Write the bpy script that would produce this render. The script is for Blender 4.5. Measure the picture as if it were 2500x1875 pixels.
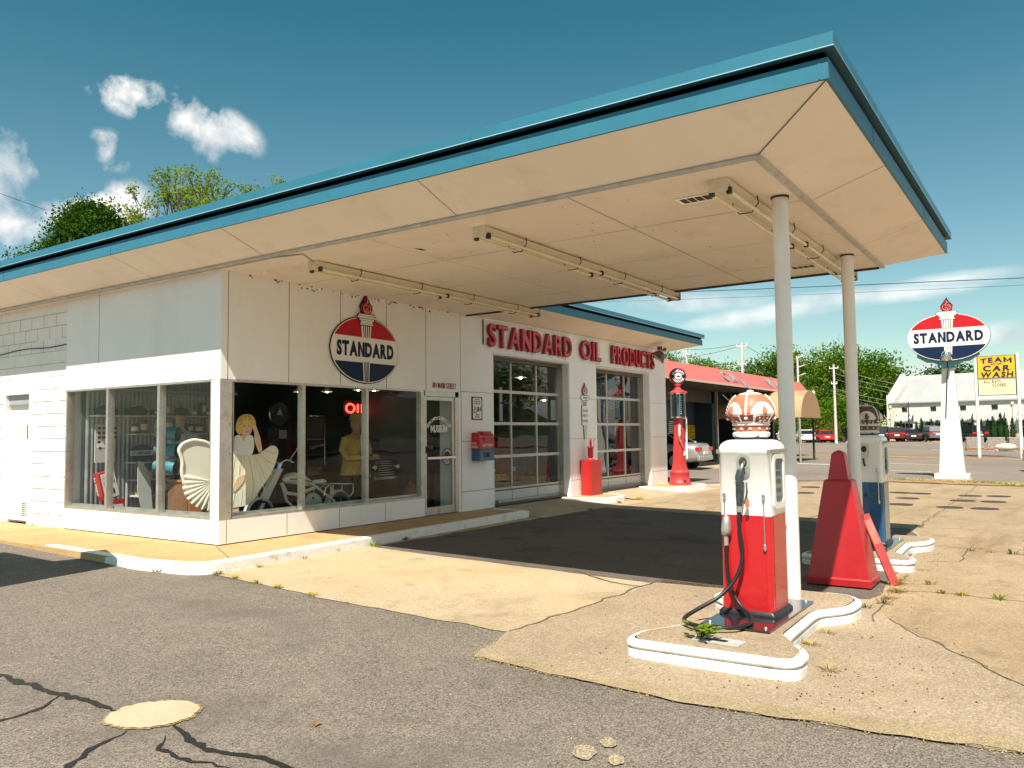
import bpy, bmesh, math, random
import numpy as np
from mathutils import Vector, Matrix, noise
random.seed(7); PI = math.pi; R = math.radians
for o in list(bpy.data.objects): bpy.data.objects.remove(o)
scene = bpy.context.scene; COL = scene.collection

# ------------------------------------------------------------------ camera
cam = bpy.data.cameras.new('camera'); co = bpy.data.objects.new('camera', cam); COL.objects.link(co)
cam.sensor_width = 36; cam.lens = 36*1973.6/2500; cam.clip_start = .05; cam.clip_end = 4000
co.matrix_world = Matrix(((0.564408, -0.043936, -0.824326, -6.65254), (-0.825415, -0.044069, -0.562804, -9.22206), (-0.0116, 0.998062, -0.061138, 1.4256), (0, 0, 0, 1)))
scene.camera = co
scene.render.resolution_x = 1024; scene.render.resolution_y = 768
scene.view_settings.view_transform = 'Standard'; scene.view_settings.look = 'None'
scene.view_settings.gamma = 1; scene.view_settings.exposure = 0.76
scene.cycles.max_bounces = 7; scene.cycles.transparent_max_bounces = 24

# ------------------------------------------------------------------ sun and sky
SD = Vector((.637, .215, -1)).normalized()
sl = bpy.data.lights.new('sun', 'SUN'); sl.energy = 4.9; sl.angle = R(.5); sl.color = (1, .92, .80)
so = bpy.data.objects.new('sun', sl); COL.objects.link(so); so.rotation_euler = SD.to_track_quat('-Z', 'Y').to_euler()
so.location = (-10, -6, 30)
W = bpy.data.worlds.new('World'); scene.world = W; W.use_nodes = True
nt = W.node_tree; nt.nodes.clear(); N = nt.nodes.new; LK = nt.links.new
def vm(op, a, b):
    n = N('ShaderNodeVectorMath'); n.operation = op
    for i, v in enumerate((a, b)):
        if isinstance(v, (tuple, list)): n.inputs[i].default_value = v
        else: LK(v, n.inputs[i])
    return n.outputs['Value'] if op == 'DOT_PRODUCT' else n.outputs[0]
def mt(op, a, b=0.0, clamp=False):
    n = N('ShaderNodeMath'); n.operation = op; n.use_clamp = clamp
    for i, v in enumerate((a, b)):
        if isinstance(v, (int, float)): n.inputs[i].default_value = v
        else: LK(v, n.inputs[i])
    return n.outputs[0]
sky = N('ShaderNodeTexSky'); sky.sky_type = 'NISHITA'; sky.sun_disc = False
sky.sun_elevation = R(56); sky.sun_rotation = math.atan2(-.637, -.215); sky.altitude = 0; sky.air_density = 1.1; sky.dust_density = .6; sky.ozone_density = 1.5
tc = N('ShaderNodeTexCoord'); DIR = tc.outputs['Generated']
CL = [
[[0.4704, 0.8034, 0.365], [0.882, -0.4413, -0.1652], 0.0481, 0.0213],
[[0.5178, 0.7829, 0.3449], [0.7856, -0.2756, -0.5539], 0.0481, 0.0228],
[[0.5452, 0.7679, 0.3362], [-0.0647, -0.3613, 0.9302], 0.0263, 0.0431],
[[0.4571, 0.8353, 0.3055], [0.8477, -0.5131, 0.1347], 0.0243, 0.0203],
[[0.3829, 0.8808, 0.2784], [0.8876, -0.4343, 0.1534], 0.0456, 0.0405],
[[0.4464, 0.861, 0.2437], [0.8685, -0.4825, 0.1137], 0.076, 0.0213],
[[0.4919, 0.8361, 0.2429], [0.845, -0.5257, 0.0981], 0.0405, 0.0304],
[[0.3914, 0.8926, 0.2238], [0.8973, -0.4241, 0.1221], 0.0355, 0.0203],
[[0.9823, 0.0957, 0.1608], [0.0942, -0.9954, 0.0173], 0.0659, 0.0081],
[[0.9735, 0.1726, 0.1499], [0.1695, -0.985, 0.0339], 0.1115, 0.0122],
[[0.9378, 0.3206, 0.1333], [0.318, -0.9472, 0.0411], 0.0557, 0.0152],
[[0.9205, 0.3592, 0.1537], [0.3699, -0.9279, -0.0468], 0.0811, 0.0152],
[[0.9909, 0.1196, 0.0622], [0.1225, -0.9914, -0.0453], 0.0213, 0.0182],
[[0.9941, 0.0423, 0.0997], [0.0499, -0.9959, -0.0752], 0.0456, 0.0132],
[[0.9523, 0.2716, 0.1392], [0.2614, -0.9613, 0.0874], 0.0811, 0.0111]]
nz = N('ShaderNodeTexNoise'); nz.inputs['Scale'].default_value = 17; nz.inputs['Detail'].default_value = 9; nz.inputs['Roughness'].default_value = .58; nz.inputs['Distortion'].default_value = .25
LK(DIR, nz.inputs['Vector'])
best = None; thin = None
for i, (c, r, w, h) in enumerate(CL):
    c = Vector(c); r = Vector(r); u = r.cross(c)
    dc = mt('MAXIMUM', vm('DOT_PRODUCT', DIR, tuple(c)), .05)
    ks = .9 if i < 5 else 1; a = mt('DIVIDE', vm('DOT_PRODUCT', DIR, tuple(r/(w*ks))), dc); b = mt('DIVIDE', vm('DOT_PRODUCT', DIR, tuple(u/(h*ks))), dc)
    d = mt('SUBTRACT', 1.15, mt('SQRT', mt('ADD', mt('MULTIPLY', a, a), mt('MULTIPLY', b, b))))
    if i in (8, 9, 10, 11, 13, 14): thin = d if thin is None else mt('MAXIMUM', thin, d)
    else: best = d if best is None else mt('MAXIMUM', best, d)
nf = mt('SUBTRACT', nz.outputs['Fac'], .52)
mask = mt('MULTIPLY', mt('ADD', mt('MULTIPLY', best, .62), mt('MULTIPLY', nf, 3.6)), 1.25, True)
mask = mt('MULTIPLY', mask, mt('MULTIPLY', mt('ADD', best, .35), 2.5, True))
nz3 = N('ShaderNodeTexNoise'); nz3.inputs['Scale'].default_value = 9; nz3.inputs['Detail'].default_value = 6
mp3 = N('ShaderNodeMapping'); mp3.inputs['Scale'].default_value = (1, 1, 7); LK(DIR, mp3.inputs['Vector']); LK(mp3.outputs[0], nz3.inputs['Vector'])
tm = mt('MULTIPLY', mt('MULTIPLY', mt('ADD', thin, mt('MULTIPLY', mt('SUBTRACT', nz3.outputs['Fac'], .5), 1.6)), 1.1, True), .6)
# broken cloud over the southern half of the sky (what the garage windows mirror), thickened to brighten the facade
nz2 = N('ShaderNodeTexNoise'); nz2.inputs['Scale'].default_value = 3.2; nz2.inputs['Detail'].default_value = 8; LK(DIR, nz2.inputs['Vector'])
sp = N('ShaderNodeSeparateXYZ'); LK(DIR, sp.inputs[0])
south = mt('MULTIPLY', mt('SUBTRACT', mt('MULTIPLY', sp.outputs[1], -1.0), .15), 3, True)
m2 = mt('MULTIPLY', mt('MULTIPLY', mt('SUBTRACT', nz2.outputs['Fac'], .43), 5, True), south)
allm = mt('MAXIMUM', mt('MAXIMUM', mask, tm), m2)
tint = N('ShaderNodeMix'); tint.data_type = 'RGBA'; tint.blend_type = 'MULTIPLY'; tint.inputs[0].default_value = 1; tint.inputs[7].default_value = (.53, .88, .86, 1)
LK(sky.outputs[0], tint.inputs[6])
tg = N('ShaderNodeMix'); tg.data_type = 'RGBA'; tg.inputs[6].default_value = (.90, .96, .83, 1); tg.inputs[7].default_value = (.16, .63, .54, 1)
spz = N('ShaderNodeSeparateXYZ'); LK(DIR, spz.inputs[0]); LK(mt('MULTIPLY', mt('SUBTRACT', spz.outputs[2], .03), 2.1, True), tg.inputs[0]); LK(tg.outputs[2], tint.inputs[7])
shade = N('ShaderNodeMix'); shade.data_type = 'RGBA'; shade.inputs[6].default_value = (4.6, 5.0, 5.4, 1); shade.inputs[7].default_value = (9.6, 9.2, 8.6, 1)
nz4 = N('ShaderNodeTexNoise'); nz4.inputs['Scale'].default_value = 16; nz4.inputs['Detail'].default_value = 5
mp4 = N('ShaderNodeMapping'); mp4.inputs['Location'].default_value = (.0, .0, .035); LK(DIR, mp4.inputs['Vector']); LK(mp4.outputs[0], nz4.inputs['Vector'])
LK(mt('MULTIPLY', mt('SUBTRACT', nz4.outputs['Fac'], .36), 3.4, True), shade.inputs[0])
cm = N('ShaderNodeMix'); cm.data_type = 'RGBA'; LK(allm, cm.inputs[0]); LK(tint.outputs[2], cm.inputs[6]); LK(shade.outputs[2], cm.inputs[7])
bg = N('ShaderNodeBackground'); bg.inputs['Strength'].default_value = .085; LK(cm.outputs[2], bg.inputs['Color'])
wo = N('ShaderNodeOutputWorld'); LK(bg.outputs[0], wo.inputs[0])

# ------------------------------------------------------------------ materials
MATS = {}
def _lnk(nt, a, b): nt.links.new(a, b)
def M(name, col, rough=.55, metal=0, var=.08, vs=2.5, bump=0, bs=60, stain=0, stcol=(.08, .06, .04), ss=1.3, spec=.5, coat=0, emit=None, estr=0, streak=0):
    if name in MATS: return MATS[name]
    m = bpy.data.materials.new(name); m.use_nodes = True; t = m.node_tree; b = t.nodes['Principled BSDF']; n = t.nodes.new
    tc = n('ShaderNodeTexCoord'); oc = tc.outputs['Object']
    c = tuple(col)+(1,)
    b.inputs['Base Color'].default_value = c; b.inputs['Roughness'].default_value = rough; b.inputs['Metallic'].default_value = metal
    b.inputs['Specular IOR Level'].default_value = spec; b.inputs['Coat Weight'].default_value = coat; b.inputs['Coat Roughness'].default_value = .06
    cur = None
    if var > 0:
        no = n('ShaderNodeTexNoise'); no.inputs['Scale'].default_value = vs; no.inputs['Detail'].default_value = 7; no.inputs['Roughness'].default_value = .65
        t.links.new(oc, no.inputs['Vector'])
        mr = n('ShaderNodeMapRange'); mr.inputs[1].default_value = .3; mr.inputs[2].default_value = .7; mr.inputs[3].default_value = 1-var; mr.inputs[4].default_value = 1+var*.6
        t.links.new(no.outputs['Fac'], mr.inputs[0])
        mx = n('ShaderNodeMix'); mx.data_type = 'RGBA'; mx.blend_type = 'MULTIPLY'; mx.inputs[0].default_value = 1; mx.inputs[6].default_value = c
        t.links.new(mr.outputs[0], mx.inputs[7]); cur = mx.outputs[2]
        rr = n('ShaderNodeMapRange'); rr.inputs[3].default_value = max(0, rough-.08); rr.inputs[4].default_value = min(1, rough+.1); t.links.new(no.outputs['Fac'], rr.inputs[0]); t.links.new(rr.outputs[0], b.inputs['Roughness'])
    if stain > 0:
        no = n('ShaderNodeTexNoise'); no.inputs['Scale'].default_value = ss; no.inputs['Detail'].default_value = 10; no.inputs['Roughness'].default_value = .72
        if streak:
            mp = n('ShaderNodeMapping'); mp.inputs['Scale'].default_value = (1, 1, 1/streak); t.links.new(oc, mp.inputs['Vector']); t.links.new(mp.outputs[0], no.inputs['Vector'])
        else: t.links.new(oc, no.inputs['Vector'])
        mr = n('ShaderNodeMapRange'); mr.inputs[1].default_value = .52; mr.inputs[2].default_value = .75; mr.inputs[3].default_value = 0; mr.inputs[4].default_value = stain
        t.links.new(no.outputs['Fac'], mr.inputs[0])
        mx = n('ShaderNodeMix'); mx.data_type = 'RGBA'; mx.inputs[6].default_value = c; mx.inputs[7].default_value = tuple(stcol)+(1,)
        if cur: t.links.new(cur, mx.inputs[6])
        t.links.new(mr.outputs[0], mx.inputs[0]); cur = mx.outputs[2]
    if cur: t.links.new(cur, b.inputs['Base Color'])
    if bump > 0:
        no = n('ShaderNodeTexNoise'); no.inputs['Scale'].default_value = bs; no.inputs['Detail'].default_value = 4; t.links.new(oc, no.inputs['Vector'])
        bp = n('ShaderNodeBump'); bp.inputs['Strength'].default_value = bump; bp.inputs['Distance'].default_value = .01
        t.links.new(no.outputs['Fac'], bp.inputs['Height']); t.links.new(bp.outputs[0], b.inputs['Normal'])
    if emit: b.inputs['Emission Color'].default_value = tuple(emit)+(1,); b.inputs['Emission Strength'].default_value = estr
    MATS[name] = m; return m

def ground_mat(name, base, hi, lo, agg, aggscale, aggcon, big=.35, bscale=.35, bump=.5, stains=None, rough=.9, streak=0):
    m = bpy.data.materials.new(name); m.use_nodes = True; t = m.node_tree; b = t.nodes['Principled BSDF']; n = t.nodes.new; L = t.links.new
    b.inputs['Roughness'].default_value = rough; b.inputs['Specular IOR Level'].default_value = .25
    oc = n('ShaderNodeTexCoord').outputs['Object']
    def noi(s, d=6, r=.6, vec=oc):
        q = n('ShaderNodeTexNoise'); q.inputs['Scale'].default_value = s; q.inputs['Detail'].default_value = d; q.inputs['Roughness'].default_value = r; L(vec, q.inputs['Vector']); return q.outputs['Fac']
    def rng(v, a, b2, c=0, d=1):
        q = n('ShaderNodeMapRange'); q.inputs[1].default_value = a; q.inputs[2].default_value = b2; q.inputs[3].default_value = c; q.inputs[4].default_value = d; L(v, q.inputs[0]); return q.outputs[0]
    def mix(f, a, b2, bt='MIX'):
        q = n('ShaderNodeMix'); q.data_type = 'RGBA'; q.blend_type = bt
        for i, v in ((0, f), (6, a), (7, b2)):
            if isinstance(v, tuple): q.inputs[i].default_value = v+(1,)
            elif isinstance(v, (int, float)): q.inputs[i].default_value = v
            else: L(v, q.inputs[i])
        return q.outputs[2]
    c = mix(rng(noi(bscale, 8, .7), .35, .65), lo, hi)
    c = mix(rng(noi(bscale*4.3, 8, .7), .3, .75), c, base)
    vo = n('ShaderNodeTexVoronoi'); vo.inputs['Scale'].default_value = aggscale; L(oc, vo.inputs['Vector'])
    vr = n('ShaderNodeSeparateColor'); L(vo.outputs['Color'], vr.inputs[0])
    g = mix(rng(vr.outputs[0], 0, 1, 1-aggcon, 1+aggcon), (0, 0, 0), (0, 0, 0))
    q = n('ShaderNodeMix'); q.data_type = 'RGBA'; q.blend_type = 'MULTIPLY'; q.inputs[0].default_value = 1; L(c, q.inputs[6]); L(rng(vr.outputs[0], 0, 1, 1-aggcon, 1+aggcon), q.inputs[7]); c = q.outputs[2]
    c = mix(rng(noi(aggscale*.45, 3, .7), .62, .72, 0, .75), c, agg)
    if stains:
        vv = oc
        if streak: mp_ = n('ShaderNodeMapping'); mp_.inputs['Scale'].default_value = (1/2.2, streak/2.2, 1); mp_.inputs['Rotation'].default_value = (0, 0, .25); L(oc, mp_.inputs['Vector']); vv = mp_.outputs[0]
        for sc, a, b2, amt, col in stains:
            c = mix(rng(noi(sc, 9, .68, vv), a, b2, 0, amt), c, col); vv = oc
    L(c, b.inputs['Base Color'])
    bp = n('ShaderNodeBump'); bp.inputs['Strength'].default_value = bump; bp.inputs['Distance'].default_value = .012
    ad = n('ShaderNodeMath'); ad.operation = 'ADD'; L(vo.outputs['Distance'], ad.inputs[0]); L(noi(aggscale*.8, 4), ad.inputs[1])
    L(ad.outputs[0], bp.inputs['Height']); L(bp.outputs[0], b.inputs['Normal'])
    MATS[name] = m; return m

asphalt = ground_mat('asphalt_mat', (.205, .170, .138), (.25, .21, .172), (.13, .108, .09), (.52, .45, .36), 125, .6, bscale=.32, bump=.55, stains=[(.33, .50, .64, .8, (.115, .097, .083)), (6, .60, .72, .5, (.10, .085, .075)), (2.2, .6, .75, .3, (.30, .25, .2))])
road = ground_mat('road_mat', (.21, .175, .145), (.25, .205, .165), (.15, .125, .105), (.35, .3, .25), 30, .2, bscale=.1, bump=.3, stains=[(.25, .55, .7, .4, (.09, .08, .075))])
lotmat = ground_mat('lot_concrete', (.42, .335, .22), (.52, .43, .30), (.31, .235, .145), (.5, .42, .3), 70, .16, bscale=.23, bump=.35, stains=[(.7, .52, .70, .8, (.25, .18, .105)), (3.5, .56, .72, .6, (.20, .145, .09)), (14, .62, .7, .5, (.13, .10, .07)), (.16, .5, .62, .35, (.48, .33, .15))])
aggmat = ground_mat('lot_aggregate', (.32, .245, .165), (.40, .315, .22), (.225, .168, .11), (.66, .57, .43), 85, .26, bscale=.5, bump=.45, stains=[(.9, .57, .74, .5, (.2, .14, .08)), (9, .64, .72, .5, (.12, .09, .06))])
oil_shade_mat = ground_mat('oil_shade_concrete', (.13, .11, .095), (.18, .15, .125), (.07, .062, .056), (.3, .25, .2), 70, .15, bscale=.4, bump=.3, stains=[(.8, .52, .66, .75, (.045, .04, .038)), (5, .58, .7, .5, (.07, .06, .05))])  # dark tone holds both oil stains and the canopy's shade
slabmat = ground_mat('slab_brown', (.33, .24, .145), (.41, .31, .20), (.23, .165, .10), (.46, .38, .28), 66, .2, bscale=.3, bump=.4, stains=[(.5, .52, .7, .7, (.19, .125, .065)), (2.5, .55, .7, .5, (.15, .105, .065)), (.9, .6, .75, .5, (.50, .40, .27))], streak=6)
walkmat = ground_mat('walk_concrete', (.47, .305, .14), (.56, .40, .22), (.40, .235, .09), (.5, .42, .3), 60, .1, bscale=.7, bump=.25, stains=[(1.1, .55, .7, .55, (.30, .17, .06)), (6, .63, .75, .4, (.2, .12, .06))])
dirt = ground_mat('dirt_mat', (.33, .19, .09), (.4, .26, .13), (.2, .12, .06), (.45, .36, .24), 40, .3, bscale=1, bump=.7)
patchmat = ground_mat('patch_mat', (.46, .37, .25), (.52, .43, .30), (.37, .29, .19), (.6, .5, .4), 60, .08, bscale=2, bump=.2)
white = M('white_panel', (.89, .88, .87), .38, var=.04, vs=.8, stain=.22, stcol=(.52, .43, .31), ss=1.1, streak=4)
white2 = M('white_gloss', (.88, .86, .83), .22, var=.02, coat=.6)
whitekerb = M('kerb_paint', (.86, .84, .80), .6, var=.08, vs=5, stain=.95, stcol=(.30, .24, .17), ss=5, bump=.6, bs=22)
blockw = M('block_white', (.86, .84, .81), .6, var=.06, vs=3, stain=.3, stcol=(.5, .43, .34), ss=2, streak=3, bump=.35, bs=25)
soffm = M('soffit_paint', (.88, .79, .69), .6, var=.05, vs=.9, stain=.3, stcol=(.5, .36, .24), ss=1.5)
speck = M('dark_grime', (.05, .04, .03), .8, var=.2)
seamm = M('seam_dark', (.13, .105, .08), .8, var=.3, vs=8); seaml = M('seam_light', (.40, .37, .33), .8, var=.4, vs=6)
bluef = M('fascia_blue', (.042, .185, .27), .42, var=.12, vs=1.1, stain=.25, stcol=(.03, .14, .22), ss=2, metal=0, coat=0, spec=.2, bump=.35, bs=2.2)
alum = M('aluminium', (.62, .59, .54), .38, metal=.75, var=.15, vs=6, stain=.5, stcol=(.22, .19, .15), ss=5)
chrome = M('chrome', (.75, .75, .76), .12, metal=1, var=.05)
dkmetal = M('dark_metal', (.05, .05, .055), .45, metal=.4, var=.2)
black = M('black_rubber', (.012, .012, .014), .42, var=.1)
redp = M('red_paint', (.50, .012, .016), .28, var=.08, vs=3, coat=.4, stain=.35, stcol=(.26, .03, .025), ss=6)
redfade = M('red_faded', (.62, .10, .085), .5, var=.12, vs=4, stain=.3, stcol=(.45, .2, .15), ss=5)
redflat = M('red_letter', (.34, .010, .02), .42, var=.12, vs=5)
reddark = M('red_deep', (.22, .008, .012), .5, var=.1)
bluep = M('blue_paint', (.012, .09, .20), .22, var=.1, vs=3, coat=.5, stain=.3, stcol=(.10, .34, .50), ss=2.5)
navy = M('navy_enamel', (.004, .016, .06), .5, var=.1, spec=.25)
redsign = M('red_enamel', (.50, .010, .016), .5, var=.08, spec=.25)
creams = M('cream_enamel', (.84, .80, .72), .35, var=.03, coat=.3)
concm = M('concrete_plain', (.4, .33, .24), .9, var=.15, bump=.3)
yellow = M('sign_yellow', (.85, .46, .012), .45, var=.05)
ivory = M('sign_ivory', (.85, .72, .42), .5, var=.05)
def glass_mat(name, tint, spec=1.0, rough=.0):
    m = bpy.data.materials.new(name); m.use_nodes = True; t = m.node_tree; t.nodes.clear(); n = t.nodes.new
    tr = n('ShaderNodeBsdfTransparent'); tr.inputs[0].default_value = tuple(tint)+(1,)
    gl = n('ShaderNodeBsdfGlossy'); gl.inputs['Roughness'].default_value = rough
    fr = n('ShaderNodeFresnel'); fr.inputs[0].default_value = 1.52
    mu = n('ShaderNodeMath'); mu.operation = 'MULTIPLY'; mu.inputs[1].default_value = spec; mu.use_clamp = True; ge = n('ShaderNodeNewGeometry'); iv = n('ShaderNodeMath'); iv.operation = 'SUBTRACT'; iv.inputs[0].default_value = 1; t.links.new(ge.outputs['Backfacing'], iv.inputs[1]); mf = n('ShaderNodeMath'); mf.operation = 'MULTIPLY'; t.links.new(fr.outputs[0], mf.inputs[0]); t.links.new(iv.outputs[0], mf.inputs[1]); t.links.new(mf.outputs[0], mu.inputs[0])
    mx = n('ShaderNodeMixShader'); t.links.new(mu.outputs[0], mx.inputs[0]); t.links.new(tr.outputs[0], mx.inputs[1]); t.links.new(gl.outputs[0], mx.inputs[2])
    # slightly wavy old plate glass
    oc = n('ShaderNodeTexCoord').outputs['Object']; no = n('ShaderNodeTexNoise'); no.inputs['Scale'].default_value = 1.3; no.inputs['Detail'].default_value = 1; t.links.new(oc, no.inputs['Vector'])
    bp = n('ShaderNodeBump'); bp.inputs['Strength'].default_value = .12; bp.inputs['Distance'].default_value = .03; t.links.new(no.outputs['Fac'], bp.inputs['Height']); t.links.new(bp.outputs[0], gl.inputs['Normal'])
    o = n('ShaderNodeOutputMaterial'); t.links.new(mx.outputs[0], o.inputs[0]); MATS[name] = m; return m
glass = glass_mat('shop_glass', (.95, .97, .97), .75)
gglass = glass_mat('garage_glass', (.84, .87, .88), 1.55)
cylglass = glass_mat('clear_glass', (.86, .93, .96), 1.0)
def leaf_mat(name, c1, c2, tr=.35):
    m = bpy.data.materials.new(name); m.use_nodes = True; t = m.node_tree; t.nodes.clear(); n = t.nodes.new; L = t.links.new
    oc = n('ShaderNodeTexCoord').outputs['Object']; no = n('ShaderNodeTexNoise'); no.inputs['Scale'].default_value = .9; no.inputs['Detail'].default_value = 6; L(oc, no.inputs['Vector'])
    cr = n('ShaderNodeMapRange'); cr.inputs[1].default_value = .35; cr.inputs[2].default_value = .65; L(no.outputs['Fac'], cr.inputs[0])
    mx = n('ShaderNodeMix'); mx.data_type = 'RGBA'; mx.inputs[6].default_value = tuple(c1)+(1,); mx.inputs[7].default_value = tuple(c2)+(1,); L(cr.outputs[0], mx.inputs[0])
    d = n('ShaderNodeBsdfDiffuse'); L(mx.outputs[2], d.inputs[0]); tl = n('ShaderNodeBsdfTranslucent'); L(mx.outputs[2], tl.inputs[0])
    ms = n('ShaderNodeMixShader'); ms.inputs[0].default_value = tr; L(d.outputs[0], ms.inputs[1]); L(tl.outputs[0], ms.inputs[2])
    o = n('ShaderNodeOutputMaterial'); L(ms.outputs[0], o.inputs[0]); MATS[name] = m; return m
leafA = leaf_mat('leaf_green', (.045, .12, .010), (.10, .21, .016))
leafB = leaf_mat('leaf_dark', (.025, .07, .012), (.06, .13, .018))
leafC = leaf_mat('leaf_lime', (.13, .22, .02), (.24, .32, .03))
leafY = leaf_mat('leaf_yellow', (.30, .27, .03), (.38, .30, .03))
leafO = leaf_mat('leaf_olive', (.12, .12, .03), (.2, .17, .05))
drygrass = leaf_mat('dry_grass', (.40, .29, .13), (.52, .41, .20), .25)
conif = leaf_mat('conifer_green', (.02, .055, .02), (.05, .10, .03), .15)
bark = M('bark', (.12, .09, .065), .9, var=.3, vs=8, bump=.6, bs=20)

# ------------------------------------------------------------------ mesh helpers
def smooth(pts, k=5):
    P = [Vector(p) for p in pts]; out = []
    for i in range(len(P)-1):
        p0, p1, p2, p3 = P[max(i-1, 0)], P[i], P[i+1], P[min(i+2, len(P)-1)]
        for j in range(k):
            t = j/k; out.append(tuple(.5*((2*p1)+(p2-p0)*t+(2*p0-5*p1+4*p2-p3)*t*t+(3*p1-p0-3*p2+p3)*t**3)))
    return out+[tuple(P[-1])]
class MB:
    def __init__(s): s.v = []; s.f = []; s.m = []; s.s = []; s.mats = []
    def mi(s, m):
        if m not in s.mats: s.mats.append(m)
        return s.mats.index(m)
    def add(s, vs, fs, m, smooth=False, X=None):
        o = len(s.v); k = s.mi(m)
        s.v += [tuple(X @ Vector(v)) if X else tuple(v) for v in vs]
        for f in fs: s.f.append([i+o for i in f]); s.m.append(k); s.s.append(smooth)
        return s
    def box(s, x0, x1, y0, y1, z0, z1, m, X=None):
        v = [(x, y, z) for z in (z0, z1) for y in (y0, y1) for x in (x0, x1)]
        return s.add(v, [(0, 2, 3, 1), (4, 5, 7, 6), (0, 1, 5, 4), (2, 6, 7, 3), (0, 4, 6, 2), (1, 3, 7, 5)], m, X=X)
    def rbox(s, x0, x1, y0, y1, z0, z1, r, m, X=None, seg=4):
        """box with its vertical edges and top edges rounded"""
        def ring(ins, z):
            out = []
            rr = max(r-ins, .0005)
            for cx, cy, a0 in ((x1-r, y1-r, 0), (x0+r, y1-r, 90), (x0+r, y0+r, 180), (x1-r, y0+r, 270)):
                for k in range(seg+1):
                    a = R(a0+90*k/seg); out.append((cx+rr*math.cos(a), cy+rr*math.sin(a), z))
            return out
        rings = [ring(0, z0), ring(0, z1-r)]+[ring(r*(1-math.cos(R(90*k/seg))), z1-r+r*math.sin(R(90*k/seg))) for k in range(1, seg+1)]
        return s.loft(rings, m, True, True, X)
    def loft(s, rings, m, smooth=True, caps=True, X=None, closed=True):
        n = len(rings[0]); vs = [p for r in rings for p in r]; fs = []
        for i in range(len(rings)-1):
            for j in range(n if closed else n-1):
                k = (j+1) % n; fs.append((i*n+j, i*n+k, (i+1)*n+k, (i+1)*n+j))
        s.add(vs, fs, m, smooth, X)
        if caps:
            s.add(rings[0], [list(range(n))[::-1]], m, False, X); s.add(rings[-1], [list(range(n))], m, False, X)
        return s
    def tube(s, pts, r, m, n=8, caps=True, smooth=True, X=None):
        pts = [Vector(p) for p in pts]; rings = []; prev = None
        for i, p in enumerate(pts):
            d = (pts[min(i+1, len(pts)-1)]-pts[max(i-1, 0)]).normalized()
            if prev is None: a = Vector((0, 0, 1)) if abs(d.z) < .9 else Vector((1, 0, 0)); u = d.cross(a).normalized()
            else: u = (prev-d*prev.dot(d)).normalized()
            prev = u; w = d.cross(u); rr = r[i] if isinstance(r, (list, tuple)) else r
            rings.append([tuple(p+(u*math.cos(2*PI*k/n)+w*math.sin(2*PI*k/n))*rr) for k in range(n)])
        return s.loft(rings, m, smooth, caps, X)
    def lathe(s, prof, m, c=(0, 0, 0), n=24, X=None, smooth=True, caps=True):
        return s.loft([[(c[0]+r*math.cos(2*PI*k/n), c[1]+r*math.sin(2*PI*k/n), c[2]+z) for k in range(n)] for r, z in prof], m, smooth, caps, X)
    def prism(s, poly, o, u, w, d, m, X=None):
        """2-D outline (counter-clockwise) on plane o+u*a+w*b, thickened by vector d away from the plane"""
        o, u, w, d = Vector(o), Vector(u), Vector(w), Vector(d); n = len(poly)
        a = [o+u*p[0]+w*p[1] for p in poly]; b = [q+d for q in a]
        fs = [tuple(range(n))[::-1], tuple(range(n, 2*n))]+[(i, (i+1) % n, (i+1) % n+n, i+n) for i in range(n)]
        return s.add([tuple(q) for q in a+b], fs, m, False, X)
    def sph(s, c, r, m, n=12, sc=(1, 1, 1), X=None):
        prof = [(max(r*math.sin(PI*k/(n//2+2)), 1e-4), -r*math.cos(PI*k/(n//2+2))) for k in range(n//2+3)]
        return s.loft([[(c[0]+a*math.cos(2*PI*k/n)*sc[0], c[1]+a*math.sin(2*PI*k/n)*sc[1], c[2]+z*sc[2]) for k in range(n)] for a, z in prof], m, True, False, X)
    def strip(s, pts, w, z, m):
        """flat ground strip following a 2-D polyline; z is a function or a number"""
        pts = [Vector(p) for p in pts]; L = []
        for i, p in enumerate(pts):
            d = (pts[min(i+1, len(pts)-1)]-pts[max(i-1, 0)]).normalized(); nn = Vector((-d.y, d.x)); ww = (w[i] if isinstance(w, list) else w)/2
            L.append((p+nn*ww, p-nn*ww))
        zz = z if callable(z) else (lambda x, y: z)
        vs = [(q.x, q.y, zz(q.x, q.y)) for a in L for q in (a[1], a[0])]
        return s.add(vs, [(2*i, 2*i+2, 2*i+3, 2*i+1) for i in range(len(L)-1)], m)
    def build(s, name, parent=None, bevel=0, **kw):
        me = bpy.data.meshes.new(name); me.from_pydata(s.v, [], s.f)
        for m in s.mats: me.materials.append(m)
        me.polygons.foreach_set('material_index', s.m); me.polygons.foreach_set('use_smooth', s.s); me.update()
        o = bpy.data.objects.new(name, me); COL.objects.link(o)
        if parent: o.parent = parent
        if bevel:
            b = o.modifiers.new('bevel', 'BEVEL'); b.width = bevel; b.segments = 2; b.limit_method = 'ANGLE'; b.angle_limit = R(40); b.harden_normals = False
        return tag(o, **kw)
def tag(o, label=None, cat=None, group=None, kind=None):
    if label: o['label'] = label
    if cat: o['category'] = cat
    if group: o['group'] = group
    if kind: o['kind'] = kind
    return o
def T(name, label, cat, loc=(0, 0, 0), rz=0, group=None):
    o = bpy.data.objects.new(name, None); o.empty_display_size = .2; COL.objects.link(o); o.location = loc; o.rotation_euler = (0, 0, rz)
    return tag(o, label, cat, group)
def kids(o): return [c for c in bpy.data.objects if c.parent == o]
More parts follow.
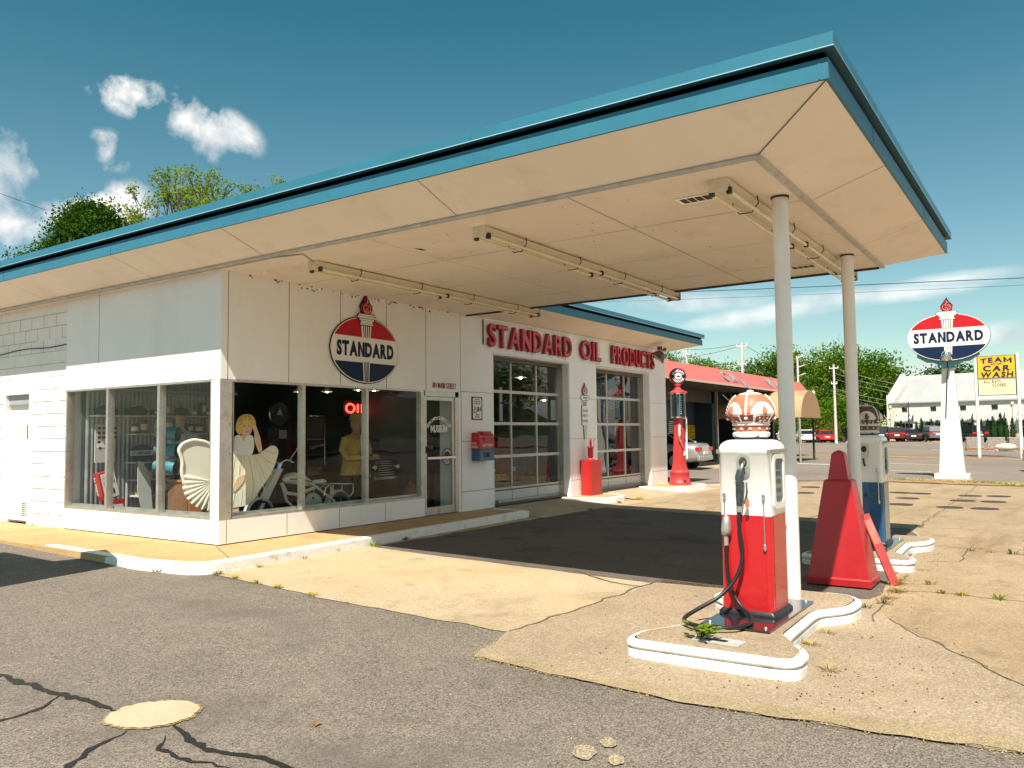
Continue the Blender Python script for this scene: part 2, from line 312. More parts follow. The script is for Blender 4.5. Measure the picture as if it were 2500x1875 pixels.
def dup(root, loc, rz=None, label=None, scale=None, group=None):
    r = root.copy(); COL.objects.link(r); r.location = loc
    if rz is not None: r.rotation_euler = (0, 0, rz)
    if label: r['label'] = label
    if group: r['group'] = group
    if scale: r.scale = (scale,)*3 if isinstance(scale, (int, float)) else scale
    for ch in kids(root):
        c = ch.copy(); COL.objects.link(c); c.parent = r
        for g in kids(ch):
            d = g.copy(); COL.objects.link(d); d.parent = c
    return r
_G = {}
def glyph(ch, depth, bold):
    k = (ch, round(depth, 4), round(bold, 4))
    if k not in _G and ch in 'MN':
        t = .058+bold; H = .682+bold; b0 = -bold; o1 = .075-bold; W_ = .86 if ch == 'M' else .74; o2 = W_-.075+bold+.0
        if ch == 'M':
            P_ = [(o1, b0), (o1+2*t, b0), (o1+2*t, H-.30), (W_/2, .12-bold), (o2-2*t, H-.30), (o2-2*t, b0), (o2, b0), (o2, H), (o2-1.7*t, H), (W_/2, .34-bold), (o1+1.7*t, H), (o1, H)]
            quads = [(0, 1, 10, 11), (1, 2, 10), (2, 3, 9, 10), (3, 4, 8, 9), (4, 5, 8), (5, 6, 7, 8)]
        else:
            P_ = [(o1, b0), (o1+2*t, b0), (o1+2*t, H-.30), (o2-1.9*t, b0), (o2, b0), (o2, H), (o2-2*t, H), (o2-2*t, .30+b0), (o1+1.9*t, H), (o1, H)]
            quads = [(0, 1, 8, 9), (1, 2, 8), (2, 3, 7, 8), (3, 4, 6, 7), (4, 5, 6)]
        n_ = len(P_); vs = [(x, y, -.5) for x, y in P_]+[(x, y, .5) for x, y in P_]
        fs = [tuple(i+n_ for i in q) for q in quads]+[tuple(q[::-1]) for q in quads]+[(i, (i+1) % n_, (i+1) % n_+n_, i+n_) for i in range(n_)]
        _G[k] = (vs, fs, o1, o2)
    if k not in _G:
        c = bpy.data.curves.new('t', 'FONT'); c.body = ch; c.size = 1; c.extrude = .5; c.offset = bold; c.resolution_u = 3
        o = bpy.data.objects.new('t', c); COL.objects.link(o); me = bpy.data.meshes.new_from_object(o)
        vs = [tuple(v.co) for v in me.vertices]; fs = [tuple(p.vertices) for p in me.polygons]
        bpy.data.objects.remove(o); bpy.data.curves.remove(c); bpy.data.meshes.remove(me)
        xs = [v[0] for v in vs] or [0, .3]; _G[k] = (vs, fs, min(xs), max(xs))
    return _G[k]
def glyphs(text, height, width=None, bold=.02, gap=.10, space=.34):
    """list of (char, x0, xscale, size) laid out along a line starting at 0"""
    size = height/(.682+2*bold); x = 0; out = []
    for ch in text:
        if ch == ' ': x += space*size; continue
        vs, fs, a, b = glyph(ch, 0, bold); out.append([ch, x, a, b]); x += (b-a+gap)*size
    tot = x-gap*size; k = (width/tot) if width else 1
    return [(ch, x0*k, k, size, a, b) for ch, x0, a, b in out], tot*k
def text(mb, s, o, u, w, height, m, depth=.004, width=None, bold=.02, gap=.1, center=False):
    """write s on the plane at o, u = reading direction, w = up, standing depth proud of it"""
    o, u, w = Vector(o), Vector(u).normalized(), Vector(w).normalized(); nn = u.cross(w)
    L, tot = glyphs(s, height, width, bold, gap)
    if center: o = o-u*tot/2
    for ch, x0, k, size, a, b in L:
        vs, fs, _, _ = glyph(ch, 0, bold)
        mb.add([tuple(o+u*(x0+(v[0]-a)*size*k)+w*((v[1]+bold)*size)+nn*((v[2]+.5)*depth)) for v in vs], fs, m)
    return mb
def arctext(mb, s, c, u, w, rad, a0, a1, height, m, depth=.004, bold=.02, inward=False):
    """letters round a circle about c from angle a0 to a1 (degrees, anticlockwise from u); inward = feet towards the outside"""
    c, u, w = Vector(c), Vector(u).normalized(), Vector(w).normalized(); nn = u.cross(w); size = height/.73
    chs = [(ch,)+(glyph(ch, 0, bold)[2:] if ch != ' ' else (0, .3)) for ch in s]
    tot = sum(b-a+.12 for _, a, b in chs); pos = 0
    for ch, a, b in chs:
        t = (pos+(b-a)/2)/tot; pos += b-a+.12; ang = R(a0+(a1-a0)*t)
        if ch == ' ': continue
        rd = u*math.cos(ang)+w*math.sin(ang); tg = (u*math.sin(ang)-w*math.cos(ang)) if not inward else (-u*math.sin(ang)+w*math.cos(ang)); upv = rd if not inward else -rd
        vs, fs, _, _ = glyph(ch, 0, bold); base = c+rd*rad
        mb.add([tuple(base+tg*((v[0]-(a+b)/2)*size)+upv*((v[1]-.36)*size)+nn*((v[2]+.5)*depth)) for v in vs], fs, m)
    return mb
def circ(r, n=48, sx=1, sy=1, cx=0, cy=0, a0=0, a1=360):
    full = abs(a1-a0) >= 360
    return [(cx+r*sx*math.cos(R(a0+(a1-a0)*k/(n if full else n-1))), cy+r*sy*math.sin(R(a0+(a1-a0)*k/(n if full else n-1)))) for k in range(n)]
def fillet(pts, rad, n=6, closed=True):
    out = []; P = [Vector(p) for p in pts]; L = len(P)
    for i, p in enumerate(P):
        r = rad[i] if isinstance(rad, (list, tuple)) else rad
        if (not closed and i in (0, L-1)) or r <= 0: out.append(tuple(p)); continue
        a = (P[i-1]-p); b = (P[(i+1) % L]-p); an = a.normalized(); bn = b.normalized(); r = min(r, a.length*.49, b.length*.49)
        for k in range(n+1):
            t = k/n; q = p+an*r*(1-t)**2+bn*r*t**2; out.append(tuple(q))
    return out
def sweep(mb, path, prof, m, closed=False, zf=None):
    """sweep a profile of (outward offset, z) along a 2-D path; outward is to the right of travel"""
    P = [Vector(p) for p in path]; n = len(P); rings = []
    for i, p in enumerate(P):
        if closed: d1 = (p-P[i-1]).normalized(); d2 = (P[(i+1) % n]-p).normalized()
        else: d1 = (p-P[max(i-1, 0)]); d2 = (P[min(i+1, n-1)]-p); d1 = (d1 if d1.length else d2).normalized(); d2 = (d2 if d2.length else d1).normalized()
        t = (d1+d2).normalized(); nn = Vector((t.y, -t.x)); k = 1/max(.5, t.dot(d2))
        rings.append([(p.x+nn.x*o*k, p.y+nn.y*o*k, z+(zf(p.x, p.y) if zf else 0)) for o, z in prof])
    if closed: rings.append(rings[0])
    vs = [q for r in rings for q in r]; L = len(prof)
    fs = [(i*L+j, i*L+j+1, (i+1)*L+j+1, (i+1)*L+j) for i in range(len(rings)-1) for j in range(L-1)]
    mb.add(vs, [f[::-1] for f in fs], m, False)
    if not closed:
        mb.add(rings[0], [list(range(L))], m); mb.add(rings[-1], [list(range(L))[::-1]], m)
    return mb
def g(x, y): return float(np.interp(y, [-7, 0, 4.5], [-.237, -.095, -.01]))
def sheet(name, poly, off, m, zf=g, **kw):
    bm = bmesh.new(); vs = [bm.verts.new((p[0], p[1], 0)) for p in poly]; bm.faces.new(vs)
    for y in (-7, 0, 4.5): bmesh.ops.bisect_plane(bm, geom=bm.verts[:]+bm.edges[:]+bm.faces[:], plane_co=(0, y, 0), plane_no=(0, 1, 0))
    bmesh.ops.triangulate(bm, faces=bm.faces[:])
    for v in bm.verts: v.co.z = zf(v.co.x, v.co.y)+off
    bm.normal_update()
    for f in bm.faces:
        if f.normal.z < 0: f.normal_flip()
    me = bpy.data.meshes.new(name); bm.to_mesh(me); bm.free(); me.materials.append(m)
    o = bpy.data.objects.new(name, me); COL.objects.link(o); return tag(o, **kw)
def jag(pts, step=.15, amp=.03, seed=0):
    out = []; P = [Vector(p) for p in pts]
    for a, b in zip(P, P[1:]):
        k = max(1, int((b-a).length/step)); d = (b-a).normalized(); nn = Vector((-d.y, d.x))
        for i in range(k):
            q = a+(b-a)*i/k; out.append(tuple(q+nn*amp*2*noise.noise((q.x*3+seed, q.y*3, 0))+nn*amp*noise.noise((q.x*11, q.y*11+seed, 3))))
    out.append(tuple(P[-1])); return out
# ================================================================== GROUND
def fol(x, y): return g(x, y)
sheet('ground', [(-900, -900), (1400, -900), (1400, 900), (-900, 900)], -.006, asphalt, kind='structure')
edge = jag([(-.91, -1.0), (-.95, -1.6), (-1.10, -3.24), (-1.09, -5.36), (-1.82, -5.56), (-1.84, -6.41), (-1.86, -7.5), (-1.68, -8.97), (-1.5, -11), (-1.6, -22)], .16, .028)
sheet('concrete_lot', edge+[(20.6, -22), (20.4, -4.3), (17.6, -1.2), (15.2, -.2), (14.6, -.05), (-.5, -.05)], .0, lotmat, kind='structure')
# coarse exposed-aggregate slabs round the pump islands
e2 = jag([(-1.08, -5.38), (-1.81, -5.57), (-1.83, -6.41), (-1.85, -7.5), (-1.67, -8.97), (-1.49, -11), (-1.59, -21.9)], .16, .028)
sheet('aggregate_slab', e2+[(-.2, -21.9), (-.35, -8.85), (1.15, -7.86), (1.75, -7.66), (1.75, -5.5), (.5, -5.46)], .004, aggmat, kind='structure')
sheet('old_slab', [(1.75, -7.66), (6.6, -7.45), (8.4, -7.06), (20.5, -7.0), (20.5, -22), (-.2, -22), (-.35, -8.86), (1.15, -7.87)], .003, slabmat, kind='structure')
sheet('far_slab', [(8.3, -7.06), (20.4, -7.0), (20.3, -4.3), (17.5, -1.4), (8.6, -1.4), (8.2, -4)], .0035, slabmat, kind='structure')
straw = ground_mat('straw_sand', (.34, .26, .16), (.42, .33, .20), (.25, .185, .11), (.66, .52, .3), 120, .3, bscale=3, bump=.6)
sl1 = jag([(-1.80, -5.62), (-1.86, -6.41), (-1.88, -7.5), (-1.70, -8.97), (-1.52, -11), (-1.60, -21.9)], .07, .022, 2); sl2 = jag([(-1.40, -21.9), (-1.32, -11), (-1.48, -8.97), (-1.66, -7.5), (-1.70, -6.41), (-1.70, -5.62)], .07, .035, 7)
sheet('straw_strip', sl1+sl2, .008, straw, kind='structure')
# driving lane: oil stains, with the canopy's shadow painted into its colour and outline
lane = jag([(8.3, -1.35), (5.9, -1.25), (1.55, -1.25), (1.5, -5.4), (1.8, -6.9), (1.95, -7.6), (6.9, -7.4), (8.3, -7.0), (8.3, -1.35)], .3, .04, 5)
sheet('oil_shade_lane', lane[:-1], .004, oil_shade_mat, kind='structure')
sheet('road', [(22.3, -60), (41.8, -60), (41.8, 1.2), (43.5, 60), (15.5, 60), (15.2, .3), (17.7, -1.0), (22.3, -4.6)], .0, road, kind='structure')
sheet('far_road', [(44.5, -70), (91, -70), (93, 80), (46, 80)], .0, road, kind='structure')
sheet('kerb_strip', jag([(91, -70), (91, 80)], 5, .3)+[(95.5, 80), (95.5, -70)], .004, dirt, kind='structure')
sheet('median_strip', jag([(41.9, -60), (41.7, 1), (43.3, 60)], 1, .2)+[(46, 60), (44.6, 1), (44.6, -60)], .008, dirt, kind='structure')
sheet('verge_strip', jag([(20.5, -21.8), (20.4, -4.35), (19.6, -3.3)], .5, .1)+[(22.0, -4.4), (22.4, -21.8)], .02, dirt, kind='structure')
sheet('parking_lot', [(95.5, -70), (170, -70), (170, 90), (95.5, 90)], .002, road, kind='structure')
sheet('car_wash_pad', [(24, 2.2), (36.5, 2.2), (36.5, 9), (24, 9)], .008, lotmat, kind='structure')
mk = MB()
for x0, x1, y0, y1 in ((30.6, 31.1, -2.0, 1.4), (33.8, 34.0, -4.5, -1.3), (39.0, 39.15, -2.5, 1.5), (27.2, 27.4, -5.0, -3.6), (60, 60.5, -5, -1), (72, 72.4, 1, 6), (66, 66.3, -12, -7)):
    mk.strip([((x0+x1)/2, y0), ((x0+x1)/2, y1)], x1-x0, lambda x, y: g(x, y)+.006, M('road_line', (.62, .58, .5), .7, var=.3, vs=6))
mk.build('road_marking', kind='structure')
# slab joints and cracks
jt = MB(); gz = lambda x, y: g(x, y)+.0085
def crack(pts, w, seed=0, amp=.03): jt.strip(jag(pts, .12, amp, seed), w, gz, seamm)
crack([(-1.08, -5.38), (1.2, -5.46), (2.2, -5.42), (6.6, -5.3), (12, -5.2)], .018, 1)
crack([(1.2, -5.46), (1.45, -4.7), (2.2, -3.6), (2.9, -2.6), (3.2, -1.1)], .022, 2, .06)
crack([(.95, -7.75), (2.6, -7.68), (3.55, -7.68)], .014, 3); crack([(4.7, -7.73), (4.84, -8.08), (6.18, -8.05), (6.25, -7.75)], .016, 4)
crack([(2.5, -7.7), (2.62, -8.1), (2.54, -8.73), (2.6, -12)], .014, 5); crack([(5.86, -8.7), (8.6, -8.65)], .01, 6); crack([(8.5, -7.1), (8.76, -8.6), (8.8, -14)], .014, 7)
crack([(1.14, -7.86), (.4, -8.35), (-.11, -8.73), (-.5, -8.95), (-1.3, -9.5)], .011, 8); crack([(6.3, -8.05), (5.9, -8.7), (5.9, -12)], .012, 9)
crack([(8.6, -7.1), (20.3, -7.05)], .012, 10); crack([(6.2, -1.1), (6.5, -4.1), (6.6, -5.3)], .012, 11); crack([(12.4, -1.1), (12.5, -9), (12.5, -15)], .012, 12); crack([(16.6, -1.3), (16.4, -12)], .012, 13)
crack([(9.6, -3.3), (20, -3.2)], .012, 14); crack([(6.6, -3.2), (14, -3.1)], .01, 15)
jt.build('expansion_joints', kind='structure')
# tar-filled cracks in the asphalt
tj = MB(); tar = M('tar', (.014, .013, .013), .5, var=.2, bump=.4)
def tarc(pts, w, seed):
    P_ = jag(pts, .045, .03, seed); n_ = len(P_); tj.strip(P_, [w*(.55+1.1*abs(noise.noise((p[0]*17, p[1]*17, seed)))+.25*(i % 2))*min(1, .15+min(i, n_-1-i)*.18) for i, p in enumerate(P_)], lambda x, y: g(x, y)-.002, tar)
tarc([(-4.9, -1.6), (-4.3, -2.8), (-4.02, -3.25), (-3.97, -4.0), (-3.93, -4.52)], .055, 1); tarc([(-3.93, -4.5), (-4.0, -4.66)], .06, 9)
tarc([(-3.99, -3.95), (-4.15, -4.08), (-4.5, -4.12), (-4.9, -3.9)], .035, 2)
tarc([(-3.88, -4.9), (-3.93, -5.1), (-3.97, -5.4), (-3.90, -5.75), (-3.95, -6.4)], .05, 3); tarc([(-3.98, -5.1), (-4.12, -5.22), (-4.1, -5.5), (-4.05, -5.75)], .03, 4)
tarc([(-4.07, -4.86), (-4.28, -4.9), (-4.5, -5.03), (-4.7, -5.3)], .035, 5)
tj.build('tar_seams', kind='structure')
def ragged(cx, cy, rx, ry, rot, seed, k, n=90, rough=.07):
    rn = random.Random(seed); out = []
    for q in range(n):
        th = 2*PI*q/n; r = k*(1+rough*1.6*noise.noise((math.cos(th)*1.7+seed, math.sin(th)*1.7, 0))+rough*noise.noise((math.cos(th)*6, math.sin(th)*6, seed))+rough*.45*rn.uniform(-1, 1))
        a, b2 = rx*r*math.cos(th), ry*r*math.sin(th); out.append((cx+a*math.cos(rot)-b2*math.sin(rot), cy+a*math.sin(rot)+b2*math.cos(rot)))
    return out
def gap_sheet(*q): return sheet('patch_edge', ragged(*q), .0, dirt, kind='structure')
gap_sheet(-3.85, -4.73, .262, .225, -.75, 3, 1.06)
tag(sheet('concrete_patch', ragged(-3.85, -4.73, .262, .225, -.75, 3, 1.0), .004, patchmat), 'pale irregular concrete patch set in the asphalt among tar seams', 'patch')
sptan = ground_mat('spot_tan', (.36, .29, .19), (.42, .34, .23), (.27, .22, .15), (.5, .42, .3), 100, .5, bscale=4, bump=.6)
for i, (x, y, r, lb) in enumerate(((-2.885, -7.075, .078, 'largest of three small tan spots on the asphalt'), (-2.70, -7.12, .056, 'small tan spot on the asphalt, farthest from the camera of three'), (-2.88, -7.262, .055, 'small tan spot on the asphalt at the bottom edge, nearest the camera of three'))):
    tag(sheet('tan_spot', ragged(x, y, r*1.25, r*.8, .5, i+11, 1.0, 60, .10), .003, sptan), lb, 'spot', 'three tan spots on the asphalt')
# walk and aprons
wk = fillet([(-1.12, 9), (-1.26, -.2), (-1.08, -1.16), (-.5, -1.18), (5.93, -.97), (5.93, .1), (.05, .1), (.05, 9)], [0, .2, .45, .3, .06, 0, 0, 0])
w = MB(); w.prism(wk[::-1] if False else wk, (0, 0, -.3), (1, 0, 0), (0, 1, 0), (0, 0, .3), walkmat)
sw = w.build('sidewalk', kind='structure')
kp = fillet([(-1.15, 2.15), (-1.27, -.2), (-1.09, -1.17), (-.5, -1.19), (5.94, -.98), (5.94, -.2)], [0, .2, .45, .3, .06, 0], closed=False)
kb = MB(); sweep(kb, kp, [(-.13, .004), (-.02, .007), (.006, .0), (.014, -.012), (.018, -.26)], whitekerb); kb.build('kerb', kind='structure')
jw = MB()
for a, b in (((-1.12, 1.35), (0, 1.3)), ((-.62, -1.06), (-.05, -.02)), ((2.1, -.98), (2.1, 0)), ((4.0, -.94), (4.0, 0)), ((-1.1, 4.2), (0, 4.15))): jw.strip(jag([a, b], .2, .01), .012, .003, seamm)
jw.build('walk_joints', kind='structure')
def ramp(x, y): return np.interp(y, [-1.35, -.1], [g(x, -1.35), -.012])
for x0, x1 in ((5.93, 8.86), (10.25, 12.78)):
    me = MB(); me.add([(x0, -1.3, g(0, -1.3)+.006), (x1, -1.3, g(0, -1.3)+.006), (x1, .3, -.01), (x0, .3, -.01)], [(0, 1, 2, 3)], lotmat); me.build('bay_apron', kind='structure')
for pts, rr in (([(8.84, .05), (8.84, -.5), (9.15, -.98), (9.95, -1.0), (10.27, -.6), (10.27, .05)], [0, .4, .5, .5, .4, 0]), ([(12.76, .05), (12.72, -.55), (13.0, -1.08), (14.45, -1.2), (14.75, -.8), (14.75, .05)], [0, .3, .4, .3, .2, 0])):
    p = fillet(pts, rr); a = MB(); a.prism(p, (0, 0, -.3), (1, 0, 0), (0, 1, 0), (0, 0, .3), walkmat)
    a.build('kerb_island', kind='structure')
    a = MB(); sweep(a, fillet(pts, rr, closed=False), [(-.1, .004), (-.02, .006), (.012, -.006), (.016, -.26)], whitekerb); a.build('kerb', kind='structure')

# ================================================================== SERVICE STATION
st = T('service_station', 'white single-storey filling station with blue roof edge, large canopy and two glazed garage bays', 'building')
w = MB()
w.box(0, 5.16, 0, .16, 2.2, 3.7, white)                      # front panels over windows and door
w.box(0, .16, .16, 3.985, 2.2, 3.7, white)                   # left panels over the window
w.box(-.004, 4.13, -.004, .12, .015, .325, white); w.box(-.004, .12, .12, 3.985, .015, .325, white)   # low sill walls
w.box(5.10, 6.21, 0.0, .45, .0, 2.2, white); w.box(5.16, 6.21, 0, .16, 2.2, 3.7, white)
w.box(6.21, 14.5, 0, .16, 3.0, 3.7, white)
w.box(9.15, 10.43, 0, .36, .0, 3.0, white); w.box(13.44, 14.5, 0, .36, -.03, 3.0, white)
for q in ((.36, 4.6, -.03, 3.7), (5.6, 12, -.03, 3.7), (4.6, 5.6, -.03, 1.82), (4.6, 5.6, 2.97, 3.7)): w.box(14.34, 14.5, q[0], q[1], q[2], q[3], white)
s_ = w
for x in (.11, 1.142, 2.148, 3.179, 4.18, 5.16): s_.box(x-.004, x+.004, -.0025, .01, 2.2, 3.66, seamm)
for x in (.11, 1.12, 2.13, 3.14): s_.box(x-.003, x+.003, -.0065, .01, .03, .325, seamm)
s_.box(-.0025, .01, 3.019, 3.025, 2.2, 3.66, seamm); s_.box(-.0065, .01, 2.0, 2.005, .03, .325, seamm)
for z in (.36, 1.29, 2.215): s_.box(5.17, 6.20, -.0025, .01, z-.004, z+.004, seamm)
for z in (.36, 1.29, 2.21): s_.box(9.17, 10.42, -.0022, .01, z-.0025, z+.0025, seamm); s_.box(13.46, 14.49, -.0022, .01, z-.0025, z+.0025, seamm)
for x in (7.6, 9.0, 10.6, 12.0): s_.box(x-.003, x+.003, -.0022, .01, 3.02, 3.66, seamm)
s_.box(5.17, 5.178, -.0025, .01, .0, 2.2, seamm)
wall = w.build('wall', st)
# painted block wall at the left
b_ = MB(); b_.box(.03, .25, 3.985, 5.17, -.02, 3.7, blockw); b_.box(.03, .25, 6.06, 12, -.02, 3.7, blockw); b_.box(.03, .25, 5.17, 6.06, 2.24, 3.7, blockw)
mj = b_
zz = .2; row = 0
while zz < 3.6:
    for y0, y1 in (((3.99, 5.16), (6.07, 11.9)) if zz < 2.24 else ((3.99, 11.9),)):
        n = int((y1-y0)/.2)
        for k in range(n):
            a = y0+(y1-y0)*k/n; b = y0+(y1-y0)*(k+1)/n
            if noise.noise((a*1.3, zz*5, 1)) > -.32: mj.box(.0265, .035, a, b, zz-.004+.002*noise.noise((a*4, zz, 0)), zz+.003, (seaml if zz > 2.2 else seamm))
        if zz > 2.9:
            yy = y0+(.2 if row % 2 else .4)
            while yy < y1: mj.box(.0268, .035, yy-.002, yy+.002, zz-.2, zz, (seaml if zz > 2.2 else seamm)); yy += .41
    zz += .205; row += 1
for y, a in ((4.1, .03), (4.8, .06), (5.6, .02), (6.2, -.02)): pass
mj.tube([(.024, 3.99, 2.95), (.02, 4.6, 2.93), (.02, 5.3, 2.96), (.02, 5.8, 2.95), (.02, 6.6, 2.90)], .009, dkmetal, 6)
bw = b_.build('block_wall', st)
# ---- display windows (front, left) with corner post
def display(name, axis, L, muls, gy):
    f = MB()
    def bx(a0, a1, d0, d1, z0, z1, m=alum):
        if axis == 'x': f.box(a0, a1, d0, d1, z0, z1, m)
        else: f.box(d0, d1, a0, a1, z0, z1, m)
    bx(.19, L, .0, .11, .326, .365); bx(.19, L, -.008, .11, 2.168, 2.2); bx(L-.045, L, .0, .11, .365, 2.168); bx(.19, .215, .0, .11, .365, 2.168)
    for mx in muls: bx(mx-.028, mx+.028, -.005, .10, .365, 2.168)
    bx(.19, L, .112, .16, .30, .40)
    o = f.build(name, st)
    es = [.215]+[v for mx in muls for v in (mx-.028, mx+.028)]+[L-.045]
    for a, b in zip(es[::2], es[1::2]):
        p = MB()
        if axis == 'x': p.box(a, b, gy, gy+.006, .365, 2.168, glass)
        else: p.box(gy, gy+.006, a, b, .365, 2.168, glass)
        p.build('pane', o)
    return o
display('window', 'x', 4.09, [1.425, 2.733], .055); display('window', 'y', 3.97, [1.408, 2.748], .055)
cp = MB(); cp.box(.01, .185, .01, .185, .326, 2.2, M('post_white', (.78, .76, .73), .4, var=.05)); cp.box(.0, .205, .0, .012, .33, 2.19, alum); cp.box(.0, .01, .012, .19, .33, 2.19, white2)
for z in (.42, .8, 1.2, 1.6, 2.0):
    cp.sph((.004, .10, z), .007, dkmetal, 6); cp.sph((.15, -.002, z), .007, dkmetal, 6)
cp.build('corner_post', st)
# ---- museum door
d = MB(); d.box(4.09, 4.155, 0, .11, .015, 2.2, alum); d.box(4.13, 5.10, 0, .11, 2.10, 2.2, alum); d.box(5.0, 5.10, 0.0, .11, .015, 2.2, alum); d.build('door_frame', st)
d = MB()
for a in ((4.16, 4.215, .06, 2.095), (4.93, 4.995, .06, 2.095)): d.box(a[0], a[1], .02, .065, .015, 2.095, alum)
d.box(4.215, 4.93, .02, .065, .015, .15, alum); d.box(4.215, 4.93, .02, .065, 2.03, 2.095, alum)
dr = d.build('door', st)
MB().box(4.215, 4.93, .04, .046, .15, 2.03, glass).build('pane', dr)
MB().box(4.19, 4.97, -.03, .0, .99, 1.03, chrome).box(4.19, 4.21, -.0, .03, .98, 1.04, chrome).box(4.95, 4.97, .0, .03, .98, 1.04, chrome).build('push_bar', dr)
MB().box(4.172, 4.195, .0, .02, 1.1, 1.22, dkmetal).build('handle', dr)
tx = MB(); wl = M('white_lettering', (.85, .87, .84), .5, var=0)
arctext(tx, 'STANDARD OIL PRODUCTS', (4.573, .036, 1.32), (1, 0, 0), (0, 0, 1), .40, 144, 36, .06, wl, .002, .03)
text(tx, 'MUSEUM', (4.573, .036, 1.46), (1, 0, 0), (0, 0, 1), .13, wl, .002, .46, .04, center=True)
tx.prism(circ(.155, 32), (4.80, .0385, 1.02), (1, 0, 0), (0, 0, 1), (0, -.001, 0), M('decal_dark', (.02, .02, .025), .5, var=0))
arctext(tx, 'STANDARD', (4.80, .0355, 1.02), (1, 0, 0), (0, 0, 1), .118, 160, 20, .04, wl, .001, .02)
text(tx, 'OIL', (4.80, .0355, .93), (1, 0, 0), (0, 0, 1), .055, wl, .001, None, .03, center=True)
arctext(tx, 'PRODUCTS', (4.80, .0355, 1.02), (1, 0, 0), (0, 0, 1), .118, 205, 335, .04, wl, .001, .02, inward=True)
tx.build('lettering', dr)
# ---- garage doors
def gdoor(x0, lab=None):
    f = MB(); al = M('bay_frame', (.60, .58, .54), .5, var=.1, vs=4, stain=.4, stcol=(.4, .32, .25), ss=4)
    y = .27
    f.box(x0, x0+2.94, y, y+.05, -.01, .29, al)
    for z in (.965, 1.63, 2.285): f.box(x0, x0+2.94, y-.006, y+.05, z-.03, z+.03, al)
    f.box(x0, x0+2.94, y, y+.05, .27, .33, al); f.box(x0, x0+2.94, y, y+.05, 2.92, 3.0, al)
    for x in (x0, x0+.985, x0+1.965, x0+2.90): f.box(x, x+.035, y-.003, y+.05, .3, 2.95, al)
    for x in (x0+1.0, x0+1.98): f.box(x-.004, x+.004, y-.004, y, .02, .27, seamm)
    f.box(x0, x0+2.94, y-.004, y, .075, .083, seamm)
    o = f.build('garage_door', st)
    p = MB()
    for a in range(3):
        for b in range(4): p.box(x0+.035+a*.98, x0+.98+a*.98, y+.022, y+.028, [.33, .995, 1.66, 2.315][b], [.935, 1.60, 2.255, 2.92][b], gglass)
    p.build('glazing', o)
    j = MB(); j.box(x0-.0, x0+2.94, .0, .265, 2.985, 3.0, white); j.box(x0+2.90, x0+2.94, .16, .27, 0, 2.99, alum); j.box(x0+2.93, x0+2.945, .015, .27, 0, 2.985, white)
    j.box(x0, x0+2.94, -.012, .01, 3.0, 3.03, alum); j.build('door_jamb', st)
    return o
gd1 = gdoor(6.21); gd2 = gdoor(10.47)
# ---- side door of the left wall
f = MB(); f.box(.0, .2, 5.11, 5.18, -.01, 2.26, white); f.box(.0, .2, 6.03, 6.10, -.01, 2.26, white); f.box(.0, .2, 5.18, 6.03, 2.19, 2.26, white)
f.box(.06, .2, 5.18, 6.03, 2.02, 2.19, M('transom_grey', (.35, .37, .4), .5)); f.build('door_frame', st)
sd = MB().box(.12, .16, 5.18, 6.03, .01, 2.02, white).build('side_door', st)
MB().box(.112, .12, 5.20, 5.53, 1.40, 1.70, white2).build('light_frame', sd)
MB().box(.108, .112, 5.24, 5.47, 1.43, 1.67, M('amber_glass', (.25, .16, .05), .15, var=.5, vs=30)).build('door_light', sd)
v = MB(); v.box(.11, .12, 5.20, 5.62, .10, .38, white2)
for k in range(3):
    for q in range(7): v.box(.105, .111, 5.23+k*.125, 5.33+k*.125, .125+q*.033, .14+q*.033, M('vent_slot', (.12, .1, .08), .7))
v.build('vent_grille', sd)
# ---- roof
ZF = 3.89
r = MB(); r.box(-.80, 6.06, -7.93, 12.0, 3.92, 4.10, concm); r.box(6.06, 15.45, -.70, 12, 3.92, 4.10, concm); r.build('roof', st)
fs = MB(); FP = [(-.83, 12), (-.83, -7.96), (6.10, -7.96), (6.10, -.73), (15.5, -.73), (15.5, 12)]
sweep(fs, FP, [(-.03, ZF-.005), (0, ZF-.005), (0, 4.038), (-.03, 4.04)], bluef)
sweep(fs, FP, [(-.03, 4.03), (-.03, 4.11)], speck)
sweep(fs, FP, [(-.03, 4.092), (.05, 4.087), (.054, 4.087)], M('fascia_under', (.02, .10, .15), .6)); sweep(fs, FP, [(.050, 4.0875), (.0545, 4.0875), (.0545, 4.095)], M('fascia_edge', (.30, .50, .58), .4, var=0))
sweep(fs, FP, [(.0545, 4.095), (.05, 4.099), (.05, 4.19), (-.06, 4.195)], bluef)
jm = M('fascia_joint', (.03, .16, .24), .5)
for p0, p1, nrm in (((-.83, 12), (-.83, -7.96), (-1, 0)), ((-.83, -7.96), (6.10, -7.96), (0, -1)), ((6.10, -.73), (15.5, -.73), (0, -1))):
    p0, p1, nrm = Vector(p0), Vector(p1), Vector(nrm); t_ = (p1-p0).normalized(); Lg = (p1-p0).length; k = 1.6
    while k < Lg:
        q = p0+t_*k
        for o1, z0, z1 in ((.0035, ZF, 4.035), (.0535, 4.098, 4.188)):
            aa = [q-t_*.005-nrm*.01, q+t_*.005-nrm*.01, q+t_*.005+nrm*o1, q-t_*.005+nrm*o1]; fs.add([(c.x, c.y, z) for z in (z0, z1) for c in aa], [(0, 1, 5, 4), (1, 2, 6, 5), (2, 3, 7, 6), (3, 0, 4, 7)], jm)
        k += 3.05
fs.build('fascia', st)
sf = MB(); zi, zo = 3.66, ZF
sf.add([(-.17, -7.24, zi), (5.32, -7.24, zi), (5.32, .1, zi), (-.17, .1, zi)], [(0, 3, 2, 1)], soffm); sf.add([(-.17, .1, zi), (.1, .1, zi), (.1, 12, zi), (-.17, 12, zi)], [(0, 3, 2, 1)], soffm)
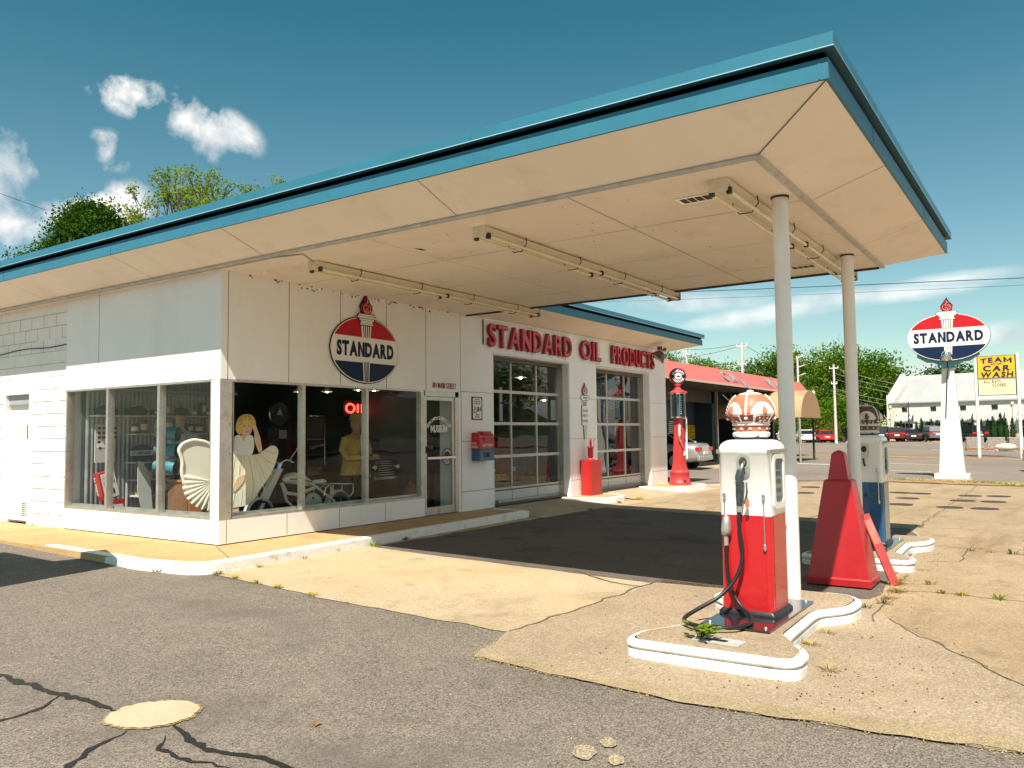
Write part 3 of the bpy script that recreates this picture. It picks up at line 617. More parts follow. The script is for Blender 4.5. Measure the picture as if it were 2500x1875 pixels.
sf.add([(-.17, -7.24, zi+.004), (-.82, -7.95, zo), (-.82, 12, zo), (-.17, 12, zi+.004)], [(0, 1, 2, 3)], soffm)
sf.add([(-.17, -7.24, zi+.004), (5.32, -7.24, zi+.004), (6.09, -7.95, zo), (-.82, -7.95, zo)], [(0, 3, 2, 1)], soffm)
sf.add([(5.32, -7.24, zi+.004), (5.32, .05, zi+.004), (6.09, -.72, zo), (6.09, -7.95, zo)], [(0, 3, 2, 1)][:1], soffm)
sf.add([(5.32, .05, zi+.004), (14.6, .05, zi+.004), (15.49, -.72, zo), (6.09, -.72, zo)], [(0, 3, 2, 1)], soffm)
sf.add([(14.5, .05, zi+.004), (14.5, 12, zi), (15.49, 12, zo), (15.49, -.72, zo)], [(0, 3, 2, 1)][:1], soffm)
tm_ = MB()   # grey-white conduit and moulding along the change of slope, dark edge on the far side
gt = M('trim_grey', (.52, .50, .47), .5, var=.2, vs=6, stain=.6, stcol=(.12, .1, .08), ss=5)
tm_.box(-.20, -.15, -7.27, 12, 3.636, 3.662, gt); tm_.box(-.15, 5.34, -7.27, -7.215, 3.636, 3.662, gt); tm_.box(5.315, 5.335, -7.2, .02, 3.63, 3.70, speck); tm_.tube([(-.13, 12, 3.64), (-.13, .9, 3.64), (-.10, -1.2, 3.645), (.0, -1.6, 3.65), (.38, -1.35, 3.65)], .012, gt, 6)
tm_.box(5.16, 14.5, -.03, .0, 3.635, 3.66, white); tm_.box(5.86, 5.875, -.02, -.004, 3.15, 3.64, dkmetal); tm_.box(5.885, 5.90, -.02, -.004, 3.15, 3.64, white)
tm_.build('soffit_trim', st)
sj = sf
def sline(x0, y0, x1, y1, wd=.007):
    def zof(x, y):
        d_ = max(0, (-.17-x)/.65, (-7.24-y)/.71, (x-5.32)/.77 if y < 0 else 0); return zi-.003+(zo-zi)*min(1, d_)
    n = 8
    P_ = [(x0+(x1-x0)*k/n, y0+(y1-y0)*k/n) for k in range(n+1)]; d_ = Vector((y1-y0, x0-x1)).normalized()*wd/2
    vs = [(p[0]+s*d_.x, p[1]+s*d_.y, zof(*p)) for p in P_ for s in (-1, 1)]
    sj.add(vs, [(2*i, 2*i+1, 2*i+3, 2*i+2) for i in range(n)], seamm)
sline(-.17, -5.41, 5.3, -5.36); sline(-.17, -2.75, 5.3, -2.75, .004); sline(1.35, -7.2, 1.35, 0); sline(2.9, -7.2, 2.9, 0, .005); sline(4.35, -7.2, 4.35, -.1)
sline(-.17, -7.24, -.82, -7.95, .012)
for y in (-4.15, -1.1, 1.3, 4.3, 7.3): sline(-.18, y, -.81, y, .006)
for x in (1.45, 3.85): sline(x, -7.27, x, -7.94, .006)
for x in (8.2, 11, 13.6): sline(x, -.01, x, -.7, .004)
rnd = random.Random(3)
for k in range(90):
    x, y = rnd.uniform(-.1, 5.2), rnd.uniform(-7.1, -.1); q = rnd.uniform(.004, .013)
    sj.prism(circ(q, 5, 1, rnd.uniform(.4, 1.6)), (x, y, zi-.0025), (1, 0, 0), (0, 1, 0), (0, 0, -.001), M('fly_spot', (.12, .08, .05), .8))
for k in range(46):
    x = rnd.uniform(0, 5.0); q = rnd.uniform(.006, .02); sj.prism(circ(q, 6, rnd.uniform(.6, 2.2), 1), (x, -.001, 3.655-rnd.random()**2*.06), (1, 0, 0), (0, 0, 1), (0, -.002, 0), M('fly_spot'  , (.12, .08, .05), .8))
sj.prism([(0, 0), (.13, .01), (.16, .06), (.05, .05)], (.62, -2.86, 3.657), (1, 0, 0), (0, -1, 0), (0, 0, -.001), speck)
for k in range(9): a = k/9*2*PI; sj.prism([(0, 0), (.05, 0), (.05, .008), (0, .008)], (2.35+.22*math.cos(a), -4.05+.15*math.sin(a), 3.657), (math.cos(a+1.57), math.sin(a+1.57), 0), (math.cos(a), math.sin(a), 0), (0, 0, -.001), speck)
sf.build('soffit', st)
for cx, cy in ((1.10, -7.06), (4.23, -7.01)):
    c = MB(); c.lathe([(.074, -.30), (.074, 3.66)], M('column_white', (.84, .82, .79), .4, var=.06, vs=2, stain=.35, stcol=(.45, .33, .22), ss=2, streak=4), (cx, cy, 0), 28, caps=False); c.lathe([(.084, 3.64), (.084, 3.658)], speck, (cx, cy, 0), 20); c.build('column', st)
for vx, vy in ((.66, -6.39), (4.62, -6.36)):
    v = MB(); v.box(vx-.10, vx+.10, vy-.17, vy+.17, 3.648, 3.657, white2)
    for k in range(4): v.box(vx-.07, vx+.07, vy-.145+k*.075, vy-.085+k*.075, 3.645, 3.649, speck)
    v.build('soffit_vent', st)
MB().lathe([(.035, 3.60), (.06, 3.66)], creams, (.42, -.36, 0), 14).build('sensor', st)
# ---- interior shell
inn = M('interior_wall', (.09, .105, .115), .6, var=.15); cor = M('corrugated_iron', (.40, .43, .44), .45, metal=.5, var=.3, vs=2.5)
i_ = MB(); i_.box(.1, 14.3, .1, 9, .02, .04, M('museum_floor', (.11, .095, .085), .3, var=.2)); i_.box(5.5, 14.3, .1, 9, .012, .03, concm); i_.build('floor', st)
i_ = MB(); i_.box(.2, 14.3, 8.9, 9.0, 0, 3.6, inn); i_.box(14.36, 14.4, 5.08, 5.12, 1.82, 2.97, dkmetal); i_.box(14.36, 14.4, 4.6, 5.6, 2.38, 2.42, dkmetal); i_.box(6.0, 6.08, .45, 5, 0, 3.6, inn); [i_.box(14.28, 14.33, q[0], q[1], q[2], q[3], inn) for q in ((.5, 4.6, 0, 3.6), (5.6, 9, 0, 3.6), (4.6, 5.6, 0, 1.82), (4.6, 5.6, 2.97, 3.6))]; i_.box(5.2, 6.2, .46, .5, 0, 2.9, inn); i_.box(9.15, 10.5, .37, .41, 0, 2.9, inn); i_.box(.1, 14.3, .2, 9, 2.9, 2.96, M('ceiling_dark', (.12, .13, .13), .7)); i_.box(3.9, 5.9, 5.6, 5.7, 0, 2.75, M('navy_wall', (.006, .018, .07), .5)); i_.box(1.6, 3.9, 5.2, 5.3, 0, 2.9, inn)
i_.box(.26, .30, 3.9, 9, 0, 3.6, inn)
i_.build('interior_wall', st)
c_ = MB(); xs = [k*.019 for k in range(0, int(2.6/.019))]
rows = [[(.26+x, 3.84+.014*math.cos(x*2*PI/.076), z) for x in xs] for z in (.04, 2.9)]
c_.add(rows[0]+rows[1], [(i, i+1, i+1+len(xs), i+len(xs)) for i in range(len(xs)-1)], cor, True); c_.box(.2, 2.9, 3.87, 3.9, 0, 2.9, inn)
c_.box(.2, 2.9, 3.5, 3.84, 2.19, 2.24, M('beam_grey', (.35, .34, .33), .6)); c_.build('corrugated_partition', st)
# ================================================================== SIGNS ON THE FACADE
FX, FZ = (1, 0, 0), (0, 0, 1)
def flame(mb, o, u, w, h, wd, nn, line=True, m1=reddark, m2=None):
    nn = Vector(nn); pts = [(-.16, 0), (.18, 0), (.38, .14), (.50, .34), (.48, .52), (.36, .68), (.34, .54), (.26, .66), (.24, .84), (.10, 1.0), (-.06, 1.18), (-.08, 1.02), (-.22, .88), (-.28, .70), (-.30, .58), (-.42, .66), (-.50, .46), (-.48, .24), (-.34, .08)]
    mb.prism([(a*wd, b*h/1.18) for a, b in pts], o, u, w, nn*.02, m1)
    m2 = m2 or M('flame_outline', (.85, .25, .22), .4, var=0)
    O = Vector(o)+nn*.026
    for pl in ([(-.1, .05), (-.3, .28), (-.3, .5), (-.14, .66), (-.12, .5), (.0, .72), (.02, .95), (.1, .75)], [(.1, .05), (.3, .25), (.3, .48), (.16, .62), (.12, .42), (.02, .58)], [(0, .05), (-.1, .22), (-.04, .38), (.06, .3), (.1, .18), (.02, .05)]):
        mb.tube([O+Vector(u)*a*wd+Vector(w)*b*h/1.18 for a, b in pl], .009*h/.3, m2, 5)
def torch(mb, o, u, w, nn, H, wt, scale=1, lines=4):
    """fluted torch: narrow foot at o, height H, width wt at the top"""
    u, w, nn = Vector(u), Vector(w), Vector(nn)
    mb.prism([(-wt*.28, 0), (wt*.28, 0), (wt*.5, H), (-wt*.5, H)], o, u, w, nn*.012, creams)
    for k in range(lines):
        a = (k+.5)/lines*2-1; a *= .78
        mb.prism([(a*wt*.28-.006*scale, 0), (a*wt*.28+.006*scale, 0), (a*wt*.5+.009*scale, H), (a*wt*.5-.009*scale, H)], Vector(o)+nn*.012, u, w, nn*.003, navy)
def standard_sign(o, rx, rz, u=FX, nn=(0, -1, 0), th=.03, name='wall_sign', label='', cat='sign', fl=.31):
    u, nn, w = Vector(u), Vector(nn), Vector(FZ); O = Vector(o)
    t = T(name, label, cat, o); L = Vector((0, 0, 0))
    def seg(z0, z1, ins=1.0, n=24):
        a, b = rx*ins, rz*ins; pts = [(a*math.sqrt(max(0, 1-(z/b)**2)), z) for z in np.linspace(max(z0, -b), min(z1, b), n)]
        return pts+[(-p[0], p[1]) for p in pts[::-1]]
    MB().prism(circ(1, 64, rx, rz), L, u, w, nn*th, creams).build('panel', t)
    zb, zt = -.39*rz, .38*rz
    MB().prism(seg(zt, rz, .975), L+nn*th, u, w, nn*.004, redsign).build('red_field', t)
    MB().prism(seg(-rz, zb, .975), L+nn*th, u, w, nn*.004, navy).build('blue_field', t)
    text(MB(), 'STANDARD', L+nn*(th+.001)+w*(-.22*rz), u, w, .45*rz, navy, .004, rx*1.68, .055, .05, center=True).build('lettering', t)
    x = MB(); q = L+nn*(th+.004)
    x.prism([(-.075*rx, 0), (.075*rx, 0), (.10*rx, .60*rz), (-.10*rx, .60*rz)][:4], q+w*(-.98*rz), u, w, nn*.006, creams)
    for k in (-.6, -.2, .2, .6): x.prism([(k*.075*rx-.008, 0), (k*.075*rx+.008, 0), (k*.10*rx+.008, .61*rz), (k*.10*rx-.008, .61*rz)], q+w*(-.98*rz)+nn*.006, u, w, nn*.002, navy)
    x.build('torch_foot', t); x = MB()
    x.prism([(-.125*rx, 0), (.125*rx, 0), (.15*rx, .46*rz), (-.15*rx, .46*rz)], q+w*zt, u, w, nn*.006, creams)
    for k in (-.6, -.2, .2, .6): x.prism([(k*.125*rx-.008, 0), (k*.125*rx+.008, 0), (k*.15*rx+.01, .40*rz), (k*.15*rx-.01, .40*rz)], q+w*(zt+.0)+nn*.006, u, w, nn*.002, navy)
    for a, z0, z1 in ((.19, .76, .80), (.17, .81, .89), (.21, .90, .95), (.26, .965, 1.03), (.23, 1.04, 1.09)):
        x.prism([(-a*rx-.012, z0*rz-.012), (a*rx+.012, z0*rz-.012), (a*rx+.012, z1*rz+.012), (-a*rx-.012, z1*rz+.012)], q+nn*.0, u, w, nn*.008, navy)
        x.prism([(-a*rx, z0*rz), (a*rx, z0*rz), (a*rx, z1*rz), (-a*rx, z1*rz)], q+nn*.008, u, w, nn*.006, creams)
    x.build('torch', t)
    f = MB(); flame(f, L+w*(1.09*rz)+nn*th, u, w, fl, fl*.85, nn); f.prism([(-.3*fl, 0), (.3*fl, 0), (.42*fl, fl*.5), (.2*fl, fl*.75), (0.02*fl, fl*1.1), (-.25*fl, fl*.7), (-.42*fl, fl*.45)], L+w*(1.09*rz), u, w, nn*th, navy)
    f.build('flame', t)
    r = MB(); ring = circ(1, 64, rx+.004, rz+.004); r.tube([L+u*a+w*b+nn*(th*.5) for a, b in ring+[ring[0]]], .011, navy, 6, caps=False); r.build('rim', t)
    return t
standard_sign((2.672, -.006, 2.785), .755, .525, label='round red, white and blue STANDARD sign with a torch above the shop window', fl=.30)
# red channel letters, each word's letters as parts
lt = T('letter_sign', 'red raised letters reading STANDARD OIL PRODUCTS along the wall above the garage doors', 'sign', (5.98, -.02, 3.12))
for word, x0, wd in (('STANDARD', 0, 3.20), ('OIL', 3.62, .98), ('PRODUCTS', 5.18, 2.48)):
    L, tot = glyphs(word, .455, wd, .03, .11)
    for ch, gx, k, size, a, b in L:
        vs, fs, _, _ = glyph(ch, 0, .03); m = MB()
        m.add([(x0+gx+(v[0]-a)*size*k, -(v[2]+.5)*.06, (v[1]+.03)*size) for v in vs], fs, redflat)
        v2, f2, _, _ = glyph(ch, 0, -.008)
        m.add([(x0+gx+(v[0]-a)*size*k, -.06-(v[2]+.5)*.006, (v[1]+.03)*size) for v in v2], f2, M('letter_face', (.66, .045, .055), .35, var=.1, vs=6))
        m.build('letter', lt)
def single(mb, name, label, cat, **kw):
    return mb.build(name, None, label=label, cat=cat, **kw)
single(text(MB(), '184 MAIN STREET', (4.36, -.004, 2.25), FX, FZ, .10, M('address_red', (.28, .01, .02), .5, var=0), .006, .66, -.004, .2), 'address_lettering', 'small dark red lettering 184 MAIN STREET above the museum door', 'lettering')
pq = T('wall_plaque', 'upright black and white address plaque with small house drawing, on the pier above the mailbox', 'sign', (5.49, -.002, 1.69))
MB().box(0, .325, -.012, 0, 0, .44, M('plaque_black', (.02, .02, .022), .4)).build('backing', pq)
x = MB(); x.prism(fillet([(.03, .02), (.295, .02), (.295, .42), (.03, .42)], .03, 3), (0, -.012, 0), FX, FZ, (0, -.003, 0), creams)
for s, z, h, wd in (('Historic', .375, .026, .14), ('Trussville', .337, .026, .2), ('Business', .30, .026, .17), ('Main', .085, .03, .1), ('Street', .045, .03, .14)): text(x, s, (.1625, -.0155, z), FX, FZ, h, black, .001, wd, .04, center=True)
text(x, '184', (.15, -.0155, .16), FX, FZ, .09, black, .001, .13, .045); x.prism([(.05, .13), (.13, .13), (.13, .2), (.12, .2), (.09, .27), (.06, .2), (.05, .2)], (0, -.0155, 0), FX, FZ, (0, -.001, 0), black); x.prism([(.07, .14), (.11, .14), (.11, .19), (.09, .23), (.07, .19)], (0, -.0165, 0), FX, FZ, (0, -.001, 0), creams)
x.build('plate', pq)
# award torch sign
at_ = T('torch_sign', 'torch-shaped enamel award sign reading CLEAN REST ROOMS on the pier between the garage doors', 'sign', (9.83, -.004, 1.27))
x = MB(); x.prism([(-.035, 0), (.035, 0), (.075, .33), (-.075, .33)], (0, 0, 0), FX, FZ, (0, -.012, 0), alum); x.prism([(-.05, .02), (.05, .02), (.095, .34), (-.095, .34)], (0, .0, 0), FX, FZ, (0, -.006, 0), dkmetal)
x.prism([(-.14, .33), (.14, .33), (.14, .76), (-.14, .76)], (0, 0, 0), FX, FZ, (0, -.014, 0), creams); x.box(-.15, -.14, -.012, 0, .33, .8, dkmetal)
for s, z in (('CLEAN', .64), ('REST', .52), ('ROOMS', .40)): text(x, s, (0, -.0145, z), FX, FZ, .055, dkmetal, .001, .23, .02, center=True)
x.build('panel', at_)
x = MB(); x.prism([(-.075, .76), (.075, .76), (.12, .90), (-.12, .90)], (0, 0, 0), FX, FZ, (0, -.012, 0), creams)
for k in range(4): x.box(-.07+k*.04, -.055+k*.04, -.015, -.01, .775, .88, navy)
x.prism([(-.13, .90), (.13, .90), (.2, .955), (.2, .975), (.14, 1.02), (-.14, 1.02), (-.2, .975), (-.2, .955)], (0, -.002, 0), FX, FZ, (0, -.018, 0), creams); text(x, 'AWARD', (0, -.021, .942), FX, FZ, .042, navy, .001, .2, .02, center=True)
x.tube([(-.13, -.02, .90), (-.2, -.02, .955), (-.2, -.02, .975), (-.14, -.02, 1.02), (.14, -.02, 1.02), (.2, -.02, .975), (.2, -.02, .955), (.13, -.02, .90), (-.13, -.02, .90)], .005, navy, 4)
x.build('torch', at_)
x = MB(); flame(x, (0, 0, 1.02), Vector(FX), Vector(FZ), .30, .26, (0, -1, 0), m1=M('flame_rose', (.45, .05, .07), .4), m2=creams); x.build('flame', at_)
# ---- mailbox on the pier
mb_ = T('mailbox', 'wall mailbox with red domed top and blue lower half lettered U.S. MAIL', 'mailbox', (5.48, 0, .92))
x = MB(); x.box(0, .46, -.20, -.002, 0, .215, bluep); x.build('lower_box', mb_, bevel=.012); MB().box(-.006, .466, -.207, -.002, .205, .225, bluep).build('rim', mb_, bevel=.003)
x = MB(); aa = [(-.002, .22), (-.205, .22), (-.205, .40)]+[(-.115-.09*math.cos(R(k)), .42+.11*math.sin(R(k))) for k in range(10, 91, 16)]+[(-.002, .535)]
x.prism(aa, (-.004, 0, 0), (0, 1, 0), FZ, (.468, 0, 0), redp); x.build('hood', mb_, bevel=.014)
x = MB(); x.box(.12, .35, -.222, -.2, .36, .45, redp); x.tube([(.10, -.19, .47), (.10, -.22, .50), (.36, -.22, .50), (.36, -.19, .47)], .012, redp, 6); x.box(.09, .37, -.19, -.08, .515, .555, redp); x.build('letter_flap', mb_, bevel=.005)
MB().box(.14, .31, -.212, -.198, .05, .17, bluep).box(.165, .285, -.215, -.21, .07, .15, navy).build('lock_plate', mb_, bevel=.003)
x = MB(); text(x, 'LETTERS', (.08, -.2065, .27), FX, FZ, .045, creams, .002, .30, .02)
x.build('lettering', mb_); x = MB(); text(x, 'U.S.', (-.0055, -.03, .31), (0, -1, 0), FZ, .05, creams, .002, .10, .02); text(x, 'MAIL', (-.0055, -.03, .24), (0, -1, 0), FZ, .045, creams, .002, .13, .02); x.build('side_lettering', mb_)
# water bottle
wb = T('water_bottle', 'small clear plastic water bottle standing by the garage door jamb', 'bottle', (6.16, -.09, 0))
x = MB(); x.lathe([(.001, 0), (.03, 0), (.033, .02), (.031, .08), (.033, .13), (.03, .155), (.013, .19), (.013, .20)], cylglass, n=14); x.build('bottle_body', wb)
MB().lathe([(.0335, .085), (.0335, .125)], M('label_blue', (.05, .12, .3), .5), n=14, caps=False).build('label', wb); MB().lathe([(.016, .2), (.016, .218), (.001, .219)], creams, n=12).build('cap', wb)
# ---- red lubester cabinet with hand pump
lb = T('oil_cabinet', 'square red oil dispenser cabinet with a hand pump on top, standing between the garage doors', 'cabinet', (9.80, -.17, .0), 0)
redc = M('red_orange_paint', (.46, .018, .016), .42, var=.06, vs=3, coat=.2)
MB().box(-.25, .25, -.14, .135, .0, .80, redc).build('cabinet', lb, bevel=.008)
x = MB(); x.lathe([(.08, .80), (.08, .815), (.045, .83), (.045, .86), (.065, .87), (.065, 1.06), (.08, 1.07), (.08, 1.10), (.03, 1.13), (.028, 1.24), (.035, 1.26), (.001, 1.28)], redc, (-.02, 0, 0), 16)
x.tube([(-.02, 0, 1.22), (-.02, -.02, 1.26), (-.15, -.06, 1.26), (-.2, -.08, 1.25), (-.21, -.085, 1.21)], .018, redc, 8); x.build('pump', lb)
x = MB(); x.tube([(.03, 0, 1.07), (.13, 0, 1.06), (.15, 0, 1.1), (.15, 0, 1.24), (.14, 0, 1.255), (.2, 0, 1.26)], .009, redc, 6); x.build('crank', lb)
# ---- visible gravity gasoline pump with globe
vp = T('visible_gas_pump', 'tall antique red pump with glass cylinder and round STANDARD GASOLINE globe', 'gas pump', (14.03, -.56, .0), R(-10))
rf = M('red_pump_faded', (.50, .04, .042), .5, var=.1, vs=5, stain=.35, stcol=(.35, .08, .06), ss=4)
x = MB(); x.lathe([(.30, 0), (.305, .06), (.27, .08), (.255, .30), (.27, .32), (.265, .35), (.20, .40)], rf, n=28); x.build('base', vp)
x = MB(); x.loft([[(a*sx, b*sx, z) for a, b in ((-.125, -.125), (.125, -.125), (.125, .125), (-.125, .125))] for z, sx in ((.38, 1.3), (.55, 1.06), (.9, .95), (1.35, .78), (1.79, .68))], rf, False); x.box(-.06, .06, -.15, -.1, .9, 1.5, rf)
x.build('column', vp, bevel=.01)
x = MB(); x.lathe([(.205, 1.79), (.205, 1.83)], chrome, n=24); x.lathe([(.20, 2.44), (.20, 2.47)], chrome, n=24)
for k in range(4): a = R(45+90*k); x.tube([(.19*math.cos(a), .19*math.sin(a), 1.82), (.19*math.cos(a), .19*math.sin(a), 2.45)], .011, chrome, 6)
x.build('cage', vp)
x = MB(); x.lathe([(.165, 1.83), (.165, 2.45)], cylglass, n=28, caps=False); x.build('glass_cylinder', vp)
x = MB(); x.lathe([(.05, 1.83), (.05, 2.35), (.02, 2.42)], M('tank_blue', (.06, .16, .22), .2, metal=.6), n=12)
for k in range(9): x.box(.10, .135, -.02, .02, 1.9+k*.058, 1.93+k*.058, creams)
x.build('gauge', vp)
x = MB(); x.lathe([(.26, 2.47), (.265, 2.49), (.21, 2.52), (.13, 2.55), (.075, 2.60), (.07, 2.66), (.11, 2.70), (.06, 2.74)], rf, n=28); x.build('cap', vp)
gl = MB(); X = Matrix.Translation((0, 0, 2.93))@Matrix.Rotation(R(-45), 4, 'Z')@Matrix.Rotation(R(90), 4, 'X')
gl.lathe([(.20, -.075), (.225, -.07), (.225, .07), (.20, .075)], redp, n=40, X=X, caps=False); gl.lathe([(.001, -.09), (.10, -.087), (.2, -.072)], creams, n=40, X=X, caps=False); gl.lathe([(.2, .072), (.10, .087), (.001, .09)], navy, n=40, X=X, caps=False)
gb = gl.build('globe', vp)
c_, s_2 = math.cos(R(-45)), math.sin(R(-45)); gu = Vector((c_, s_2, 0)); gn = Vector((s_2, -c_, 0)).normalized()
gc = Vector((0, 0, 2.93))+gn*.0885
x = MB(); x.prism(circ(.195, 40), gc, gu, FZ, gn*.001, navy); x.prism(circ(.092, 32), gc+gn*.001, gu, FZ, gn*.002, creams)
arctext(x, 'STANDARD', gc+gn*.002, gu, FZ, .145, 165, 15, .06, creams, .002, .03); arctext(x, 'GASOLINE', gc+gn*.002, gu, FZ, .145, 200, 340, .06, creams, .002, .03, inward=True)
x.prism([(-.045, -.035), (.045, -.035), (.055, .02), (.025, .0), (.0, .04), (-.025, .0), (-.055, .02)], gc+gn*.003, gu, FZ, gn*.002, reddark); x.build('globe_face', gb)
x = MB(); x.tube([(.1, -.05, 1.80), (.22, -.08, 1.80), (.25, -.08, 1.76), (.25, -.08, 1.3), (.24, -.08, .95), (.18, -.12, .72), (.14, -.13, .68)], .026, creams, 8); x.build('hose', vp)
x = MB(); x.tube([(-.14, -.12, 1.6), (-.17, -.13, 1.5), (-.17, -.13, 1.32)], .03, creams, 8); x.tube([(-.17, -.13, 1.34), (-.19, -.14, 1.24), (-.14, -.15, 1.15)], .022, alum, 8); x.tube([(-.16, -.14, 1.2), (-.08, -.17, 1.0), (.06, -.15, .9)], .014, alum, 6); x.build('nozzle', vp)
x = MB(); x.tube([(-.14, -.25, .12), (-.2, -.25, .2), (-.17, -.22, .45), (-.19, -.2, .95)], .014, rf, 6); x.sph((-.16, -.26, .15), .04, rf, 8); x.box(-.01, .06, -.155, -.14, .78, .93, creams); x.build('lever', vp)
# ---- flood light under the far eave
fl = T('floodlight', 'rusty twin floodlight hanging under the blue eave at the far end of the station', 'light', (13.35, -.36, 3.70))
bz = M('bronze_lamp', (.12, .085, .05), .5, metal=.5, var=.3); x = MB(); x.lathe([(.07, -.08), (.07, 0)], bz, n=12); x.tube([(0, 0, -.05), (.12, -.05, -.10), (.2, -.05, -.05)], .02, bz, 6); x.tube([(0, 0, -.05), (-.12, -.05, -.12)], .02, bz, 6); x.sph((.22, -.05, -.06), .05, bz, 8); x.build('bracket', fl)
x = MB(); X = Matrix.Translation((-.18, -.08, -.26))@Matrix.Rotation(R(35), 4, 'X')@Matrix.Rotation(R(20), 4, 'Y'); x.loft([[(a, b, -.1) for a, b in ((-.2, -.14), (.2, -.14), (.2, .14), (-.2, .14))], [(a*.55, b*.5, .1) for a, b in ((-.2, -.14), (.2, -.14), (.2, .14), (-.2, .14))]], bz, False, X=X)
x.box(-.17, .17, -.11, .11, -.103, -.1, M('lamp_lens', (.6, .58, .5), .2), X=X); x.build('lamp_head', fl)

# ================================================================== CANOPY LIGHTS
ft = T('fluorescent_light', 'open twin-tube fluorescent light across the canopy ceiling nearest the shop wall', 'light', (.36, -1.38, 3.66))
hs = M('fixture_housing', (.72, .66, .52), .45, var=.15, vs=5, stain=.5, stcol=(.35, .2, .08), ss=5); LN = 5.25
x = MB(); x.prism([(-.095, -.02), (-.06, -.085), (.06, -.085), (.095, -.02), (.06, 0), (-.06, 0)], (0, 0, 0), (0, 1, 0), FZ, (LN, 0, 0), hs)
x.box(-.012, .0, -.085, .085, -.12, 0, hs); x.box(LN, LN+.012, -.11, .11, -.13, 0, hs); x.box(-.016, .10, -.08, .08, -.09, -.0, hs)
x.build('housing', ft)
for yy in (-.08, .08):
    x = MB()
    for a, b in ((.06, LN*.495), (LN*.505, LN-.05)): x.tube([(a, yy, -.115), (b, yy, -.115)], .019, M('lamp_tube', (.86, .78, .58), .25, var=.05), 8)
    for a in (.05, LN*.5, LN-.04): x.box(a-.02, a+.02, yy-.022, yy+.022, -.14, -.08, dkmetal)
    x.build('lamp_tube', ft)
for k in range(4):
    a = LN*(.14+.24*k); MB().tube([(a, -.115, -.0), (a, -.125, -.07), (a, -.06, -.15), (a, .06, -.15), (a, .125, -.07), (a, .115, 0)], .006, dkmetal, 5).build('wire_guard', ft)
ft['group'] = 'fluorescent lights under the canopy'
dup(ft, (.25, -4.11, 3.66), label='open twin-tube fluorescent light across the middle of the canopy ceiling')
dup(ft, (.20, -6.78, 3.66), label='open twin-tube fluorescent light across the canopy ceiling beside the two round columns')

# ================================================================== PUMP ISLANDS
def island(dx):
    near = fillet([(-.66, -7.60), (-.82, -7.70), (-1.14, -7.70), (-1.18, -6.44), (-.86, -6.42), (-.52, -6.60)], [0, .1, .2, .25, .12, 0], closed=False)
    full = fillet([(-.40, -7.44), (-.66, -7.60), (-.82, -7.70), (-1.14, -7.70), (-1.18, -6.44), (-.86, -6.42), (-.46, -6.64), (.48, -6.64), (.72, -6.42), (1.25, -6.42), (1.42, -6.6), (1.42, -7.50), (1.25, -7.64), (.78, -7.62), (.50, -7.42)], [.05, .1, .1, .2, .25, .12, .1, .1, .15, .2, .15, .15, .15, .15, .08])
    full = full[::-1]
    sh = lambda P: [(p[0]+dx, p[1]) for p in P]
    a = MB(); P = sh([(p[0]*1.0, p[1]) for p in full]); cx0, cy0 = .1+dx, -7.04; P = [(p[0]-(.05 if p[0] > cx0 else -.05)*(abs(p[0]-cx0) > .85), p[1]-math.copysign(.05, p[1]-cy0)) for p in P]; a.prism(P, (0, 0, -.4), (1, 0, 0), (0, 1, 0), (0, 0, .298), aggmat)
    o = a.build('pump_island', kind='structure')
    pr = [(-.052, -.101), (-.03, -.103), (-.006, -.112), (.004, -.127), (.004, -.142), (-.008, -.154), (-.026, -.158), (-.028, -.166), (-.006, -.169), (-.001, -.178), (-.001, -.27)]
    cr = sh(near)[::-1]   # travel so that outward is on the right
    fwd = sh(fillet([(-.42, -7.46), (.40, -7.44), (.53, -7.46), (.78, -7.64), (1.18, -7.66), (1.40, -7.52), (1.42, -7.3)], [0, .1, .08, .15, .12, .1, 0], closed=False))
    back = sh(fillet([(.6, -6.56), (.74, -6.42), (1.2, -6.42)][::-1], [0, .1, 0], closed=False))
    for nm, pa in (('near', cr), ('f', fwd), ('b', back)):
        k = MB(); sweep(k, pa, pr, whitekerb); k.build('kerb', kind='structure')
    return o
def ccw(P): return sum(a[0]*b[1]-b[0]*a[1] for a, b in zip(P, P[1:]+P[:1])) > 0
island(0); island(4.86)

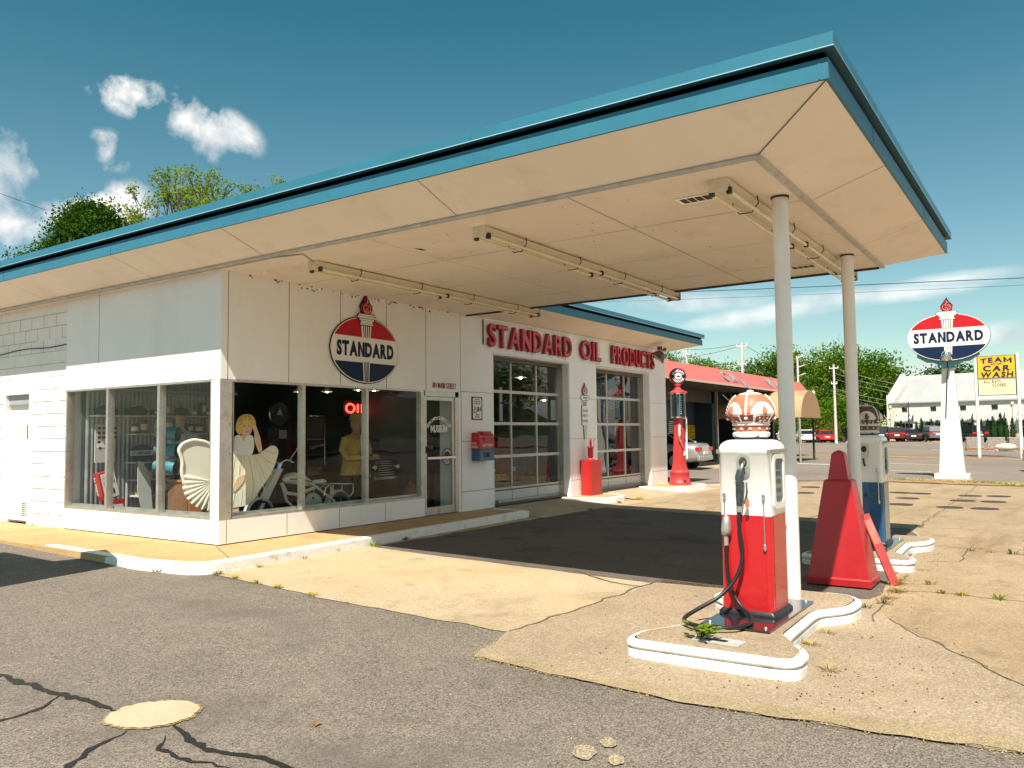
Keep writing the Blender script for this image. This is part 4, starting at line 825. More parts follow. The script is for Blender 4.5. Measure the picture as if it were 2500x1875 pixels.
# ================================================================== GAS PUMPS
def crown_parts(parent, z0, colr, colw, colband, coldeep, phase):
    """crown-shaped globe: white ring, jewelled band, bulging dome with arches and fleurs"""
    n = 120; prof = []
    for z, r in ((0, .15), (.012, .172), (.04, .178), (.055, .170), (.058, .163), (.062, .164), (.125, .165), (.127, .173), (.14, .175), (.146, .168), (.17, .172), (.20, .190), (.235, .212), (.262, .222), (.28, .219), (.31, .205), (.34, .183), (.365, .155), (.385, .12), (.398, .08), (.404, .03), (.406, .002)): prof.append((r, z))
    zs = np.linspace(0, .406, 90); rs = np.interp(zs, [p[1] for p in prof], [p[0] for p in prof]); vs = []; 
    NA = 4
    def kind(th, z):
        ph = (th*NA/(2*PI)) % 1; d = min(ph, 1-ph); e = abs(ph-.5)
        if z < .058: return 1, 0
        if z < .127: return 2, -.001
        if z < .148: return 1, .004
        if z > .384: return 1, .004
        if d < .07 and z > .235: return 0, .012
        if d < .17 and .168 < z < .25: return 3, .016 if d < .15 else .010
        if z > .232:
            if e < .082*math.sqrt(max(0, 1-((z-.272)/.040)**2)): return 0, .015          # middle petal
            if e < .40*(max(0, 1-((z-.232)/.105)**2.4))**.5: return 1, .0              # white field
            return 0, .004
        zz = (z-.15)/.082
        if e < .05: return 0, .012
        if ((e-.155)/.095)**2+((z-.212)/.034)**2 < 1: return (1, .004) if ((e-.135)/.03)**2+((z-.205)/.011)**2 < 1 else (3, .014)
        if .255 < e < .30+.03*(1+math.sin(zz*6)): return 1, .006
        if .045 < e < .13 and z < .19: return 1, .004
        if z < .165: return 1, .004
        return 3, -.004
    mats = [colr, colw, colband, coldeep]
    rings = []; kinds = []
    for z, r in zip(zs, rs):
        row = []; kr = []
        for k in range(n):
            th = 2*PI*k/n; a, off = kind(th-phase, z); row.append(((r+off)*math.cos(th), (r+off)*math.sin(th), z)); kr.append(a)
        rings.append(row); kinds.append(kr)
    mb = MB(); vs = [p for r in rings for p in r]; base = len(mb.v); mb.v += vs
    for i in range(len(zs)-1):
        for j in range(n):
            q = (j+1) % n; mb.f.append([i*n+j, i*n+q, (i+1)*n+q, (i+1)*n+j]); mb.m.append(mb.mi(mats[kinds[i][j]])); mb.s.append(True)
    mb.f.append(list(range(n))[::-1]); mb.m.append(mb.mi(colw)); mb.s.append(False)
    KS = .88; ZR = lambda q: float(np.interp(q, [0, .148, .262, .406, .43], [0, .132, .226, .440, .464]))
    p = mb
    for k in range(NA):
        th = 2*PI*k/NA+phase
        for z in (.252, .270, .288, .306, .323, .339, .353, .366, .377): r = float(np.interp(z, zs, rs))+.010; p.sph((r*math.cos(th), r*math.sin(th), z), .0125, colw, 8)
        p.sph((.220*math.cos(th), .220*math.sin(th), .207), .018, colw, 10)
    for k in range(12): th = 2*PI*(k+.5)/12; p.sph((.166*math.cos(th), .166*math.sin(th), .093), .0125, colw, 8)
    p.lathe([(.03, .400), (.035, .408), (.03, .418), (.015, .424), (.001, .426)], colw, (0, 0, 0), 14); p.v = [(v[0]*KS, v[1]*KS, ZR(v[2])*KS+z0-.01) for v in p.v]; o = mb.build('crown_globe', parent)
    return o
def gas_pump(loc, label, lower, crown, faded, rz=0, full=True):
    t = T('gas_pump', label, 'gas pump', loc, rz)
    # plate on the island
    pl = MB(); pl.box(-.67, .62, -.31, .235, .0, .016, M('plate_steel', (.035, .03, .035), .12, metal=.3, var=.3, vs=2, coat=.6))
    for a, b in ((-.6, -.26), (-.6, .18), (.56, -.26)): pl.lathe([(.012, .016), (.012, .028), (.001, .029)], alum, (a, b, 0), 8)
    pl.build('base_plate', t)
    def sec(hx, hy, ch, z): return [(hx-ch, -hy, z), (hx, -hy+ch, z), (hx, hy-ch, z), (hx-ch, hy, z), (-hx+ch, hy, z), (-hx, hy-ch, z), (-hx, -hy+ch, z), (-hx+ch, -hy, z)]
    def rsec(hx, hy, r, z, s=5):
        out = []
        for cx, cy, a0 in ((hx-r, -hy+r, -90), (hx-r, hy-r, 0), (-hx+r, hy-r, 90), (-hx+r, -hy+r, 180)):
            for k in range(s+1): a = R(a0+90*k/s); out.append((cx+r*math.cos(a), cy+r*math.sin(a), z))
        return out
    HX, HY = .225, .21
    b = MB(); b.loft([rsec(HX+.028, HY+.028, .03, .016), rsec(HX+.028, HY+.028, .03, .035), rsec(HX+.008, HY+.008, .03, .06)], black); b.build('rubber_skirt', t)
    b = MB(); b.loft([rsec(HX, HY, .035, .04), rsec(HX, HY, .035, .83)], lower, True)
    b.box(-HX-.006, -HX+.01, -.165, .165, .05, .83, lower); b.box(-.16, .16, -HY-.006, -HY+.01, .05, .83, lower); b.build('lower_body', t)
    b = MB(); rr = [rsec(HX+.002, HY+.002, .035, .825), rsec(HX+.002, HY+.002, .035, 1.335), rsec(HX+.008, HY+.008, .04, 1.34), rsec(HX+.008, HY+.008, .045, 1.375)]
    for k in range(1, 8): a = R(90*k/7); rr.append(rsec(HX+.008-.09*(1-math.cos(a)), HY+.008-.09*(1-math.cos(a)), .05, 1.375+.075*math.sin(a)))
    b.loft(rr, white2, True); b.build('upper_body', t)
    for s in (-1, 1):
        c = MB()
        for z in (1.338, 1.35, 1.362): c.box(-.235, .235, s*(HY+.014)-.006, s*(HY+.014)+.006, z, z+.008, chrome)
        for e in (-1, 1): c.box(e*.234-.003, e*.234+.003, s*(HY-.0)-.012, s*(HY-.0)+.012, 1.336, 1.37, chrome)
        c.build('trim_band', t)
        # dial recess with rounded frame and glass
        q = MB(); outer = fillet([(-.16, .88), (.16, .88), (.16, 1.33), (-.16, 1.33)], .06, 6); inner = fillet([(-.115, .93), (.115, .93), (.115, 1.29), (-.115, 1.29)], .05, 6)
        y0, y1 = s*(HY+.001), s*(HY+.018)
        vs = [(a, y1, z) for a, z in outer]+[(a, y1, z) for a, z in inner]+[(a, y0, z) for a, z in outer]+[(a, y0-s*.004, z) for a, z in inner]; m_ = len(outer); fs_ = []
        for i in range(m_):
            j = (i+1) % m_; fs_ += [(i, j, m_+j, m_+i), (i, 2*m_+i, 2*m_+j, j), (m_+i, m_+j, 3*m_+j, 3*m_+i)]
        q.add(vs, fs_, white2, False); fr = q.build('dial_frame', t)
        q = MB(); q.prism(inner, (0, s*(HY+.004), 0), (1, 0, 0), FZ, (0, s*.001, 0), M('dial_dark', (.03, .04, .05), .3)); q.box(-.10, .10, s*(HY+.0055)-.0005, s*(HY+.0055)+.0005, .98, 1.2, M('dial_grey', (.35, .38, .4), .35, var=.3))
        for z in (1.15, 1.08, 1.01): q.box(-.08, .07, s*(HY+.007)-.0005, s*(HY+.007)+.0005, z, z+.035, M('dial_black', (.01, .01, .012), .3))
        q.build('dial', fr); MB().prism(inner, (0, s*(HY+.010), 0), (1, 0, 0), FZ, (0, s*.002, 0), cylglass).build('dial_glass', fr)
    # nozzle face (towards -x)
    xf = -HX-.009
    q = MB(); q.prism(fillet([(-.055, 1.14), (.055, 1.14), (.055, 1.325), (-.055, 1.325)], .05, 6), (xf, 0, 0), (0, -1, 0), FZ, (-.008, 0, 0), alum); q.prism(circ(.034, 18, 1, 1.25, .0, 1.265), (xf-.009, 0, 0), (0, -1, 0), FZ, (-.001, 0, 0), speck); 
    q.build('nozzle_boot', t)
    for s in (-1, 1):
        q = MB(); yy = s*.163; q.tube([(xf-.012, yy, .58), (xf-.012, yy, .97)], .006, chrome, 8); q.lathe([(.001, -.035), (.012, -.02), (.016, 0), (.006, .02), (.001, .03)], chrome, (xf-.014, yy, .99), 10); q.lathe([(.001, -.03), (.008, -.02), (.016, 0), (.012, .02), (.001, .035)], chrome, (xf-.014, yy, .575), 10); q.build('trim_rod', t)
    if full:
        q = MB(); tl = M('nozzle_teal', (.045, .062, .065), .4, var=.5, vs=25)
        P0 = Vector((xf-.03, .0, 1.20)); q.tube([(xf+.0, -.01, 1.27), (xf-.035, -.005, 1.245), (xf-.055, .01, 1.19)], .013, chrome, 8)
        q.tube([(xf-.055, .008, 1.205), (xf-.06, .012, 1.15), (xf-.055, .016, 1.08)], [.026, .038, .034], tl, 12); q.tube([(xf-.055, .014, 1.09), (xf-.05, .02, .98), (xf-.045, .026, .91)], [.034, .031, .025], tl, 12)
        q.tube([(xf-.04, -.035, 1.10), (xf-.075, -.05, 1.02), (xf-.06, -.02, .93)], .007, tl, 6); q.tube([(xf-.045, .026, .93), (xf-.045, .03, .86)], .023, alum, 10); q.tube([(xf-.057, .013, 1.14), (xf-.055, .015, 1.11)], .0375, alum, 12); q.tube([(xf-.03, -.02, 1.22), (xf-.04, .02, 1.2)], .012, dkmetal, 8); q.box(xf-.07, xf-.045, -.055, -.03, .90, .965, M('lever_orange', (.55, .15, .05), .5)); q.build('nozzle', t)
        q = MB(); q.tube(smooth([(xf-.045, .03, .88), (xf-.05, .03, .72), (xf-.05, .01, .52), (xf-.09, .05, .34), (xf-.18, .16, .19), (xf-.32, .29, .10), (xf-.46, .35, .05), (xf-.58, .28, .04), (xf-.63, .10, .035), (xf-.52, -.08, .035), (xf-.34, -.13, .035), (xf-.16, -.08, .05), (xf-.06, .03, .10), (xf-.035, .115, .22), (xf-.03, .15, .4), (xf-.03, .15, .60)]), .0165, black, 10); h = q.build('hose', t)
        q = MB(); q.tube([(xf-.03, .15, .58), (xf-.03, .15, .66)], .02, alum, 10); q.lathe([(.001, .0), (.040, .004), (.044, .05), (.040, .10), (.026, .15), (.001, .17)], alum, (xf-.02, .15, .66), 16); q.build('hose_outlet', t)
    else:
        q = MB(); q.tube([(xf-.01, .01, 1.14), (xf-.03, .0, 1.08), (xf-.025, -.012, 1.04)], .012, dkmetal, 8); q.sph((xf-.004, .02, 1.25), .007, dkmetal, 6); q.prism(circ(.022, 14, .8, 1.3, 0, .66), (xf, 0, 0), (0, -1, 0), FZ, (-.008, 0, 0), dkmetal); q.build('handle', t)
        q = MB(); q.tube([(HX, -.12, .30), (HX+.05, -.14, .16), (HX+.10, -.2, .05), (HX+.02, -.2, .05)], .016, black, 8); q.build('hose', t)
    c = MB()
    for a in (-.1, .1): c.box(a-.02, a+.02, -.1, .1, 1.44, 1.485, dkmetal)
    c.lathe([(.12, 1.455), (.12, 1.475)], dkmetal, n=20); c.build('globe_holder', t)
    crown_parts(t, 1.478, *crown)
    return t
cw = M('crown_white', (.84, .80, .74), .4, var=.04); cr_ = M('crown_red', (.52, .17, .10), .5, var=.12, vs=8); cb = M('crown_brown', (.13, .055, .025), .4, var=.2, vs=8); cw2 = M('crown_white_aged', (.66, .62, .56), .4, var=.15, vs=5)
gas_pump((.195, -7.01, -.098), 'red and white gas pump with red crown globe and a looped black hose', redp, (cr_, cw, cr_, M('crown_deep', (.24, .03, .03), .5), R(186)), False)
gas_pump((5.05, -7.01, -.098), 'blue and white gas pump with brown crown globe, behind the red pyramid', bluep, (cb, cw2, cb, M('crown_deep2', (.06, .03, .02), .4), R(236)), True, full=False)
bo = MB(); bo.lathe([(.075, -.3), (.075, .94), (.07, .975), (.05, 1.0), (.02, 1.012), (.001, 1.014)], M('bollard_white', (.80, .77, .73), .35, var=.04, coat=.3), (.955, -7.10, 0), 24); single(bo, 'bollard', 'white round-topped steel bollard beside the near canopy column', 'bollard')
# steel cover plate with weed growing through
cpl = T('cover_plate', 'pale steel cover plate with a slot, set in the near pump island', 'cover', (-.87, -7.08, -.10), R(-4))
x = MB(); P_ = fillet([(-.085, -.17), (.085, -.17), (.085, .19), (-.085, .19)], .02, 3); x.prism(P_, (0, 0, 0), (1, 0, 0), (0, 1, 0), (0, 0, .006), M('plate_pale', (.50, .54, .50), .4, metal=.2, var=.2, vs=6)); x.build('plate', cpl)
MB().prism(fillet([(-.03, -.06), (.03, -.06), (.03, .12), (-.03, .12)], .02, 3), (0, 0, .006), (1, 0, 0), (0, 1, 0), (0, 0, .001), speck).build('slot', cpl)

# ================================================================== RED PYRAMID CABINET
pz = T('pyramid_cabinet', 'tall red stepped pyramid-shaped metal cabinet standing on the forecourt between the two pumps', 'cabinet', (2.66, -7.17, -.215))
rpy = M('pyramid_red', (.42, .011, .016), .38, var=.12, vs=2.5, coat=.2, stain=.4, stcol=(.24, .03, .03), ss=3.5)
def q4(hx, hy, z, cx=0, cy=0): return [(cx+hx, cy-hy, z), (cx+hx, cy+hy, z), (cx-hx, cy+hy, z), (cx-hx, cy-hy, z)]
x = MB(); x.loft([q4(.24, .31, .075), q4(.125, .142, 1.09), q4(.105, .118, 1.105)], rpy, False); x.build('lower_cone', pz, bevel=.006)
x = MB(); x.loft([q4(.095, .106, 1.10), q4(.065, .066, 1.375), q4(.05, .045, 1.40), q4(.03, .008, 1.418)], rpy, False); x.build('upper_block', pz, bevel=.006)
x = MB(); x.loft([q4(.252, .325, .0), q4(.252, .325, .065), q4(.24, .31, .08)], rpy, False); x.build('plinth', pz, bevel=.006)
x = MB()
for a in (-.2, .2):
    for b in (-.26, .26): x.box(a-.02, a+.02, b-.02, b+.02, -.035, .0, dkmetal)
x.build('feet', pz)
x = MB(); X = Matrix(); x.box(.0, .012, -.02, .02, .0, .05, speck); x.box(.0, .004, -.06, -.04, .0, .03, speck)
bd = MB(); brd = M('board_red', (.42, .05, .045), .55, var=.25, vs=6); bd.box(-.048, .048, -.012, .012, 0, .78, brd); bd.box(-.038, .038, -.016, -.012, .45, .72, M('board_label', (.50, .18, .14), .6, var=.4, vs=14))
b_o = single(bd, 'leaning_plank', 'narrow faded red board leaning against the side of the red pyramid cabinet', 'board', bevel=.004)
b_o.matrix_world = Matrix.Translation((2.80, -7.66, -.225))@Matrix.Rotation(R(-21), 4, 'X')@Matrix.Rotation(R(-52), 4, 'Z')
# ================================================================== MANHOLES
mh = T('tank_lid', 'x', 'lid', (0, 0, 0)); lid = M('lid_iron', (.05, .035, .03), .7, var=.3, vs=6)
x = MB(); x.lathe([(.26, 0), (.26, .012), (.235, .014), (.23, .008), (.001, .008)], lid, n=28); x.box(-.06, .06, -.015, .015, .008, .014, speck); 
x.build('cover', mh); mh['group'] = 'round iron tank lids in the forecourt slab'
LID = [(12.64, -7.14), (12.65, -7.78), (14.56, -7.20), (14.53, -7.81), (16.15, -7.22), (16.26, -7.81), (12.75, -6.17), (14.51, -6.06), (16.18, -6.10), (16.15, -5.64), (14.54, -3.66), (16.64, -3.30)]
for i, (a, b) in enumerate(LID):
    lb_ = ['dark round iron lid in the nearest row, left of its pair', 'dark round iron lid in the nearest row, rightmost of the pair', 'dark round iron lid in the middle row, left of the rightmost pair', 'dark round iron lid in the middle row, rightmost', 'dark round iron lid in the far row, left of the rightmost pair', 'dark round iron lid in the far row, rightmost of all', 'dark round lid just right of the blue pump, nearest of the column', 'dark round lid right of the blue pump in the middle row', 'dark round lid right of the blue pump in the far row', 'dark round lid farthest back, partly hidden by the blue pump', 'dark round lid seen between the red pump and the pyramid, nearer one', 'dark round lid seen between the red pump and the pyramid, farther one'][i]
    if i == 0: mh.location = (a, b, g(a, b)+.001); mh['label'] = lb_
    else: dup(mh, (a, b, g(a, b)+.001), label=lb_)
# ================================================================== WEEDS
def weed(x, y, z, n, h, m, label, name='weed', seed=0, spread=1, w=.012):
    rn = random.Random(seed*7+1); mb = MB()
    for k in range(n):
        a = rn.uniform(0, 2*PI); r0 = rn.uniform(0, .03*spread); L = h*rn.uniform(.5, 1.1); bx, by = r0*math.cos(a), r0*math.sin(a); dx, dy = math.cos(a), math.sin(a); ln = rn.uniform(.3, .9)*spread
        p = [Vector((bx+dx*L*ln*t, by+dy*L*ln*t, L*(t*(1.25-.45*t)))) for t in (0, .45, .8, 1)]; s = Vector((-dy, dx, 0))*w
        vs = []
        for i, q in enumerate(p): ww = [.5, 1, .8, .05][i]; vs += [tuple(q-s*ww), tuple(q+s*ww)]
        mb.add(vs, [(0, 1, 3, 2), (2, 3, 5, 4), (4, 5, 7, 6)], m)
    o = single(mb, name, label, 'weed'); o.location = (x, y, z); return o
isl = T('leafy_weed', 'green broad-leaved weed sprouting beside the steel plate at the near pump', 'weed', (-.93, -6.95, -.10))
rn = random.Random(5); fo = MB(); stm = MB()
for k in range(10):
    a = rn.uniform(0, 2*PI); L = rn.uniform(.10, .20); tip = Vector((math.cos(a)*L*.7, math.sin(a)*L*.7, L*.55)); stm.tube([(0, 0, 0), tuple(tip*.5+Vector((0, 0, .03))), tuple(tip)], .003, leafB, 5)
    for q in range(6):
        t = .35+.13*q; p = tip*t+Vector((0, 0, .03*(1-t))); b = rn.uniform(0, 2*PI); d = Vector((math.cos(b), math.sin(b), rn.uniform(-.1, .5))).normalized(); s = d.cross(Vector((0, 0, 1))).normalized(); l = rn.uniform(.055, .09)
        fo.add([tuple(p), tuple(p+d*l*.45+s*l*.28), tuple(p+d*l), tuple(p+d*l*.45-s*l*.28)], [(0, 1, 2, 3)], leafC)
fo.build('leaves', isl); stm.build('stem', isl)
WD = [(1.62, -1.22, 26, .07, leafC, 'bright green weed against the white kerb at the edge of the canopy shadow'), (2.35, -1.15, 24, .06, leafB, 'dark green weed against the white kerb inside the canopy shadow'),
 (-.92, -1.28, 30, .045, leafO, 'olive weed at the foot of the rounded kerb corner'), (-1.25, -.6, 14, .05, leafO, 'small brown-green weed against the kerb left of its rounded corner'), (-.96, -1.62, 12, .035, leafY, 'yellow weed between asphalt and concrete, nearest to the kerb corner'), (-1.0, -2.05, 14, .04, leafC, 'lime weed tuft on the asphalt joint, second from the kerb corner'), (-1.03, -2.42, 14, .045, leafY, 'yellow-green tuft on the asphalt joint, third from the kerb corner'), (-.35, -1.28, 12, .035, leafY, 'tiny yellow weed at the kerb foot right of the rounded corner'), (.35, -1.24, 10, .04, leafO, 'tiny dry weed at the kerb foot midway to the shadow'),
 (-1.08, -3.0, 12, .035, leafY, 'yellow tuft on the asphalt joint, fourth from the kerb corner'), (-1.1, -3.5, 10, .03, drygrass, 'straw tuft on the asphalt joint, fifth from the kerb corner'),
 (.12, .0, 0, 0, leafC, ''), (.03, 5.0, 10, .05, leafC, 'small green weed at the foot of the block wall beside the side door'),
 (10.62, -.02, 26, .20, leafB, 'leafy green weed growing right of the red oil cabinet'), (10.35, -1.12, 16, .10, leafY, 'yellow-green weed at the end of the kerb island by the oil cabinet'), (9.3, -1.13, 16, .06, leafB, 'low green weed at the foot of the kerb below the oil cabinet'), (7.6, -1.35, 14, .06, leafB, 'low dark weed in the joint between two shaded slabs'),
 (2.45, -7.73, 40, .10, drygrass, 'dry straw tuft in the slab crack by the leaning board'), (2.9, -7.66, 28, .10, leafY, 'yellowed weed in the crack beside the foot of the leaning board'), (2.05, -7.72, 26, .08, drygrass, 'dry tuft in the crack left of the leaning board'), (1.78, -7.72, 20, .07, leafO, 'olive tuft in the crack between the island end and the board'),
 (3.1, -7.95, 14, .06, leafY, 'small yellow weed right of the leaning board'), (2.62, -8.12, 16, .05, leafO, 'olive weed along the slab joint, left of a row'), (2.6, -8.3, 16, .05, leafY, 'yellow-green weed in the middle of the slab joint row'), (2.56, -8.62, 22, .07, leafC, 'green weed at the right end of the slab joint row'), (5.95, -8.1, 12, .06, leafO, 'olive weed at the corner of the square slab patch'), (5.95, -8.32, 12, .04, leafO, 'thin weed right of the square slab patch'), (5.9, -8.58, 20, .08, leafB, 'dark green spiky weed far right on the slab joint'), (8.55, -7.12, 10, .08, leafO, 'small weed at the tip of the shadow behind the blue pump'), (4.0, -7.78, 16, .05, drygrass, 'dry tuft at the near end of the second island'),
 (-.72, -7.80, 26, .06, drygrass, 'dry tuft at the right end of the near island kerb'), (-.1, -7.52, 26, .06, drygrass, 'dry grass in the notch of the near island kerb'), (.35, -7.53, 20, .06, drygrass, 'dry grass along the near island beside the bent kerb'), (1.5, -7.62, 14, .06, leafO, 'tiny weed at the far end of the near island kerb')]
for i, (a, b, n, h, m, lb_) in enumerate(WD):
    if n: weed(a, b, (g(a, b)+.004) if not (a < .1 and b > 4) else .001, int(n*(2.2 if m is drygrass or m is leafY else 1.3)), h*(.75 if m is drygrass else 1), m, lb_, seed=i, spread=2.1 if m is drygrass else 1.7, w=.0028 if m is drygrass else .0045)
    if n: bpy.data.objects[-1] if False else None
# dry grass along the asphalt edge (uncountable)
rn = random.Random(11); dg = MB()
def blades(x, y, n, h, m, sp=.04, z=None, w=.0035):
    for k in range(n):
        px, py = x+rn.gauss(0, sp), y+rn.gauss(0, sp); a = rn.uniform(0, 2*PI); L = h*rn.uniform(.4, 1.2); dx, dy = math.cos(a)*L*.9, math.sin(a)*L*.9; zz = g(px, py)+.001 if z is None else z; s = (-math.sin(a)*w, math.cos(a)*w)
        dg.add([(px-s[0], py-s[1], zz), (px+s[0], py+s[1], zz), (px+dx, py+dy, zz+L*.5)], [(0, 1, 2)], m)
for i in range(520):
    t = i/520; y = -5.6-t*4.2; x = -1.84+.17*max(0, (-7.5-y)/1.5)+.05*noise.noise((y*3, 1, 0)); blades(x+.02, y, 6, .022, drygrass, .035)
for i in range(60): t = i/60; blades(-1.1-.75*t, -5.40-.18*t, 4, .018, drygrass, .025)
for i in range(120): y = -1.6-3.7*i/120; blades(-1.06-.03*math.sin(y), y, 2, .012, drygrass if i % 3 else leafO, .015)
dg.build('dry_grass_edge', kind='stuff', label='thin dry straw grass along the ragged edge of the asphalt')
dg = MB()
for i in range(2600):
    y = -4.6-rn.random()**1.0*13; x = rn.uniform(20.5, 22.1)+.0; m = leafC if noise.noise((x*.8, y*.8, 3)) > -.05 else drygrass
    if noise.noise((x*.7, y*.6, 9)) < -.12: continue
    blades(x, y, 3, .09, m, .08, w=.012, z=g(x, y)+.02)
dg.build('verge_grass', kind='stuff', label='patchy green and straw grass strip at the road edge')
gv = MB(); rn = random.Random(77)
for k in range(700):
    t = rn.random()
    if k < 120: x, y = -1.2+rn.gauss(0, .6), -7.95+rn.gauss(0, .25)
    elif k < 420: x, y = rn.uniform(-1.8, 1.2), rn.uniform(-8.8, -5.6)
    elif k < 560: x, y = rn.uniform(1.5, 6), -7.72+rn.gauss(0, .12)
    else: x, y = rn.uniform(-4.5, -1.9), rn.uniform(-8.5, -1.5)
    r = rn.uniform(.003, .010)*(1 if k < 560 else .8); z = g(x, y)+.006; m = speck if rn.random() < .45 else concm; a = rn.uniform(0, 3)
    gv.add([(x+r*math.cos(a), y+r*math.sin(a), z), (x+r*math.cos(a+2.1), y+r*math.sin(a+2.1), z), (x+r*math.cos(a+4.2), y+r*math.sin(a+4.2), z), (x, y, z+r)], [(0, 1, 3), (1, 2, 3), (2, 0, 3)], m)
gv.build('loose_grit', kind='stuff', label='scattered grit and crumbs on the forecourt and asphalt')
lf = MB(); lf.add([(0, 0, .004), (.04, .012, .018), (.085, .0, .006), (.075, -.03, .012), (.05, -.02, .008), (.035, -.045, .016), (.015, -.02, .006)], [(0, 1, 4), (1, 2, 3, 4), (4, 5, 6, 0)], M('dead_leaf', (.26, .12, .05), .7)); o = single(lf, 'dead_leaf', 'single dry brown leaf lying on the asphalt', 'leaf'); o.location = (-3.44, -5.66, g(0, -5.66)); o.rotation_euler = (0, 0, 1.0)
# ================================================================== INSIDE THE SHOP
skin = M('painted_skin', (.72, .50, .32), .5, var=.05); wood = M('wood_brown', (.25, .12, .06), .5, var=.3, vs=6)
dress = M('dress_cream', (.80, .74, .60), .6, var=.10, vs=5); hairy = M('hair_blonde', (.75, .48, .12), .5, var=.35, vs=30)
def P2(mb, pts, o, u, d, m, th=.006): mb.prism(pts, o, u, FZ, Vector(d).normalized()*th, m)
# life-size flat cut-out of a blonde woman in a white dress, behind the corner pane
wn = T('woman_cutout', 'cut-out figure of a blonde woman in a billowing white dress behind the front window', 'figure', (.78, .50, .30))
u = Vector((.96, -.28, 0)).normalized(); nn = Vector((-.28, -.96, 0)).normalized()
def F2(pts, r=.5): return fillet(pts, .04, 3)
x = MB(); P2(x, F2([(-.22, .12), (.02, .14), (.13, .22), (.22, .36), (.33, .50), (.44, .70), (.50, .90), (.47, .97), (.40, 1.0), (.30, .94), (.2, .87), (.08, .86), (-.02, .92), (-.22, .93)]), (0, 0, 0), u, nn, dress, .02)
for a, b, c, d_ in ((.05, .85, .18, .25), (.12, .84, .30, .3), (.2, .85, .40, .55), (-.02, .85, .02, .25), (-.08, .85, -.12, .28)): x.tube([tuple(u*a+FZ_*b+nn*.022) if False else tuple(u*a+Vector((0, 0, b))+nn*.02), tuple(u*(a+c)/2+Vector((0, 0, (b+d_)/2+.03))+nn*.022), tuple(u*c+Vector((0, 0, d_))+nn*.02)], .006, dress, 5)

for pl in ([(-.05, .86), (-.08, .6), (-.04, .3), (-.06, .16)], [(.04, .84), (.1, .62), (.12, .4), (.10, .22)], [(.12, .85), (.24, .66), (.3, .5)], [(.2, .88), (.34, .76), (.42, .72)], [(.28, .93), (.4, .88), (.48, .88)], [(-.14, .9), (-.18, .6), (-.15, .3), (-.18, .14)]): x.tube([tuple(u*p[0]+Vector((0, 0, p[1]))+nn*.021) for p in pl], [.002]+[.005]*(len(pl)-2)+[.002], M('fold_line', (.52, .45, .32), .7), 5)
x.build('dress', wn)
x = MB(); P2(x, F2([(-.16, .88), (.10, .86), (.13, 1.0), (.11, 1.14), (.02, 1.16), (-.03, 1.04), (-.08, 1.16), (-.16, 1.14)]), nn*.012, u, nn, M('bodice_white', (.80, .80, .80), .5, var=.08), .012); x.build('bodice', wn)
x = MB(); P2(x, F2([(-.16, 1.1), (-.05, 1.14), (-.045, 1.2), (.045, 1.2), (.05, 1.14), (.13, 1.1), (.10, .95), (.03, 1.02), (.0, .93), (-.04, 1.02), (-.12, .98)]), nn*.006, u, nn, skin, .012)
P2(x, fillet([(-.05, 1.155), (.03, 1.13), (.085, 1.19), (.09, 1.27), (.07, 1.35), (-.04, 1.36), (-.075, 1.28)], .03, 4), nn*.02, u, nn, skin, .012)
P2(x, F2([(.12, 1.08), (.20, .88), (.245, .92), (.215, 1.1), (.14, 1.30), (.10, 1.33), (.085, 1.26), (.13, 1.2)]), nn*.022, u, nn, skin, .012)
for k in range(5): x.tube([tuple(u*(.105+.009*k)+Vector((0, 0, 1.27))+nn*.034), tuple(u*(.085+.012*k)+Vector((0, 0, 1.33+.006*k))+nn*.036), tuple(u*(.075+.014*k)+Vector((0, 0, 1.365-.004*abs(k-2)))+nn*.034)], .0055, skin, 5)
P2(x, F2([(-.12, .55), (.0, .60), (-.03, .48), (-.16, .34), (-.2, .38)]), nn*.024, u, nn, skin, .01); P2(x, F2([(-.2, -.28), (-.10, -.28), (-.08, .2), (-.18, .22)]), nn*.0, u, nn, skin, .012)
x.build('body', wn)
x = MB(); P2(x, fillet([(-.10, 1.15), (-.05, 1.17), (-.07, 1.27), (-.03, 1.35), (.06, 1.34), (.095, 1.25), (.12, 1.3), (.13, 1.37), (.08, 1.44), (-.02, 1.45), (-.10, 1.41), (-.14, 1.33), (-.15, 1.22)], .03, 4), nn*.028, u, nn, hairy, .018)
for k in range(7): a = R(200-28*k); x.tube([tuple(u*(.0+.105*math.cos(a))+Vector((0, 0, 1.33+.085*math.sin(a)))+nn*.05), tuple(u*(.0+.08*math.cos(a+.3))+Vector((0, 0, 1.33+.06*math.sin(a+.3)))+nn*.052)], .02, hairy, 6)
x.build('hair', wn)
x = MB()
for a in (-.025, .045): P2(x, circ(.011, 10, 1.3, .6, a, 1.275), nn*.0325, u, nn, dkmetal, .001); P2(x, circ(.013, 8, 1.4, .22, a, 1.297), nn*.0325, u, nn, wood, .001)
P2(x, circ(.018, 12, 1.3, .6, .02, 1.195), nn*.0325, u, nn, redp, .001); P2(x, circ(.011, 10, 1.3, .3, .02, 1.198), nn*.0338, u, nn, creams, .001); P2(x, [(.012, 1.225), (.028, 1.225), (.018, 1.26)], nn*.0325, u, nn, M('skin_shadow', (.5, .3, .18), .6), .001)
x.build('face', wn)
